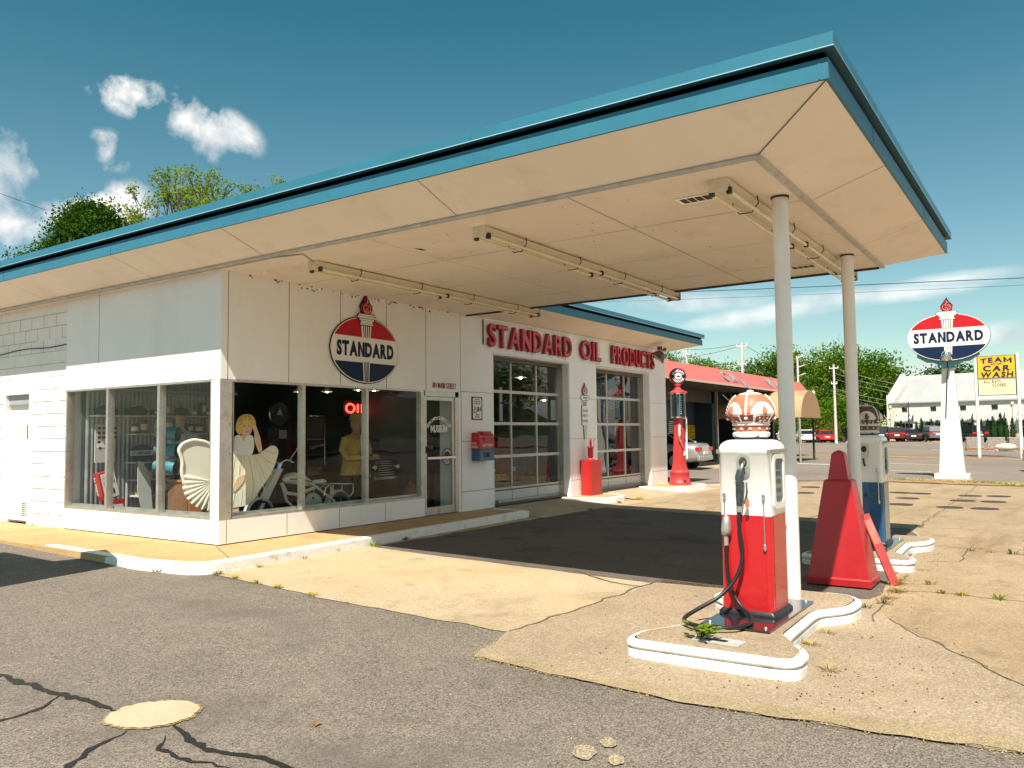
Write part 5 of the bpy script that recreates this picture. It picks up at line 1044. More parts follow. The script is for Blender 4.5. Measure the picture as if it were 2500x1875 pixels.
# pleated white shell panel (skirt piece) behind the left pane
sh = T('pleated_panel', 'cream pleated shell-shaped panel standing behind the left-hand side of the corner post', 'display panel', (.36, 1.0, .26))
u2 = Vector((.96, -.28, 0)); n2 = Vector((-.28, -.96, 0))
ol_ = fillet([(.22, .18), (.21, 1.02), (.10, 1.10), (-.08, 1.13), (-.22, 1.08), (-.28, 1.0), (-.22, .84), (-.23, .66), (-.17, .46), (-.04, .26), (.08, .17)], .05, 4)
x = MB(); x.prism(ol_, (0, 0, 0), u2, FZ, n2*.03, M('pleat_back', (.70, .66, .56), .6, var=.08)); x.build('back_panel', sh)
x = MB(); x.tube([tuple(u2*a+Vector((0, 0, b))+n2*.035) for a, b in ol_[6:]], .026, dress, 8)
for k in range(9):
    a = R(166+k*12); e = (.20+.42*math.cos(a), .52+.40*math.sin(a)); s = (.21, .52)
    x.tube([tuple(u2*(s[0]+(e[0]-s[0])*t)+Vector((0, 0, s[1]+(e[1]-s[1])*t))+n2*(.035+.02*math.sin(t*PI))) for t in (.08, .4, .75, 1)], [.008, .022, .036, .028], dress, 8)
x.build('pleats', sh)
# mannequins
def mannequin(name, label, loc, rz, hat, shirt, coat, pants, bow=False, lean=0):
    t = T(name, label, 'mannequin', loc, rz); x = MB(); flesh = M('mannequin_skin', (.45, .27, .17), .5, var=.1)
    x.loft([[(a*math.cos(2*PI*k/14), b*math.sin(2*PI*k/14)+lean*z*.3, z) for k in range(14)] for z, a, b in ((.86, .17, .12), (1.0, .155, .11), (1.2, .18, .12), (1.36, .21, .12), (1.43, .19, .10), (1.47, .08, .06), (1.52, .055, .055), (1.56, .055, .06), (1.60, .075, .085), (1.67, .08, .095), (1.74, .065, .08), (1.78, .01, .01))], flesh)
    x.tube([(0, -.07+lean*.5, 1.65), (0, -.115+lean*.5, 1.64), (0, -.10+lean*.5, 1.625)], [.012, .014, .012], flesh, 6)
    for s in (-1, 1): x.tube([(s*.07, 0, .9), (s*.1, -.02, .48), (s*.1, 0, .06), (s*.1, -.12, .03)], [.085, .06, .045, .04], pants, 10)
    x.build('body', t)
    x = MB(); x.loft([[(a*math.cos(2*PI*k/14), b*math.sin(2*PI*k/14)+lean*z*.3, z) for k in range(14)] for z, a, b in ((.78, .22, .16), (1.0, .19, .14), (1.2, .20, .14), (1.36, .225, .135), (1.445, .18, .11), (1.47, .09, .07))], coat)
    for s in (-1, 1): x.tube([(s*.20, lean*.4, 1.40), (s*.29, -.02+lean*.35, 1.2), (s*.27, -.08+lean*.3, 1.06), (s*.12, -.30+lean*.3, 1.08)], [.07, .062, .055, .045], coat, 10)
    x.build('jacket', t)
    x = MB(); x.prism([(-.07, 1.44), (.07, 1.44), (.035, 1.0), (-.035, 1.0)][::-1], (0, -.142+lean*.38, 0), FX, FZ, (0, -.01, 0), shirt)
    if bow: x.prism([(-.055, 1.405), (0, 1.425), (.055, 1.405), (.055, 1.455), (0, 1.435), (-.055, 1.455)], (0, -.155+lean*.38, 0), FX, FZ, (0, -.012, 0), redp)
    x.build('shirt', t)
    x = MB(); 
    for s in (-1, 1):
        for k in range(5): x.tube([(s*.12+(-s)*.01*k, -.30+lean*.3, 1.09-.012*abs(k-2)), (s*.11-s*.012*k, -.36+lean*.3, 1.07), (s*.10-s*.012*k, -.375+lean*.3, 1.04)], .010, flesh, 5)
    x.build('hands', t)
    x = MB(); x.lathe([(.125, 1.715), (.13, 1.73), (.10, 1.74), (.105, 1.80), (.07, 1.83), (.001, 1.835)], hat, (0, -.01+lean*.5, 0), 20); x.build('hat', t); return t
mannequin('mannequin', 'mannequin in dark cap, pale shirt and red bow tie behind the left window', (1.04, 2.45, .06), R(-35), M('hat_dark', (.02, .02, .025), .8), M('shirt_pale', (.62, .68, .74), .8), M('vest_pale', (.42, .52, .62), .8, var=.3, vs=9), black, True)
jk = mannequin('mannequin', 'mannequin with white beard cloth and mustard yellow jacket leaning behind the middle front pane', (3.66, 1.35, -.08), R(12), M('cap_yellow', (.55, .38, .06), .7), M('cloth_white', (.75, .73, .68), .7), M('jacket_mustard', (.62, .40, .10), .7, var=.45, vs=9), black, False, lean=-.25); jk.scale = (1.35, 1.2, 1.04)
# three teal buckets / pipes
for i, (xx, z, lb_) in enumerate(((.80, 1.475, 'topmost of three teal metal pipes stacked behind the left window'), (.79, 1.215, 'middle one of three teal metal pipes behind the left window'), (.77, .955, 'lowest of three teal metal pipes behind the left window'))):
    tm2 = M('teal_metal', (.05, .22, .27), .5, metal=.1, var=.25); d_ = Vector((.52, -.84, -.10)).normalized(); c0 = Vector((xx, 2.15, z)); x = MB(); q_ = c0-d_*.34
    x.tube([tuple(q_), tuple(c0)], [.085, .108], tm2, 20, caps=False); x.tube([tuple(c0), tuple(c0-d_*.015)], [.113, .113], tm2, 20, caps=False); x.tube([tuple(c0-d_*.06), tuple(c0-d_*.062)], .102, speck, 20); single(x, 'metal_pipe', lb_, 'pipe', group='teal pipes')
# wall shelves with goods
sv = T('wall_shelf', 'long grey wall shelving with five boards on the corrugated wall behind the left window', 'shelving', (0, 0, 0)); shm = M('shelf_grey', (.62, .64, .64), .5, var=.2)
for z, x0, x1 in ((1.79, .30, 2.75), (1.485, .92, 2.7), (1.012, .92, 2.7), (.72, .97, 2.7), (.45, 1.0, 2.7)): MB().box(x0, x1, 3.52, 3.83, z-.012, z+.012, shm).build('board', sv)
MB().box(.94, .96, 3.80, 3.83, .04, 1.8, shm).build('upright', sv)
rn = random.Random(21); gcols = [M('goods%d' % k, c, .45, var=.15) for k, c in enumerate(((.5, .05, .04), (.65, .63, .58), (.05, .09, .2), (.45, .33, .08), (.12, .13, .14), (.1, .22, .2), (.3, .3, .3)))]
nm = [('red', 'white', 'navy blue', 'mustard', 'black', 'green', 'grey')][0]
zs_ = (('top', 1.802, 1.0, 2.6), ('second', 1.497, 1.0, 2.6), ('third', 1.024, 1.45, 2.6), ('fourth', .732, 1.1, 2.6), ('lowest', .462, 1.1, 2.6))
seen = set()
for sn, z, x0, x1 in zs_:
    xx = x0; kk = 0
    while xx < x1-.1:
        ci = rn.randrange(7); r_ = rn.uniform(.025, .05); h = rn.uniform(.08, .2); kk += 1; typ = rn.choice(('can', 'box', 'bottle'))
        key = (sn, ci, typ)
        if key in seen: xx += .03; continue
        seen.add(key); b = MB()
        if typ == 'can': b.lathe([(r_, 0), (r_, h), (r_*.9, h+.005), (.001, h+.005)], gcols[ci], (0, 0, 0), 14); b.lathe([(r_+.001, h*.25), (r_+.001, h*.7)], creams, (0, 0, 0), 14, caps=False)
        elif typ == 'box': b.box(-r_, r_, -.05, .05, 0, h, gcols[ci]); b.box(-r_*.8, r_*.8, -.052, -.05, h*.3, h*.75, creams)
        else: b.lathe([(r_*.7, 0), (r_*.75, h*.6), (r_*.3, h*.8), (r_*.3, h), (.001, h)], gcols[ci], (0, 0, 0), 12)
        o = single(b, 'shelf_'+typ, '%s %s on the %s shelf behind the left window' % (nm[ci], typ, sn), typ); o.location = (xx, 3.68, z); o.scale = (1.5, 1.2, 1.3); xx += rn.uniform(.13, .26)
for xx, lb_ in ((.50, 'dark oval tin with handles at the left end of the top shelf'), (1.02, 'dark roasting tin second from the left on the top shelf')):
    b = MB(); b.lathe([(.14, 0), (.17, .05), (.165, .08), (.12, .13), (.05, .16), (.001, .165)], dkmetal, (0, 0, 0), 20); b.tube([(-.17, 0, .06), (-.21, 0, .08), (-.17, 0, .10)], .008, dkmetal, 6); o = single(b, 'roasting_tin', lb_, 'tin'); o.location = (xx, 3.66, 1.803)
sg = T('shelf_sign', 'small dark oval STANDARD sign leaning on the third shelf', 'sign', (1.07, 3.60, 1.03)); x = MB(); x.prism(circ(.19, 32, 1.1, .75, 0, .14), (0, 0, 0), FX, FZ, (0, -.012, 0), M('sign_slate', (.05, .12, .16), .5)); x.build('panel', sg)
x = MB(); x.box(-.19, .19, -.0125, -.016, .10, .185, creams) if False else x.prism([(-.2, .10), (.2, .10), (.2, .185), (-.2, .185)], (0, -.012, 0), FX, FZ, (0, -.003, 0), creams); text(x, 'STANDARD', (0, -.016, .115), FX, FZ, .055, navy, .001, .34, .03, center=True); x.build('lettering', sg)
# notice board, stamp machine, leaning panel
nb = T('notice_board', 'white notice board with dark silhouettes on the corrugated wall at the far left', 'board', (.38, 3.80, 1.03)); MB().box(0, .34, -.02, 0, 0, .62, M('board_white', (.62, .60, .57), .5, var=.1)).build('panel', nb)
x = MB()
for k in range(13): x.box(.06+.08*(k % 4)-.02, .06+.08*(k % 4)+.03*(1+k % 2), -.024, -.02, .58-.075*(k//4)-.04, .58-.075*(k//4), dkmetal)
x.prism([(.04, .24), (.2, .24), (.2, .29), (.15, .33), (.06, .33), (.04, .29)], (0, -.02, 0), FX, FZ, (0, -.004, 0), creams); x.prism(circ(.02, 10, 1, 1, .08, .24), (0, -.022, 0), FX, FZ, (0, -.004, 0), dkmetal); x.build('cut_outs', nb)
sm = T('stamp_machine', 'slanted red and white STAMPS machine on a red stand behind the left window', 'vending machine', (.50, 3.45, .25)); X = Matrix.Rotation(R(-14), 4, 'Y')
MB().box(-.13, .13, -.08, .08, .22, .66, redp, X=X).build('case', sm); x = MB(); x.box(-.10, .13, -.085, -.08, .24, .64, creams, X=X)
text(x, 'STAMPS', tuple(X@Vector((-.08, -.086, .46))), tuple((X@Vector((1, 0, 0)))), tuple((X@Vector((0, 0, 1)))), .045, redp, .001, .19, .03)
text(x, 'U.S. POSTAGE', tuple(X@Vector((-.08, -.086, .56))), tuple((X@Vector((1, 0, 0)))), tuple((X@Vector((0, 0, 1)))), .022, redp, .001, .18, .02); text(x, 'STAMPS', tuple(X@Vector((-.131, .03, .60))), tuple((X@Vector((0, 0, -1)))), tuple((X@Vector((0, 1, 0)))), .05, creams, .001, .30, .02)
for a in (-.06, .03): x.box(a, a+.045, -.088, -.085, .30, .38, navy, X=X)
x.build('front_plate', sm); MB().box(-.10, .16, -.09, .09, -.2, .2, redp).box(-.07, .13, -.095, -.09, -.15, .12, creams).build('stand', sm)
lp = T('board_cutout', 'tall blank off-white shaped panel leaning behind the second left pane', 'panel', (.86, 3.2, .08)); MB().prism(fillet([(.05, 0), (.19, 0), (.12, .72), (.04, .88), (-.06, .98), (-.09, .92), (-.09, .5), (-.03, .25)], .03, 3), (0, 0, 0), FX, FZ, (0, -.015, 0), M('panel_grey', (.66, .64, .60), .6)).build('board', lp)
bx = T('wood_cabinet', 'brown wooden cabinet with an orange panel low behind the third left pane', 'cabinet', (.80, 1.9, .06)); MB().box(0, .75, 0, .5, 0, .68, wood).build('case', bx); MB().box(-.02, .77, -.02, .52, .68, .71, M('orange_wood', (.55, .20, .06), .5)).build('top', bx); MB().box(.02, .24, -.03, -.01, .02, .42, M('orange_wood', (.55, .20, .06), .5)).build('panel', bx)
# ---- scooter behind the front panes
sc = T('motor_scooter', 'cream vintage step-through moped with chrome rack and leg shield behind the front window', 'moped', (0, .72, .03)); sc_c = M('scooter_cream', (.60, .60, .52), .3, var=.08, coat=.4); sc_g = M('scooter_green', (.40, .48, .44), .35, var=.1)
def wheel(par, cx, r=.23, z=.24):
    X = Matrix.Translation((cx, 0, z))@Matrix.Rotation(R(90), 4, 'X'); x = MB()
    x.loft([[((r+.032*math.cos(2*PI*q/10)-.03)*math.cos(2*PI*k/30), (r+.032*math.cos(2*PI*q/10)-.03)*math.sin(2*PI*k/30), .032*math.sin(2*PI*q/10)) for k in range(30)] for q in range(11)], black, True, False, X=X); w_ = x.build('wheel', par)
    x = MB(); x.lathe([(r-.055, -.02), (r-.045, 0), (r-.055, .02)], chrome, n=30, X=X, caps=False); x.lathe([(.03, -.05), (.03, .05)], chrome, n=12, X=X)
    for k in range(12): a = 2*PI*k/12; x.tube([(cx, 0, z), (cx+(r-.05)*math.cos(a), 0, z+(r-.05)*math.sin(a))], .003, chrome, 4)
    x.build('rim', w_); return w_
wheel(sc, 1.20); wheel(sc, 2.78)
def fender(par, cx, z, r, a0, a1, wd, m):
    x = MB(); x.loft([[(cx+(r+.03*math.cos(R(-90+180*q/6)))*math.cos(R(a0+(a1-a0)*k/14)), wd*math.sin(R(-90+180*q/6)), z+(r+.03*math.cos(R(-90+180*q/6)))*math.sin(R(a0+(a1-a0)*k/14))) for q in range(7)] for k in range(15)], m, True, False, closed=False); return x.build('fender', par)
fender(sc, 1.20, .24, .23, 20, 165, .06, sc_c); fender(sc, 2.78, .24, .24, -5, 190, .07, sc_g)
x = MB(); x.tube([(1.20, 0, .24), (1.33, 0, .48)], .03, sc_c, 8); x.loft([[(1.28+a, b, .44) for a, b in ((-.05, -.05), (.06, -.05), (.06, .05), (-.05, .05))], [(1.55+a, b, .90) for a, b in ((-.06, -.06), (.06, -.06), (.06, .06), (-.06, .06))]], sc_c, False); x.build('fork', sc, bevel=.01)
x = MB(); x.tube([(1.56, 0, .88), (1.60, 0, .98)], .035, chrome, 8); x.tube([(1.62, -.28, 1.0), (1.60, -.15, 1.04), (1.58, 0, .97), (1.60, .15, 1.04), (1.62, .28, 1.0)], .014, chrome, 8); x.tube([(1.60, -.2, 1.02), (1.70, -.22, 1.16), (1.74, -.23, 1.20)], .008, chrome, 6); x.lathe([(.001, 0), (.045, .01), (.05, .02), (.001, .03)], chrome, (1.76, -.23, 1.19), 14); x.build('handlebar', sc)
x = MB(); x.loft([[(a, .10*math.cos(2*PI*k/14)*s, z+.085*math.sin(2*PI*k/14)*s) for k in range(14)] for a, z, s in ((1.66, .73, .3), (1.72, .74, .9), (1.85, .74, 1.15), (2.05, .70, 1.0), (2.2, .64, .6), (2.28, .61, .2))], sc_c); x.build('tank', sc)
x = MB(); x.tube([(1.70, -.10, .735), (1.9, -.122, .73), (2.15, -.085, .67)], .008, dkmetal, 5); x.tube([(1.62, 0, .68), (1.72, 0, .52), (1.95, 0, .48), (2.3, 0, .58)], .03, sc_c, 8); x.tube([(2.25, 0, .62), (2.45, -.05, .47), (2.72, -.07, .27)], .022, sc_c, 8); x.tube([(1.62, -.03, .60), (1.70, -.03, .4), (1.80, -.08, .3), (1.9, -.12, .22)], .02, sc_c, 8); x.build('frame', sc)
x = MB(); x.prism(fillet([(1.98, .16), (2.32, .16), (2.30, .40), (2.18, .50), (2.06, .50), (2.0, .40)], .04, 3), (0, -.10, 0), FX, FZ, (0, -.05, 0), sc_g); x.prism(circ(.022, 14, 1, 1, 2.12, .42), (0, -.15, 0), FX, FZ, (0, -.002, 0), dkmetal); x.box(2.14, 2.22, -.153, -.15, .28, .33, dkmetal); x.build('engine_cover', sc)
x = MB()
for yy in (-.12, -.06, 0, .06, .12): x.tube([(2.36, yy, .57), (2.42, yy, .62), (2.95, yy, .60), (3.0, yy, .57)], .007, chrome, 5)
for s in (-1, 1): x.tube([(2.36, s*.13, .44), (2.40, s*.13, .56), (2.5, s*.13, .62), (3.0, s*.13, .60), (3.0, s*.13, .45), (2.9, s*.13, .38)], .011, chrome, 6)
for k in range(7): x.tube([(2.52, -.1, .46+.02*k), (2.60, -.1, .465+.02*k)], .006, creams, 5)
x.build('rack', sc)
x = MB(); x.loft([[(a, .05*s*math.cos(2*PI*k/10), .66+.03*s*math.sin(2*PI*k/10)) for k in range(10)] for a, s in ((2.2, .3), (2.3, 1.2), (2.45, 1.4), (2.52, .5))], sc_c); x.build('seat', sc)
x = MB(); x.sph((1.40, 0, .84), .05, chrome, 12, (1, 1, 1)); x.build('headlight', sc)
# case on the floor left of the moped
cs = T('dark_case', 'dark blue case on the floor behind the corner pane, left of the moped wheel', 'case', (.72, .75, .04)); MB().box(0, .45, 0, .3, 0, .28, M('case_blue', (.05, .08, .13), .4, var=.2)).build('body', cs, bevel=.02); MB().box(.05, .4, -.01, 0, .12, .14, alum).build('latch', cs)
# ---- machines at the back
def machine(name, label, cat, loc, w_, d_, h, m): t = T(name, label, cat, loc); MB().box(0, w_, 0, d_, 0, h, m).build('cabinet', t, bevel=.02); return t
cg = machine('cigarette_machine', 'tall dark cigarette machine with chrome edges and script lettering behind the middle pane', 'vending machine', (4.27, 3.2, .04), .52, .4, 1.80, M('machine_brown', (.07, .035, .03), .35))
x = MB(); x.tube([(.50, -.01, .8), (.50, -.01, 1.78), (.05, -.01, 1.78)], .012, chrome, 6); x.box(.02, .50, -.012, 0, 1.3, 1.33, alum); x.box(.05, .35, -.02, 0, .60, .70, alum)
for k in range(6): x.tube([(.06+k*.06, -.02, .70), (.06+k*.06, -.02, .76)], .008, chrome, 6); x.sph((.06+k*.06, -.01, .52), .01, chrome, 6)
x.build('trim', cg); text(MB(), 'Cigarettes', (.12, -.004, 1.12), (1, 0, .18), (-.18, 0, 1), .06, creams, .002, .36, -.005).build('lettering', cg); MB().box(.04, .48, -.005, 0, 1.36, 1.74, M('dark_display', (.10, .09, .07), .3, var=.6, vs=14)).build('display', cg)
ck = machine('soda_cooler', 'dark red Coca-Cola chest cooler behind the woman cut-out', 'cooler', (3.15, 3.2, .04), .78, .5, 1.32, M('cooler_red', (.14, .012, .012), .35)); text(MB(), 'Coca-Cola', (.24, -.006, 1.16), FX, FZ, .09, creams, .002, .30, -.005).build('lettering', ck); MB().tube([(.30, -.02, 1.05), (.30, -.02, .92), (.36, -.02, .92)], .008, chrome, 6).tube([(.42, -.02, 1.05), (.42, -.02, .93)], .008, chrome, 6).box(.5, .7, -.01, 0, 1.06, 1.075, chrome).build('handles', ck)
gp = T('globe_pump', 'old pump head with a round chrome-ringed globe in front of the soda cooler', 'gas pump', (3.40, 2.95, .04)); X = Matrix.Translation((0, 0, 1.80))@Matrix.Rotation(R(90), 4, 'X'); x = MB(); x.lathe([(.22, -.03), (.235, 0), (.22, .03)], chrome, n=32, X=X, caps=False); x.lathe([(.001, 0), (.22, .02)], M('globe_dark', (.05, .05, .06), .25), n=32, X=X, caps=False); x.prism([(-.07, 1.78), (.07, 1.78), (0, 1.92)], (0, -.03, 0), FX, FZ, (0, -.004, 0), M('mark_grey', (.3, .32, .35), .4)); x.build('globe', gp); MB().box(-.16, .16, -.12, .12, .0, 1.0, dkmetal).box(-.15, .15, -.12, .12, 1.3, 1.55, dkmetal).box(-.08, .08, -.08, .08, 1.0, 1.3, dkmetal).box(-.09, .09, -.13, -.12, 1.34, 1.50, alum).build('body', gp)
ol = T('neon_sign', 'glowing red neon OIL sign hanging in front of the dark blue wall', 'sign', (5.42, 3.25, 1.91)); neon = M('neon_red', (.9, .05, .04), .4, var=0, emit=(1, .06, .04), estr=3.0)
MB().box(-.05, .8, .03, .06, -.06, .26, speck).build('backing', ol); x = MB(); o_ = [(.12+.12*math.cos(a*PI/10), 0, .09+.09*math.sin(a*PI/10)) for a in range(21)]; x.tube(o_, .02, neon, 8); x.tube([(.34, 0, 0), (.34, 0, .18)], .02, neon, 8); x.tube([(.46, 0, .18), (.46, 0, 0), (.62, 0, 0)], .02, neon, 8); x.build('tube_letters', ol)
mc = T('tool_cabinet', 'dark glass-front counter case at the back of the shop right of the jacket', 'display case', (6.55 if False else 5.0, 2.6, .04)); MB().box(0, .75, 0, .5, 0, .95, inn).build('base', mc); MB().box(.02, .73, -.004, .5, .95, 1.32, cylglass).build('glass_case', mc); MB().box(-.0, .75, -.01, .0, .93, .96, alum).box(0, .02, -.01, 0, .95, 1.33, alum).build('frame', mc)
gr = T('vintage_car', 'dark vintage car front with chrome grille on display behind the right-hand front pane', 'display', (3.95, 1.0, .62)); x = MB(); x.loft([[(.36+a*.42*s, .3+y, .22+b*.20*s) for a, b in ((-1, -1), (1, -1), (1, .3), (.6, 1), (-.6, 1), (-1, .3))] for y, s in ((.4, .9), (0, 1), (-.2, .85))], M('car_black', (.01, .012, .015), .15, coat=1), False); x.build('hood', gr, bevel=.02)
x = MB()
for k in range(7): x.box(.12+.01*k, .60-.01*k, .06, .085, .08+k*.04, .092+k*.04, chrome)
x.box(.0, .72, .02, .06, .0, .05, chrome); x.build('grille', gr)
for a in (.06, .66): MB().sph((a, .09, .22), .055, chrome, 12).sph((a, .07, .22), .045, M('lens_clear', (.7, .72, .7), .1), 12).build('headlight', gr)
hy = T('red_bell', 'rusty red bell-shaped casting on a white base low behind the right-hand front pane', 'ornament', (4.60, .72, .06)); x = MB(); x.lathe([(.17, .0), (.18, .04), (.14, .10), (.10, .16), (.11, .19), (.07, .25), (.03, .28)], M('rust_red', (.35, .10, .06), .7, var=.3), (0, 0, .20), 20); x.tube([(-.04, 0, .47), (-.03, 0, .53), (.03, 0, .53), (.04, 0, .47)], .012, M('rust_red', (.35, .1, .06)), 6); x.build('casting', hy); MB().lathe([(.18, 0), (.18, .2)], creams, n=20).build('base', hy)
am = T('air_meter', 'black AIR meter on a post standing inside the glass door', 'air meter', (5.28, .85, .04)); X = Matrix.Translation((0, 0, 1.08))@Matrix.Rotation(R(90), 4, 'X'); MB().box(-.06, .06, -.06, .06, 0, .85, dkmetal).box(-.18, .18, -.08, .08, .78, 1.15, speck).build('post', am); x = MB(); x.lathe([(.18, -.08), (.18, .08)], speck, (0, .0, 0), 24, X=X); text(x, 'AIR', (-.05, -.082, 1.10), FX, FZ, .07, creams, .002, .11, .01, center=True); x.build('head', am); MB().tube([(.1, -.09, .85), (.2, -.1, .8), (.24, -.1, .82), (.24, -.1, .88)], .014, dkmetal, 6).build('hook', am); MB().box(-.02, .20, -.05, .05, 1.28, 1.55, M('box_maroon', (.10, .01, .012), .4)).box(.06, .13, -.053, -.05, 1.38, 1.45, alum).build('letter_box', am)
LP = [(1.9, 2.5, 2.30), (3.5, 2.5, 2.30), (4.19, 2.5, 2.33), (5.12, 2.6, 2.40), (5.48, 2.5, 2.40)]
pl = T('pendant_lamp', 'white enamel pendant lamp behind the left side of the front window', 'lamp', LP[0]); MB().lathe([(.11, -.06), (.10, -.045), (.04, 0), (.03, .03)], creams, n=20, caps=False).build('shade', pl); MB().tube([(0, 0, .02), (0, 0, .6)], .006, dkmetal, 5).build('cord', pl); MB().sph((0, 0, -.045), .035, M('bulb_fill_glow', (.9, .85, .7), .4, var=0, emit=(1, .86, .66), estr=9), 10).build('bulb', pl); pl['group'] = 'pendant lamps in the shop'  # glowing bulbs put in the shades to light the shop interior
for i, p in enumerate(LP[1:]): dup(pl, p, label='white enamel pendant lamp, %s counted from the left through the front window' % ('second', 'third', 'fourth', 'fifth')[i])
# ---- garage interior
vt = T('red_van', 'dark red van with yellow plate DHK 1941 inside the first garage door', 'van', (7.7, 1.35, .05)); vr = M('van_red', (.20, .02, .015), .3, var=.1, coat=.4)
x = MB(); x.prism(fillet([(0, .22), (1.25, .22), (1.25, .62), (1.18, 1.27), (.05, 1.3), (.0, .9)], .05, 3), (0, 1.6, 0), FX, FZ, (0, -1.6, 0), vr); x.build('body', vt); MB().box(.22, .82, -.02, -.004, .33, .47, yellow).build('plate_backing', vt); text(MB(), 'DHK 1941', (.25, -.0215, .355), FX, FZ, .095, dkmetal, .002, .54, .03).build('number_plate', vt)
x = MB(); x.box(.5, 1.2, -.012, -.004, .85, 1.2, reddark); x.box(.48, 1.22, -.006, -.003, .83, 1.22, redp); x.build('door_panel', vt)
for a in (.2, 1.02): MB().prism(fillet([(a, .52), (a+.22, .52), (a+.2, .60), (a+.05, .64)], .02, 3), (0, -.004, 0), FX, FZ, (0, -.012, 0), creams).build('tail_light', vt)
MB().tube([(-.02, -.05, .24), (1.3, -.05, .24)], .03, chrome, 8).build('bumper', vt)
tc_ = T('tool_chest', 'dark red tool chest with drawers above the van, in the first garage bay', 'tool chest', (7.6, 3.05, 1.05)); MB().box(0, .95, 0, .5, -1.0, .5, vr).build('cabinet', tc_)
for k in range(3): MB().box(.08, .9, -.015, 0, .02+k*.16, .14+k*.16, M('drawer_red', (.16, .02, .02), .4)).box(.25, .45, -.02, -.015, .11+k*.16, .12+k*.16, chrome).build('drawer', tc_)
yd = T('yellow_disc_sign', 'round yellow hanging sign seen through the upper panes of the first garage door', 'sign', (12.0, 3.0, 2.53)); XX = Matrix.Rotation(R(-55), 4, 'Z')@Matrix.Rotation(R(90), 4, 'X'); x = MB(); x.lathe([(.001, -.015), (.27, -.015), (.27, .015), (.001, .015)], yellow, n=36, X=XX); x.lathe([(.001, .016), (.17, .016)], dkmetal, n=30, X=XX, caps=False); x.build('disc', yd); MB().tube([(0, 0, .27), (0, 0, .45)], .005, dkmetal, 4).build('chain', yd)
bs = T('round_wall_sign', 'large dark round STANDARD GASOLINE sign seen through the second garage door', 'sign', (13.4, 1.15, 2.55)); nS = Vector((-.62, -.78, 0)).normalized(); uS = Vector((.78, -.62, 0)).normalized(); x = MB(); x.prism(circ(.5, 48), (0, 0, 0), uS, FZ, nS*.02, M('disc_black', (.03, .03, .035), .4)); x.build('disc', bs)
x = MB(); ring = [uS*.46*math.cos(2*PI*k/40)+Vector((0, 0, .46*math.sin(2*PI*k/40)))+nS*.022 for k in range(41)]; gy2 = M('sign_grey', (.42, .42, .43), .5); x.tube([tuple(p) for p in ring], .012, gy2, 5, caps=False); arctext(x, 'STANDARD', nS*.021, uS, FZ, .36, 155, 25, .11, gy2, .003, .02); arctext(x, 'GASOLINE', nS*.021, uS, FZ, .36, 205, 335, .11, gy2, .003, .02, inward=True); x.prism([(-.09, -.1), (.09, -.1), (.12, .06), (.05, 0), (0, .1), (-.05, 0), (-.12, .06)], nS*.021, uS, FZ, nS*.003, gy2); x.build('lettering', bs)
for i, (px_, py_, hh, mm_, nm_, lb_) in enumerate(((9.6, 3.2, .95, M('car_dark_blue', (.02, .05, .08), .15, coat=1), 'old_car', 'dark vintage car body in the gloom of the first garage bay'),)):
    t = T(nm_, lb_, 'car', (px_, py_, .04), R(8)); x = MB(); x.loft([[(a*s, b, z) for a, b in ((-1.9, -.75), (1.9, -.75), (1.9, .75), (-1.9, .75))] for z, s in ((.25, .97), (.6, 1.0), (.88, .93))], mm_, False); x.loft([[(a, b, z) for a, b in ((-.9*s, -.66*q), (.8*s, -.66*q), (.8*s, .66*q), (-.9*s, .66*q))] for z, s, q in ((.87, 1, 1), (1.35, .7, .85), (1.42, .5, .7))], dkmetal, False); x.build('body', t, bevel=.08)
    for a in (-1.2, 1.2):
        for s in (-1, 1): X = Matrix.Translation((a, s*.72, .30))@Matrix.Rotation(R(90), 4, 'X'); MB().lathe([(.01, -.08), (.3, -.08), (.32, 0), (.3, .08), (.01, .08)], black, n=24, X=X).build('wheel', t)
    MB().tube([(-2.0, -.7, .42), (-2.05, 0, .42), (-2.0, .7, .42)], .045, chrome, 8).build('bumper', t)
nt_ = T('paper_notice', 'white paper notice taped inside the right pane of the first garage door', 'notice', (8.85, .31, 1.72)); MB().box(0, .2, 0, .003, 0, .45, M('paper', (.62, .64, .64), .7)).build('sheet', nt_); x = MB()
for k in range(6): x.box(.03, .17, -.001, 0, .08+k*.05, .09+k*.05, M('ink', (.25, .25, .3), .7))
x.build('lines', nt_)

gl2 = T('pendant_lamp', 'small bright pendant lamp seen in the second row of panes of the first garage door', 'lamp', (12.86, 3.0, 2.42)); MB().lathe([(.14, -.06), (.12, -.045), (.04, 0), (.03, .03)], creams, n=20, caps=False).build('shade', gl2); MB().tube([(0, 0, .02), (0, 0, .5)], .006, dkmetal, 5).build('cord', gl2)
MB().sph((0, 0, -.045), .045, M('bulb_bright', (.9, .85, .7), .4, var=0, emit=(1, .86, .66), estr=22), 10).build('bulb', gl2)
dup(gl2, (8.6, .95, 2.75), label='extra pendant lamp added to light the bay inside the first garage door')  # extra lamp put in to brighten the garage interior
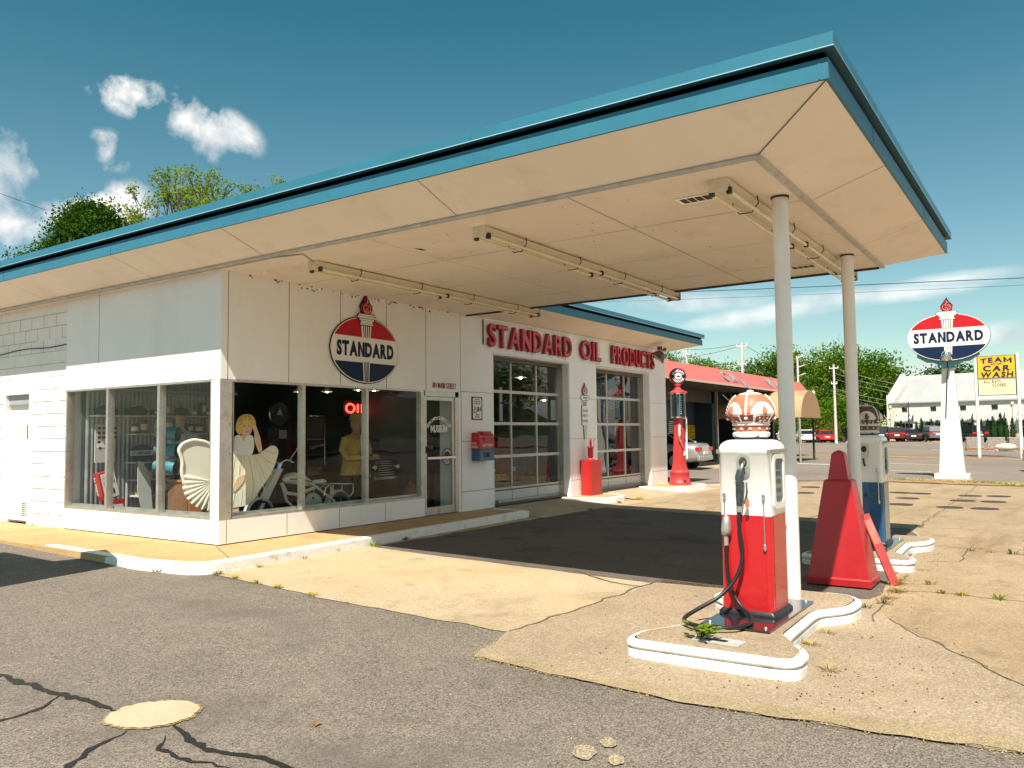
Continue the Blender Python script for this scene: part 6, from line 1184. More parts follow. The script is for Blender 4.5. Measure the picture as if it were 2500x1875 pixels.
# ================================================================== BACKGROUND
# ---- car wash
cwb = T('car_wash', 'dark open car wash bays under a long faded red sloping roof lettered CAR WASH', 'building', (0, 0, 0))
rfm = M('mansard_red', (.60, .15, .13), .5, var=.07, vs=.6, stain=.2, stcol=(.55, .25, .2), ss=1); nvw = M('bay_wall_navy', (.02, .035, .05), .5, var=.2)
X0, X1 = 16.8, 40.6
x = MB(); x.add([(X0, 2.6, 3.43), (X1, 2.6, 3.43), (X1-.2, 3.1, 4.12), (X0+.2, 3.1, 4.12)], [(0, 1, 2, 3)], rfm); x.add([(X1, 2.6, 3.43), (X1, 9, 3.43), (X1-.5, 9, 4.12), (X1-.2, 3.1, 4.12)], [(0, 1, 2, 3)], rfm); x.add([(X0, 2.6, 3.43), (X0+.2, 3.1, 4.12), (X0+.5, 9, 4.12), (X0, 9, 3.43)], [(0, 1, 2, 3)], rfm)
k = X0+.45
while k < X1-.4: x.box(k-.012, k+.012, -.02, .0, 0, .86, rfm, X=Matrix.Translation((0, 2.61, 3.43))@Matrix.Rotation(R(-35.9), 4, 'X')); k += .42
x.box(X0, X1, 2.56, 2.63, 3.36, 3.43, M('edge_cream', (.75, .6, .5), .6)); x.build('mansard_roof', cwb)
x = MB(); x.box(X0+.2, X1-.2, 3.1, 12, 4.05, 4.12, concm); x.box(X0, X1, 2.7, 12, 3.30, 3.38, speck); x.build('roof', cwb)
x = MB(); x.box(X0, X1, 9, 9.2, 0, 3.4, nvw)
for xx in (18, 23.6, 30.4, 34.6, 40.0): x.box(xx, xx+.3, 4.6, 9, 0, 3.4, nvw)
x.box(X0, X1, 4.6, 4.8, 2.75, 3.4, nvw); x.box(27.0, 30.4, 5.5, 5.7, 0, 3.4, M('slate_wall', (.05, .075, .10), .5, var=.2)); x.build('wall', cwb)
x = MB(); x.box(30.82, 30.95, 4.5, 4.62, 0, 3.4, alum); x.box(31.0, 31.2, 4.3, 4.5, 0, .8, alum); x.box(27.2, 27.7, 5.42, 5.5, 1.15, 1.9, alum)
for k in range(8): x.box(27.22, 27.68, 5.41, 5.42, 1.18+k*.09, 1.22+k*.09, dkmetal)
x.box(29.8, 30.7, 5.3, 5.5, 3.0, 3.25, M('lamp_box', (.5, .45, .25), .5)); x.tube([(31.6, 4.5, 3.2), (32.0, 4.3, 2.9), (32.6, 4.4, 3.25)], .03, creams, 6); x.build('fittings', cwb)
yn = T('instruction_sign', 'yellow instruction sign with black text on the dark bay wall of the car wash', 'sign', (29.42, 5.47, 1.08)); MB().box(0, .92, -.02, 0, 0, .64, yellow).build('panel', yn); x = MB()
for k, wd in enumerate((.8, .7, .5, .45, .75, .3)): x.box(.06, .06+wd, -.025, -.02, .55-k*.07, .58-k*.07, black)
for k in range(3): x.box(.06, .85, -.025, -.02, .05+k*.05, .065+k*.05, black)
x.build('text_lines', yn)
lw = MB(); UPm = Vector((0, .5, .69)).normalized(); nm = Vector((0, -.69, .5)).normalized(); gl_ = M('letter_grey', (.30, .31, .32), .5, var=.2)
def cwl(ch, xx, v, rot=0, h=.5):
    r = MB(); u = Vector((math.cos(rot), 0, 0))+UPm*math.sin(rot); w_ = -Vector((1, 0, 0))*math.sin(rot)+UPm*math.cos(rot)
    text(r, ch, Vector((xx, 2.6, 3.43))+UPm*v+nm*.02, u, w_, h, gl_, .04, None, .06); return r.build('letter', cwb)
cwl('C', 27.0, .17, 0, .55); cwl('A', 28.0, .17, 0, .52); cwl('R', 29.15, -.12, R(12), .46); cwl('W', 33.2, .12, 0, .52); cwl('A', 34.5, .12, 0, .5); cwl('S', 35.4, .12, 0, .5); cwl('H', 36.2, .12, 0, .5)
# ---- tan barrel awning on posts
aw = T('barrel_awning', 'tan barrel-vaulted canvas awning on thin posts at the right end of the car wash', 'awning', (0, 0, 0)); tan = M('canvas_tan', (.46, .28, .14), .75, var=.05); 
arc = [(33.95-1.8*math.cos(R(180*k/16)), 2.0+1.35*math.sin(R(180*k/16))) for k in range(17)]
x = MB(); x.loft([[(a, y, z) for a, z in arc] for y in (.95, 2.2, 3.0, 7.0)], tan, True, False, closed=False); x.prism(arc[::-1], (0, .94, 0), (1, 0, 0), FZ, (0, .02, 0), tan); x.build('canvas', aw)
MB().tube([(32.15, .95, 2.0), (35.75, .95, 2.0)], .03, dkmetal, 6).tube([(32.15, .95, 2.0), (32.15, 7, 2.0)], .03, dkmetal, 6).build('frame', aw)
for a, b, m in ((32.17, 1.04, alum), (35.5, 1.25, dkmetal), (32.17, 2.9, dkmetal)): MB().tube([(a, b, -.1), (a, b, 2.02)], .055, m, 8).build('post', aw)
# ---- cars
tyre = black; gls = M('car_glass', (.012, .016, .02), .05, spec=.8); tail = M('tail_red', (.6, .015, .02), .2, coat=.5); lampw = M('head_lamp', (.7, .72, .74), .1)
def car(name, label, loc, rz, col, kind='sedan', L=4.6, Wd=1.8, H=1.45, group=None):
    """origin on the ground under the middle of the car; front towards +x"""
    t = T(name, label, 'truck' if kind == 'pickup' else 'car', loc, rz, group); h = L/2; w = Wd/2
    P = {'sedan': [(-1, .30), (-1, .62), (-.96, .70), (-.62, .74), (-.40, .735), (.36, .70), (.85, .62), (.98, .50), (1, .34), (.95, .2), (-.95, .2)],
         'hatch': [(-1, .3), (-1, .6), (-.95, .68), (-.7, .70), (.36, .70), (.85, .60), (.98, .48), (1, .34), (.95, .2), (-.95, .2)],
         'suv': [(-1, .3), (-1, .64), (-.97, .66), (.42, .68), (.88, .63), (.98, .54), (1, .3), (.96, .2), (-.96, .2)],
         'pickup': [(-1, .32), (-1, .60), (-.99, .61), (-.15, .61), (.5, .62), (.93, .58), (1, .5), (1, .3), (.97, .24), (-.97, .24)],
         'jeep': [(-.9, .32), (-.9, .60), (.45, .60), (.9, .57), (.95, .5), (.95, .34), (.9, .28), (-.88, .28)]}[kind]
    G = {'sedan': [(-.72, .72), (-.42, .97), (-.25, 1.0), (.05, .99), (.42, .70)], 'hatch': [(-.97, .66), (-.80, .93), (-.55, 1.0), (.0, .99), (.42, .68)], 'suv': [(-.97, .65), (-.88, .96), (-.6, 1.0), (.1, .99), (.44, .67)], 'pickup': [(-.16, .60), (-.12, .95), (0, 1.0), (.28, .99), (.52, .61)], 'jeep': [(-.9, .60), (-.9, .99), (-.85, 1.0), (.25, 1.0), (.36, .60)]}[kind]
    top_ = sorted([(a, b) for a, b in P if b > .45]); x = MB(); rings = []
    for f in (-1.0, -.985, -.95, -.86, -.72, -.5, -.2, .1, .4, .6, .78, .9, .96, .99, 1.0):
        zt = float(np.interp(f, [p[0] for p in top_], [p[1] for p in top_]))*H; ef = max(0, abs(f)-.8)/.2; zt -= .10*H*max(0, (abs(f)-.95)/.05)**2; zb = (.17+.06*ef)*H; wy = w*(1-.10*ef**2-.05*max(0, (abs(f)-.97)/.03)); cz, hz = (zt+zb)/2, (zt-zb)/2
        rings.append([(f*h, wy*(1 if k_ in () else 1)*math.copysign(abs(math.cos(2*PI*k_/24))**.42, math.cos(2*PI*k_/24)), cz+hz*math.copysign(abs(math.sin(2*PI*k_/24))**.55, math.sin(2*PI*k_/24))) for k_ in range(24)])
    x.loft(rings, col, True)
    for a in (-.60*h, .62*h):
        for s in (-1, 1): X = Matrix.Translation((a, s*(w-.03), .33))@Matrix.Rotation(R(90), 4, 'X'); x.lathe([(.02, -.03), (.40, -.03), (.40, .035), (.02, .035)], tyre, n=22, X=X)
    x.build('body', t)
    x = MB(); gm = len(G); lo = [[(a*h, s*w*(.90 if b < .8 else .72), b*H) for a, b in G] for s in (-1, 1)]; x.loft(lo, gls, False); x.build('windows', t)
    x = MB(); top = [(a*h, b*H) for a, b in G if b > .92]; x.loft([[(a, s*w*.735, b+.005) for a, b in [top[0]]+top[1:]]+[(a, s*w*.735, b-.05) for a, b in top[::-1]] for s in (-1, 1)], col, False)
    for s in (-1, 1):
        for (a, b), (c, d) in ((G[0], G[1]), (G[-1], G[-2])): x.tube([(a*h, s*w*.90, b*H), (c*h, s*w*.735, d*H)], .028, col, 5)
        mx_ = (G[1][0]+G[-1][0])/2*h; x.tube([(mx_, s*w*.91, .66*H), (mx_-.05, s*w*.735, .985*H)], .022, col, 5)
        x.box(G[-1][0]*h-.35, G[-1][0]*h-.2, s*(w+.02)-.07, s*(w+.02)+.07, .68*H, .76*H, col)
    x.build('roof', t)
    R_ = .33 if kind in ('sedan', 'hatch') else .39
    for a in (-.60*h, .62*h):
        for s in (-1, 1):
            X = Matrix.Translation((a, s*(w-.09), R_))@Matrix.Rotation(R(90), 4, 'X'); wh = MB().lathe([(.02, -.11), (R_*.9, -.11), (R_, -.08), (R_, .08), (R_*.9, .11), (.02, .11)], tyre, n=22, X=X); wo_ = wh.build('wheel', t)
            r = MB(); r.lathe([(.001, s*-.118), (R_*.18, s*-.122), (R_*.62, s*-.114)], alum, n=12, X=X, caps=False); r.lathe([(R_*.60, s*-.113), (R_*.66, s*-.113)], alum, n=18, X=X, caps=False); r.build('rim', wo_)
    for s in (-1, 1):
        MB().box(-h-.01, -h+.14, s*w*.72-.2, s*w*.72+.2, .50*H, .60*H, tail).build('tail_light', t); MB().box(h-.16, h-.02, s*w*.72-.2, s*w*.72+.2, .44*H, .52*H, lampw).build('headlight', t)
    MB().box(-h-.02, -h+.02, -.26, .26, .40*H, .49*H, creams).build('number_plate', t); MB().box(-h-.03, -h+.1, -w*.9, w*.9, .24*H, .36*H, col if kind != 'pickup' else chrome).build('bumper', t, bevel=.03)
    if kind == 'pickup': MB().box(-h*.94, -.2*h, -w*.8, w*.8, .56*H, .615*H, dkmetal).build('load_bed', t); MB().box(-h*.95, -.18*h, -w*.85, w*.85, .61*H, .92*H, M('topper_grey', (.25, .27, .29), .25), ).build('bed_cap', t, bevel=.06)
    if kind == 'jeep': X = Matrix.Translation((-h*.93, 0, .55*H))@Matrix.Rotation(R(90), 4, 'Y'); sp_ = MB().lathe([(.02, -.12), (.36, -.12), (.40, -.08), (.40, .06), (.36, .1), (.02, .1)], tyre, n=22, X=X).build('spare_wheel', t); MB().lathe([(.2, -.125), (.001, -.125)], alum, n=14, X=X, caps=False).build('rim', sp_)
    return t
silver = M('car_silver', (.55, .53, .50), .25, metal=.6, var=.02, coat=.6); cwh = M('car_white', (.78, .77, .75), .25, var=.02, coat=.6); cbk = M('car_black2', (.015, .018, .022), .15, var=.02, coat=.8); crd = M('car_red', (.55, .02, .03), .2, var=.02, coat=.8); cgy = M('car_grey', (.16, .19, .22), .25, metal=.5, var=.02, coat=.6); cdr = M('car_maroon', (.12, .015, .025), .2, coat=.7); cnv = M('car_navy', (.02, .04, .08), .2, coat=.7)
car('parked_car', 'silver-white sedan parked behind the antique red pump, its rear and red tail light showing', (23.35, 4.65, -.03), R(93), silver, 'sedan', 4.7, 1.82, 1.42)
GR = 'cars in the far parking lot'
for nm, lb_, p, rz, c, k, L_, W_, H_ in (
 ('parked_car', 'white sedan in the far lot, leftmost, seen beside the tan awning post', (87.6, 17.3), 18, cwh, 'sedan', 4.5, 1.8, 1.45), ('parked_car', 'silver-white hatchback in the far lot between the two awning posts', (89.5, 15.7), 25, cwh, 'hatch', 4.3, 1.8, 1.5),
 ('parked_car', 'dark grey car in the far lot just left of the bright red car', (93.5, 15.6), 15, cgy, 'sedan', 4.5, 1.8, 1.42), ('parked_car', 'bright red hatchback in the far lot left of the round bush', (90.0, 13.95), 32, crd, 'hatch', 4.2, 1.8, 1.42), ('parked_car', 'white car behind the bright red hatchback in the far lot', (101, 15.6), 8, cwh, 'suv', 4.5, 1.85, 1.6),
 ('parked_car', 'black car in the far lot just right of the round clipped bush', (91.3, 11.55), 40, cbk, 'suv', 4.5, 1.85, 1.7), ('parked_car', 'white car in the far lot half hidden by the far canopy column', (96.5, 12.2), 25, cwh, 'sedan', 4.5, 1.8, 1.45), ('parked_car', 'white car roof in the far lot just left of the brown crown globe', (96.5, 10.3), 25, cwh, 'suv', 4.6, 1.85, 1.6),
 ('parked_car', 'black SUV in the far lot directly behind the brown crown globe', (95.0, 8.9), 22, cbk, 'suv', 4.7, 1.9, 1.75), ('parked_car', 'dark maroon SUV in the far lot just right of the blue pump', (94.6, 7.25), 22, cdr, 'suv', 4.7, 1.9, 1.7), ('parked_car', 'black sedan with a white number plate in the far lot, left of the grey pickup', (95.1, 5.6), 21, cbk, 'sedan', 4.7, 1.85, 1.45), ('pickup_truck', 'grey pickup truck with a capped bed parked left of the tall sign pylon', (96.2, 3.55), 25, cgy, 'pickup', 5.4, 1.95, 1.85), ('off_road_vehicle', 'black off-road vehicle with a spare wheel on its back, parked right of the sign pylon', (95.3, -.35), 38, cbk, 'jeep', 4.3, 1.85, 1.85)):
    car(nm, lb_, (p[0], p[1], g(0, p[1])+.0), R(rz), c, k, L_, W_, H_, GR)
car('parked_car', 'silver sport utility car standing on the road, mirrored in the second garage door', (29.8, -10.2, -.25), R(100), cgy, 'suv', 4.6, 1.9, 1.68)
# ---- wheel stops
for i, (a, b, l_) in enumerate(((93.6, 5.0, 'pale wheel stop below the black sedan'), (93.8, 2.9, 'pale wheel stop below the grey pickup'))): o = single(MB().box(-.07, .07, -.6, .6, 0, .1, concm), 'wheel_stop', l_, 'wheel stop'); o.location = (a, b, g(a, b))
# ---- restaurant
A = Vector((104.81, 9.34, 0)); dv = Vector((-.2, -.98, 0)).normalized(); nv = Vector((-dv.y, dv.x, 0)); nv = nv if nv.x < 0 else -nv   # outward, to the camera
Xr = Matrix.Translation(A)@Matrix(((dv.x, -nv.x, 0, 0), (dv.y, -nv.y, 0, 0), (0, 0, 1, 0), (0, 0, 0, 1)))   # local x along the front, local y into the building
rs = T('restaurant', 'long white building with pale metal roof, small square windows and striped awnings', 'building', (0, 0, 0)); rs.matrix_world = Xr
wst = M('stucco_white', (.74, .70, .62), .7, var=.05, vs=.5); LR = 26
x = MB()
Ws = [2.08, 5.45, 8.76, 12.11, 15.4, 18.7, 22]
cuts = [0]; 
x.box(0, LR, .25, 12, -.3, 4.7, wst); 
es = [0]+[v for w_ in Ws for v in (w_-.35, w_+.35)]+[LR]
for a, b in zip(es[::2], es[1::2]): x.box(a, b, 0, .25, 3.52, 4.14, wst)
x.box(0, LR, 0, .25, 4.14, 4.75, wst)
D_ = [(w_-.98, w_+.95) for w_ in Ws]; es = [0]+[v for d in D_ for v in d]+[LR]
x.box(0, LR, 0, .25, 2.3, 3.52, wst)
for a, b in zip(es[::2], es[1::2]): x.box(a, b, 0, .25, -.3, 2.3, wst)
for a, b in D_: x.box(a, b, .2, .249, -.3, 2.3, speck)
for a, b in D_: x.box((a+b)/2-.04, (a+b)/2+.04, .15, .2, -.2, 2.3, creams); x.box(a, b, .15, .2, 1.5, 1.56, creams)
x.build('wall', rs)
x = MB(); x.prism([(-.06, -.3), (12, -.3), (12, 5.2), (11, 5.2), (5.5, 8.62), (5.0, 8.62), (.5, 5.72), (-.06, 5.72)], (-.02, 0, 0), (0, 1, 0), FZ, (.34, 0, 0), wst); x.build('gable', rs)
mr_ = M('metal_roof', (.50, .50, .49), .45, metal=.3, var=.08, vs=.4)
x = MB(); x.add([(.26, -.25, 4.72), (LR, -.25, 4.72), (LR, 5.2, 8.2), (.26, 5.2, 8.2)], [(0, 1, 2, 3)], mr_); x.add([(.26, 5.2, 8.2), (LR, 5.2, 8.2), (LR, 11, 4.7), (.26, 11, 4.7)], [(0, 1, 2, 3)], mr_)
k = .5
while k < LR: x.box(k-.02, k+.02, 0, 6.47, 0, .045, mr_, X=Matrix.Translation((0, -.25, 4.72))@Matrix.Rotation(math.atan2(3.48, 5.45), 4, 'X')); k += .45
x.box(.26, LR, -.3, -.2, 4.60, 4.75, M('gutter', (.42, .42, .42), .5)); x.box(.3, LR, 5.1, 5.3, 8.18, 8.28, creams); x.build('roof', rs)
for w_ in Ws:
    f = MB(); f.box(w_-.40, w_+.40, -.03, .02, 3.47, 3.53, wst); f.box(w_-.35, w_+.35, .18, .22, 3.52, 4.14, gls); f.box(w_-.02, w_+.02, .16, .19, 3.52, 4.14, dkmetal); f.box(w_-.35, w_+.35, .16, .19, 3.81, 3.85, dkmetal); f.build('window', rs)
    a = MB(); n = 12; st1, st2 = M('stripe_dark', (.03, .03, .035), .7), M('stripe_white', (.78, .76, .70), .7)
    for k in range(2*n):
        u0 = w_-1.05+2.1*k/(2*n); u1 = u0+2.1/(2*n); a.add([(u0, -.02, 3.22), (u1, -.02, 3.22), (u1, -.85, 2.42), (u0, -.85, 2.42), (u1, -.85, 2.27), (u0, -.85, 2.27)], [(0, 3, 2, 1), (3, 5, 4, 2)], st1 if k % 2 else st2)
    a.add([(w_-1.05, -.02, 3.22), (w_-1.05, -.85, 2.42), (w_-1.05, -.02, 2.42)], [(0, 1, 2)], st1); a.add([(w_+1.05, -.02, 3.22), (w_+1.05, -.85, 2.42), (w_+1.05, -.02, 2.42)], [(0, 2, 1)], st1); a.build('striped_awning', rs)
x = MB(); x.tube([(.45, -.1, -.3), (.45, -.1, 4.2)], .06, wst, 6); x.box(.3, .6, -.2, -.02, 4.1, 4.4, wst); x.tube([(14.0, -.1, -.3), (14.0, -.1, 4.2)], .06, wst, 6); x.box(13.85, 14.15, -.2, -.02, 4.1, 4.4, wst); x.build('downpipe', rs)
# shade sails
def loc2(u, v, z): return Xr@Vector((u, v, z))
sailm = M('sail_charcoal', (.06, .06, .06), .8)
for i, (a, b, l_) in enumerate(((1.8, 4.6, 'dark shade sail left of the pickup truck'), (5.6, 8.2, 'dark shade sail partly behind the sign pylon'), (8.6, 11.4, 'dark shade sail above the black off-road vehicle'))):
    x = MB(); m_ = (a+b)/2; n = 8; top = [(a+(b-a)*k/n, -1.5, 2.05+.55*(1-abs(2*k/n-1))**1.5) for k in range(n+1)]; bot = [(a+(b-a)*k/n, -3.2, 1.98+.12*math.sin(PI*k/n)) for k in range(n+1)]
    x.add([tuple(loc2(*p)) for p in top+bot], [(k, k+1, n+2+k, n+1+k) for k in range(n)], sailm); single(x, 'shade_sail', l_, 'shade sail', group='shade sails at the restaurant')
# ---- conifers
def cone_tree(h=2.3, r=.42, seed=0):
    rn = random.Random(seed); t = T('cypress', 'x', 'tree'); MB().tube([(0, 0, 0), (0, 0, h*.4)], .05, bark, 6).build('trunk', t); x = MB()
    x.lathe([(.05, .1), (r*.6, .3), (r*.5, h*.5), (.03, h*.95)], conif, n=8)
    for k in range(420):
        z = .12+(h-.12)*rn.random()**1.1; rr = r*(1-(z/h)**1.6)*rn.uniform(.7, 1.08)+.02; a = rn.uniform(0, 2*PI); s = rn.uniform(.04, .08); p = Vector((rr*math.cos(a), rr*math.sin(a), z)); d = Vector((math.cos(a)*.4, math.sin(a)*.4, 1)).normalized(); q = Vector((-math.sin(a), math.cos(a), rn.uniform(-.5, .5))).normalized()
        x.add([tuple(p-q*s*.6), tuple(p+q*s*.6), tuple(p+d*s*2.4)], [(0, 1, 2)], conif)
    x.build('crown', t); return t
CY = [(96.1, 7.0, 'leftmost, beside the corner of the white building'), (96.2, 6.5, 'second from the left of the white building'), (96.4, 4.9, 'behind the black sedan'), (96.4, 4.4, 'between the black sedan and the pickup'), (96.5, 3.9, 'behind the cab of the pickup'), (96.6, 3.4, 'behind the middle of the pickup'), (96.6, 2.8, 'behind the bed of the pickup'), (96.7, 2.3, 'just left of the sign pylon'), (96.9, .3, 'just right of the sign pylon'), (96.9, -.1, 'above the bonnet of the off-road vehicle'), (97.0, -.7, 'above the spare wheel of the off-road vehicle'), (97.1, -1.6, 'just right of the left post of the yellow sign'), (97.1, -2.2, 'second right of the left post of the yellow sign'), (97.1, -2.7, 'third right of the left post of the yellow sign'), (97.2, -3.4, 'tall one in the middle between the two yellow sign posts'), (97.2, -3.9, 'behind the third brick pallet'), (97.2, -4.5, 'near the right post of the yellow sign')]
c0 = cone_tree(); c0['group'] = 'conical conifers in front of the restaurant'
for i, (a, b, l_) in enumerate(CY):
    l_ = 'small conical conifer '+l_; big = b < -1
    if i == 0: c0.location = (a, b, -.05); c0['label'] = l_
    else: dup(c0, (a+(.0 if not big else -1), b, -.15), rz=i*1.3, label=l_, scale=(1.15 if not big else 1.25)*random.uniform(.85, 1.12))
# ---- brick pallets and bag
def pallet(p, label, rz, h=.95):
    t = T('brick_pallet', label, 'pallet', p, rz, 'shrink-wrapped pallets of bricks'); br = M('wrapped_brick', (.34, .27, .23), .35, var=.35, vs=5, coat=.3); x = MB(); x.box(-.55, .55, -.55, .55, .14, h, br)
    x.build('load', t, bevel=.02); x = MB()
    for k in range(5): x.box(-.556, .556, -.556, .556, .27+k*.15, .278+k*.15, M('wrap_white', (.5, .46, .42), .3))
    for k in range(4): x.box(-.33+k*.22, -.322+k*.22, -.557, .557, .14, h, M('wrap_white', (.5, .46, .42), .3)); x.box(-.557, .557, -.33+k*.22, -.322+k*.22, .14, h, M('wrap_white', (.5, .46, .42), .3))
    x.build('wrap', t); x = MB()
    for k in range(5): x.box(-.58, .58, -.58+k*.265, -.48+k*.265, .10, .14, M('pallet_wood', (.40, .18, .08), .8))
    for k in (-.55, -.05, .45): x.box(k, k+.1, -.58, .58, 0, .10, M('pallet_wood', (.40, .18, .08), .8))
    x.build('pallet_base', t)
pallet((60.6, -3.75, g(0, -3.7)), 'shrink-wrapped brick pallet left of the yellow sign post', R(8)); pallet((61.2, -5.05, g(0, -5)), 'shrink-wrapped brick pallet between the yellow sign posts, behind the white sack', R(4)); pallet((62.8, -6.25, g(0, -6.2)), 'shrink-wrapped brick pallet at the right yellow sign post', R(10))
x = MB(); x.sph((0, 0, .30), .36, M('sack_white', (.62, .57, .50), .7, var=.2), 14, (.9, 1.9, .75)); x.sph((0, .5, .1), .16, M('sack_white'  , (.6, .56, .5)), 10); x.build('bulk_sack', label='slumped white bulk sack in front of the brick pallets', cat='sack').location = (59.0, -5.75, g(0, -5.7))
# ---- black street lamp by the restaurant
sl_ = T('street_lamp', 'black street lamp with a side lantern in front of the white building', 'lamp', (96.3, 5.66, -.1)); x = MB(); x.tube([(0, 0, 0), (0, 0, 4.65)], [.09, .05], dkmetal, 8); x.build('post', sl_); x = MB(); x.tube([(0, 0, 4.1), (-.05, .25, 4.15), (-.05, .28, 4.0)], .035, dkmetal, 6); x.lathe([(.05, 3.55), (.13, 3.7), (.13, 3.95), (.03, 4.05)], dkmetal, (-.05, .28, 0), 10); x.build('lantern', sl_)
# ================================================================== ROADSIDE SIGNS
pyx, pyy = 23.1, -6.12
py = standard_sign((pyx-.25, -6.21, 4.37), 1.18, .76, u=(.04, -1, 0), nn=(-1, -.04, 0), th=.16, name='roadside_sign', label='oval red, white and blue STANDARD sign with a torch on a tapered white pylon', fl=.42)
pyl = MB(); O = Vector((.17, .06, -4.37)); zt_ = 3.50-.0
def qd(hx, hy, z): return [tuple(O+Vector((a, b, z))) for a, b in ((hx, -hy), (hx, hy), (-hx, hy), (-hx, -hy))]
pw = M('pylon_white', (.80, .77, .72), .45, var=.06, vs=1.5, stain=.3, stcol=(.5, .4, .3), ss=2)
pyl.loft([qd(.16, .37, -.12), qd(.10, .17, 3.42)], pw, False); pyl.build('pylon', py, bevel=.01)
x = MB(); x.box(O.x-.3, O.x+.3, O.y-.50, O.y+.50, O.z-.2, O.z-.02, white2); x.build('plinth', py, bevel=.02); MB().box(O.x-.38, O.x+.38, O.y-.56, O.y+.56, O.z-.34, O.z-.2, concm).build('footing', py)
tl_ = M('sign_teal', (.12, .36, .42), .4, var=.05); x = MB(); x.prism([(-.17, -1.0), (.17, -1.0), (.19, -.92), (.35, -.84), (.42, -.80), (.62, -.78), (.90, -.60), (.85, -.3), (-.85, -.3), (-.90, -.60), (-.62, -.78), (-.42, -.80), (-.35, -.84), (-.19, -.92)], (.04, .04, 0), (.04, -1, 0), FZ, (.12, 0, 0), tl_); x.build('bracket', py)
x = MB(); x.sph((-.30, .05, -.62), .17, chrome, 16); x.tube([(-.26, .03, -.77), (-.22, .03, -.92), (-.10, .03, -1.02), (.0, .08, -1.3), (.02, .17, -2.6)], .018, dkmetal, 6); x.build('lamp_ball', py)
tcs = T('car_wash_sign', 'yellow TEAM CAR WASH sign over a cream ALL BAYS CLOSED board on white posts', 'sign', (45.4, -6.2, 0)); 
for b in (1.0, -1.0): MB().tube([(0, b, g(0, -6)-.1), (0, b, 5.5)], .085, white2, 8).build('post', tcs)
MB().box(-.10, .12, -.91, .91, 4.17, 5.42, dkmetal).build('cabinet', tcs); x = MB(); x.box(-.12, -.10, -.88, .88, 4.20, 5.39, yellow); x.build('yellow_panel', tcs); MB().box(-.09, .10, -.91, .91, 3.23, 4.13, dkmetal).build('letter_cabinet', tcs)
MB().box(-.11, -.09, -.88, .88, 3.26, 4.10, ivory).build('letter_board', tcs)
x = MB(); U = (0, -1, 0); nvy = M('letter_navy', (.01, .015, .06), .5, var=0)
def arcword(s, zc, h, wd, bow, slant=0):
    L, tot = glyphs(s, h, wd, .04, .12)
    for ch, gx, k, size, a, b in L:
        vs, fs, _, _ = glyph(ch, 0, .04); cx_ = gx+(b-a)*size*k/2-tot/2; dz = bow*(1-(2*cx_/tot)**2); sl = -bow*8*cx_/tot/tot
        x.add([(-.13-(v[2]+.5)*.004, -((gx-tot/2)+(v[0]-a)*size*k+slant*v[1]*size), zc+dz+v[1]*size+sl*((v[0]-(a+b)/2)*size*k)) for v in vs], fs, nvy)
arcword('TEAM', 5.0, .28, 1.5, .07); arcword('CAR', 4.60, .32, 1.3, -.03, .1); arcword('WASH', 4.24, .30, 1.55, 0, .12)
for k in range(7): a = R(20+k*23); x.tube([(-.132, -.12*math.cos(a), 4.93+.02*math.sin(a)), (-.132, -.34*math.cos(a), 4.93+.09*math.sin(a))], .008, nvy, 4)
x.build('lettering', tcs)
x = MB(); text(x, 'ALL', (-.112, .64, 3.90), U, FZ, .16, black, .003, .30, .03, .16); text(x, 'BAYS', (-.112, .22, 3.91), U, FZ, .16, black, .003, .40, .03, .16); text(x, 'CLOSED', (-.112, .22, 3.71), U, FZ, .16, black, .003, .66, .03, .16)
for z in (3.68, 3.54, 3.40): x.box(-.1115, -.11, -.88, .88, z, z+.008, M('rail_tan', (.55, .45, .25), .6))
x.build('message', tcs)
# ---- utility poles and wires
polem = M('pole_pale', (.62, .58, .52), .8, var=.1)
def upole(name, label, x_, y_, h, arms=((0, 0),), z0=0):
    t = T(name, label, 'utility pole', (x_, y_, z0)); MB().tube([(0, 0, 0), (0, 0, h)], [.15, .10], polem, 8).build('pole', t)
    x = MB()
    for z, l in arms: x.box(-.06, .06, -l, l, z-.06, z+.06, polem); x.tube([(0, l*.9, z+.06), (0, l*.9, z+.22)], .04, creams, 6); x.tube([(0, -l*.9, z+.06), (0, -l*.9, z+.22)], .04, creams, 6)
    x.build('crossarm', t); return t
upole('utility_pole', 'pale utility pole behind the car wash, carrying the sagging wires', 64.5, 14.4, 9.3, ((9.0, .5), (7.4, .4)))
upole('utility_pole', 'pale utility pole behind the left end of the red car wash roof', 67.5, 20.85, 9.5, ((9.2, .4), (8.9, .4)))
p3 = upole('utility_pole', 'pale pole with three bracket arms and white canisters behind the red roof', 80.3, 13.75, 9.1, ((9.0, .1),)); x = MB()
for z in (9.0, 8.0, 7.1): x.tube([(0, 0, z), (0, -.8, z+.25)], .06, polem, 6)
for k in range(4): x.lathe([(.16, 0), (.16, .8), (.02, .9)], creams, (-.2, -.35-.4*k, 4.6), 10)
x.build('bracket_arm', p3)
upole('utility_pole', 'slim pale pole in front of the trees between the awning and the far canopy column', 81.2, 10.35, 8.2, ((7.8, .45), (6.2, .3)))
wm = M('wire', (.05, .05, .055), .6, var=0)
def wire(label, a, b, sag=.5, r=.012, n=14, name='overhead_wire'):
    a, b = Vector(a), Vector(b); x = MB(); x.tube([tuple(a+(b-a)*t+Vector((0, 0, -sag*4*t*(1-t)))) for t in [k/n for k in range(n+1)]], r, wm if r != .016 else polem, 5); single(x, name, label, 'wire', group='overhead wires')
wire('thick dark overhead wire crossing the sky below the canopy edge and above the oval sign', (30, 40, 11.0), (30, -26, 6.1), .3, .018); wire('thin overhead wire just below the thick one, crossing behind the canopy columns', (30.5, 40, 10.82), (30.5, -26, 6.1), .5, .008)
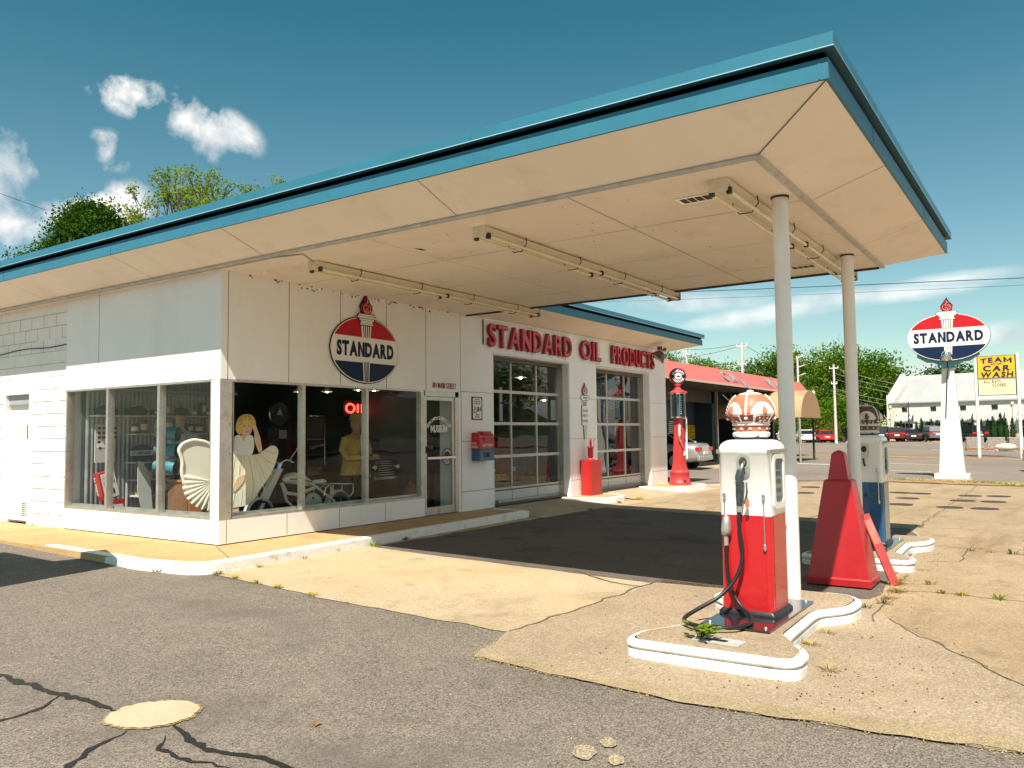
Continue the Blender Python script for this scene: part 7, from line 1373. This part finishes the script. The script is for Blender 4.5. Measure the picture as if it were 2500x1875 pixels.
wire('upper wire between the two poles behind the car wash', (64.5, 14.6, 9.2), (67.5, 21, 9.4), .15, .02); wire('lower wire between the two poles behind the car wash', (64.5, 14.6, 7.5), (67.5, 21, 8.9), .5, .02); wire('wire running left from the pole top behind the car wash', (64.5, 14.5, 9.0), (70, 34, 9.6), .9, .02)
wire('wire descending right from the pole top behind the car wash', (64.5, 14.3, 9.2), (80, 10, 5.5), .3, .02); wire('second wire descending right from the pole, lower', (64.5, 14.3, 7.6), (80, 10, 5.0), .3, .02); wire('slanting guy wire at the foot of the pole behind the car wash', (64.5, 14.4, 7.0), (64.5, 12.6, 3.5), 0, .02)
for i, z in enumerate((7.9, 7.3, 6.7, 5.7, 5.2)): wire('pale wire across the dark trees right of the far canopy column, %s from the top' % ('first', 'second', 'third', 'fourth', 'lowest')[i], (81.2, 10.35, z), (112, 7, z-.9), .3, .016)
wire('thin wire at the left edge of the sky above the blue roof', (12, 30, 12.2), (2.5, 26, 12.9), .2, .012)
# ================================================================== TREES
def crown(blobs, n, leaf, seed, mats, hole=.0):
    """leaf clumps scattered through overlapping ellipsoid blobs (x, y, z, rx, ry, rz)"""
    rng = np.random.default_rng(seed); V = []; MI = []
    vol = np.array([b[3]*b[4]*b[5] for b in blobs])**.67; vol = vol/vol.sum()
    nc = max(12, n//55); P = []
    for b, v in zip(blobs, vol):
        k = int(nc*v)+2; d = rng.normal(size=(k, 3)); d /= np.linalg.norm(d, axis=1)[:, None]; r = rng.uniform(.5, 1.0, k)**.5
        P.append(np.array(b[:3])+d*r[:, None]*np.array(b[3:6]))
    P = np.concatenate(P); per = 55; cs = leaf*2.3
    c = np.repeat(P, per, 0)+rng.normal(size=(len(P)*per, 3))*cs*np.array([1, 1, .6]); N_ = len(c)
    a = rng.normal(size=(N_, 3)); a /= np.linalg.norm(a, axis=1)[:, None]; up_ = np.array([0, 0, 1.])+rng.normal(size=(N_, 3))*.7; b_ = np.cross(a, up_); b_ /= np.linalg.norm(b_, axis=1)[:, None]; s = leaf*rng.uniform(.55, 1.2, (N_, 1))
    v = np.stack([c-a*s*.5, c+b_*s*.33, c+a*s*.6, c-b_*s*.33], 1).reshape(-1, 3)
    me = bpy.data.meshes.new('crown'); me.vertices.add(len(v)); me.vertices.foreach_set('co', v.ravel()); me.loops.add(len(v)); me.loops.foreach_set('vertex_index', np.arange(len(v))); me.polygons.add(N_); me.polygons.foreach_set('loop_start', np.arange(0, len(v), 4)); me.polygons.foreach_set('loop_total', np.full(N_, 4))
    for m in mats: me.materials.append(m)
    cl = np.repeat(rng.integers(0, 100, len(P)), per); me.polygons.foreach_set('material_index', np.where(cl < 30, len(mats)-1, 0).astype(np.int32)); me.update(); me.validate(); return me
def tree(name, label, loc, blobs, n, leaf, seed, mats, trunk=(.25, 4), limbs=5, group=None):
    t = T(name, label, 'tree', loc, 0, group); rn = random.Random(seed); x = MB(); r, h = trunk
    x.tube([(0, 0, -.3), (.05*h*rn.uniform(-1, 1), .05*h*rn.uniform(-1, 1), h*.5), (0, 0, h)], [r*1.3, r, r*.75], bark, 8)
    for k in range(limbs):
        b = blobs[k % len(blobs)]; e = Vector(b[:3])+Vector((rn.uniform(-.5, .5)*b[3], rn.uniform(-.5, .5)*b[4], rn.uniform(0, .6)*b[5])); s = Vector((0, 0, h*rn.uniform(.6, 1))); m_ = s*.5+e*.5+Vector((0, 0, -.1*h)); x.tube([tuple(s), tuple(m_), tuple(e)], [r*.5, r*.3, r*.08], bark, 6)
    x.build('trunk', t); me = crown(blobs, n, leaf, seed, mats); o = bpy.data.objects.new('crown', me); COL.objects.link(o); o.parent = t; return t
def rblobs(W_, H_, base, k, seed):
    rn = random.Random(seed); out = [(0, 0, base+H_*.45, W_*.36, W_*.36, H_*.40)]
    for i in range(k): a = 2*PI*i/k+rn.uniform(-.3, .3); q = rn.uniform(.25, .42)*W_; out.append((q*math.cos(a), q*math.sin(a), base+H_*rn.uniform(.25, .78), W_*rn.uniform(.17, .26), W_*rn.uniform(.17, .26), H_*rn.uniform(.14, .24)))
    return out
FT = [(103.8, 37.8, 14.4, 12, 'low green tree mass above the left end of the red car wash roof', 0), (104, 33.5, 12.4, 10, 'rounded tree between the two utility poles behind the car wash', 0), (107, 28.5, 11.4, 10, 'lower green tree just left of the tall utility pole', 0), (108, 24.5, 13.2, 9, 'tall green tree just right of the tall utility pole', 2), (110, 20.2, 13.0, 9, 'green tree behind the near canopy column', 0), (110.5, 16.2, 14.6, 10, 'largest broad green tree between the two canopy columns', 2), (112, 12.5, 14.0, 8, 'tall green tree directly behind the far canopy column', 0), (114, 9.4, 10.3, 7, 'olive-tinged tree beside the white building', 4), (106, 22, 8.5, 8, 'bushy green tree below the tall trees, behind the awning', 0), (101, 19.5, 5.2, 6, 'small light green tree in the lot left of the tan awning post', 2), (100, 15.6, 6.0, 6, 'light green small tree above the bright red car', 2), (100, 12.6, 5.6, 5, 'light green small tree left of the far canopy column, above the round bush', 2), (119, 3, 10.8, 8, 'dark tree showing above the white building roof beside the oval sign', 1), (116, 14, 12, 9, 'shaded tree filling the gap behind the large trees', 1), (113, 31, 10.5, 10, 'shaded tree filling the gap behind the poles', 1), (112, 44, 13, 13, 'distant tree at the far left over the car wash roof', 0)]
LM = {0: [leafA, leafC], 1: [leafB, leafB], 2: [leafA, leafC], 4: [leafO, leafA]}
for i, (a, b, h, w_, l_, mk_) in enumerate(FT):
    base = h*.12; tree('tree', l_, (a, b, -.1), rblobs(w_, h-base, base, 9, i+3), int(13000*(w_/10)**1.2), .36 if w_ > 6 else .26, 100+i, LM[mk_], (.3, h*.35), 6, 'trees beyond the far parking lot')
tree('autumn_shrub', 'yellow-orange shrub in the lot above the grey car by the awning post', (98, 15.9, 0), [(0, 0, 1.4, .8, .8, 1.1), (.3, .2, 2.2, .5, .5, .6)], 900, .2, 41, [leafY, leafY], (.06, .8), 3)
tree('round_bush', 'clipped rounded green bush standing between the red car and the black car', (89.9, 12.6, 0), [(0, 0, .9, .9, .9, .9), (0, 0, 1.7, .6, .6, .7)], 1500, .17, 42, [leafO, leafC], (.08, .5), 3)
# trees behind the station
tree('dense_tree', 'dense dark green tree behind the blue roof at the left', (14.4, 30.2, 0), [(0, 0, 9.9, 2.0, 2.0, 2.8), (-1.2, .7, 9.0, 1.3, 1.3, 2.2), (1.4, -.9, 9.8, 1.4, 1.4, 2.1), (-.2, 0, 11.6, 1.3, 1.3, 1.4)], 60000, .16, 51, [leafB, leafA], (.3, 7), 6)
tree('dense_tree', 'low dark green tree at the left edge above the blue roof', (12.2, 31.8, 0), [(0, 0, 7.9, 1.6, 1.6, 2.4), (-.8, .5, 7.6, 1.3, 1.3, 2)], 22000, .16, 52, [leafB, leafA], (.25, 6), 5)
tree('flowering_tree', 'yellow-tipped bush between the dense tree and the blue roof', (13.4, 29.2, 0), [(0, 0, 8.6, 1.6, 1.6, 1.5), (1.2, -.6, 9.0, 1.2, 1.2, 1.2)], 9000, .14, 53, [leafY, leafA], (.2, 6), 5)
# sparse spring tree with visible branching
sp_t = T('sparse_tree', 'sparsely leafed spring tree with fine bare branches behind the middle of the blue roof', 'tree', (19.6, 27.4, 0)); rn = random.Random(9); br_ = MB(); tips = []
def branch(p, d, L, r, lev):
    q = p+d*L; br_.tube([tuple(p), tuple(p+d*L*.5+Vector((rn.uniform(-.04, .04), rn.uniform(-.04, .04), 0))*L), tuple(q)], [r, r*.8, r*.6], bark, 5, caps=False)
    if lev == 0: tips.append((q, d)); return
    for k in range(3 if lev > 1 else 4):
        nd = (d+Vector((rn.uniform(-1, 1), rn.uniform(-1, 1), rn.uniform(-.25, .55)))*.62).normalized(); branch(q, nd, L*rn.uniform(.62, .82), r*.58, lev-1)
for a in range(6):
    dd = Vector((math.cos(a*1.05)*.75, math.sin(a*1.05)*.75, .85)).normalized(); branch(Vector((0, 0, 8.2)), dd, 2.5, .13, 4)
br_.tube([(0, 0, -.2), (0, 0, 7.6)], [.3, .2], bark, 8); br_.build('trunk', sp_t)
c = np.array([tuple(t_[0]) for t_ in tips]); rng = np.random.default_rng(4); c = np.repeat(c, 11, 0)+rng.normal(size=(len(c)*11, 3))*.16; n_ = len(c)
a_ = rng.normal(size=(n_, 3)); a_ /= np.linalg.norm(a_, axis=1)[:, None]; b__ = np.cross(a_, rng.normal(size=(n_, 3))); b__ /= np.linalg.norm(b__, axis=1)[:, None]; s_ = .075
vv = np.stack([c-a_*s_, c+b__*s_*.7, c+a_*s_, c-b__*s_*.7], 1).reshape(-1, 3); me = bpy.data.meshes.new('crown'); me.from_pydata(vv.tolist(), [], [(4*i, 4*i+1, 4*i+2, 4*i+3) for i in range(n_)]); me.materials.append(leafC); o = bpy.data.objects.new('crown', me); COL.objects.link(o); o.parent = sp_t
tree('leafy_tree', 'green crown below the sparse tree, just over the blue roof', (20.2, 26.6, 0), [(0, 0, 10.8, 2.0, 2.0, 1.6), (1.2, -.8, 11.2, 1.2, 1.2, 1.2)], 16000, .14, 55, [leafC, leafA], (.2, 8), 5)
# ---- the side behind the camera, seen only as reflections: wooded ridge, road bank
hl = MB(); n = 40; prof = [(-420+22*k, 26+14*noise.noise((k*.21, 3, 0))+7*noise.noise((k*.7, 1, 0))) for k in range(n+1)]
hv = [(a, -230, -1) for a, b in prof]+[(a, -300, b*.62) for a, b in prof]+[(a, -380, b) for a, b in prof]; m_ = n+1
hl.add(hv, [(k+r*m_+1, k+r*m_, k+(r+1)*m_, k+1+(r+1)*m_) for r in range(2) for k in range(n)], M('wooded_hill', (.035, .06, .018), .9, var=.5, vs=.05)); hl.build('hills', kind='structure')
t0 = [o for o in bpy.data.objects if o.name == 'tree'][0]
for i, (a_x, a_y, s_) in enumerate(((-6, -52, .7), (9, -44, .8), (24, -56, .75), (37, -43, .7), (52, -50, .85), (72, -46, .8))): dup(t0, (a_x, a_y, -.2), rz=i*1.1, label='roadside tree across the street behind the camera, number %s along the row' % ('one', 'two', 'three', 'four', 'five', 'six')[i], scale=s_, group='roadside trees behind the camera')
bd_ = T('roadside_building', 'long low beige building across the road behind the camera, mirrored in the garage glass', 'building', (30, -60, -.3)); MB().box(-14, 22, 0, 10, 0, 4, M('beige_wall', (.55, .46, .36), .7)).build('wall', bd_); MB().box(-15, 23, -1, 11, 4, 4.6, M('brown_roof', (.18, .13, .10), .7)).build('roof', bd_)
# unseen panel added and shaped to cast the shadow across the asphalt at left
ofs = T('shadow_panel', 'unseen flat panel on a post, added left of view to cast a shadow', 'sign', (0, 0, 0)); H_ = 3.4; o_ = Vector((.637, .215, 0))*H_
pts = [Vector(p)-o_ for p in ((-.98, 1.0, 0), (-1.30, .18, 0), (-2.75, -.05, 0), (-3.6, -.2, 0), (-3.3, 2.6, 0), (-1.62, 2.35, 0), (-1.62, 1.1, 0))]
x = MB(); x.add([(p.x, p.y, H_-.1) for p in pts]+[(p.x, p.y, H_+.06) for p in pts], [tuple(range(7)), tuple(range(7, 14))[::-1]]+[(i, (i+1) % 7, (i+1) % 7+7, i+7) for i in range(7)], dkmetal); x.build('panel', ofs); MB().tube([(-4.9, .8, -.3), (-4.9, .8, H_)], .06, dkmetal, 8).build('post', ofs)
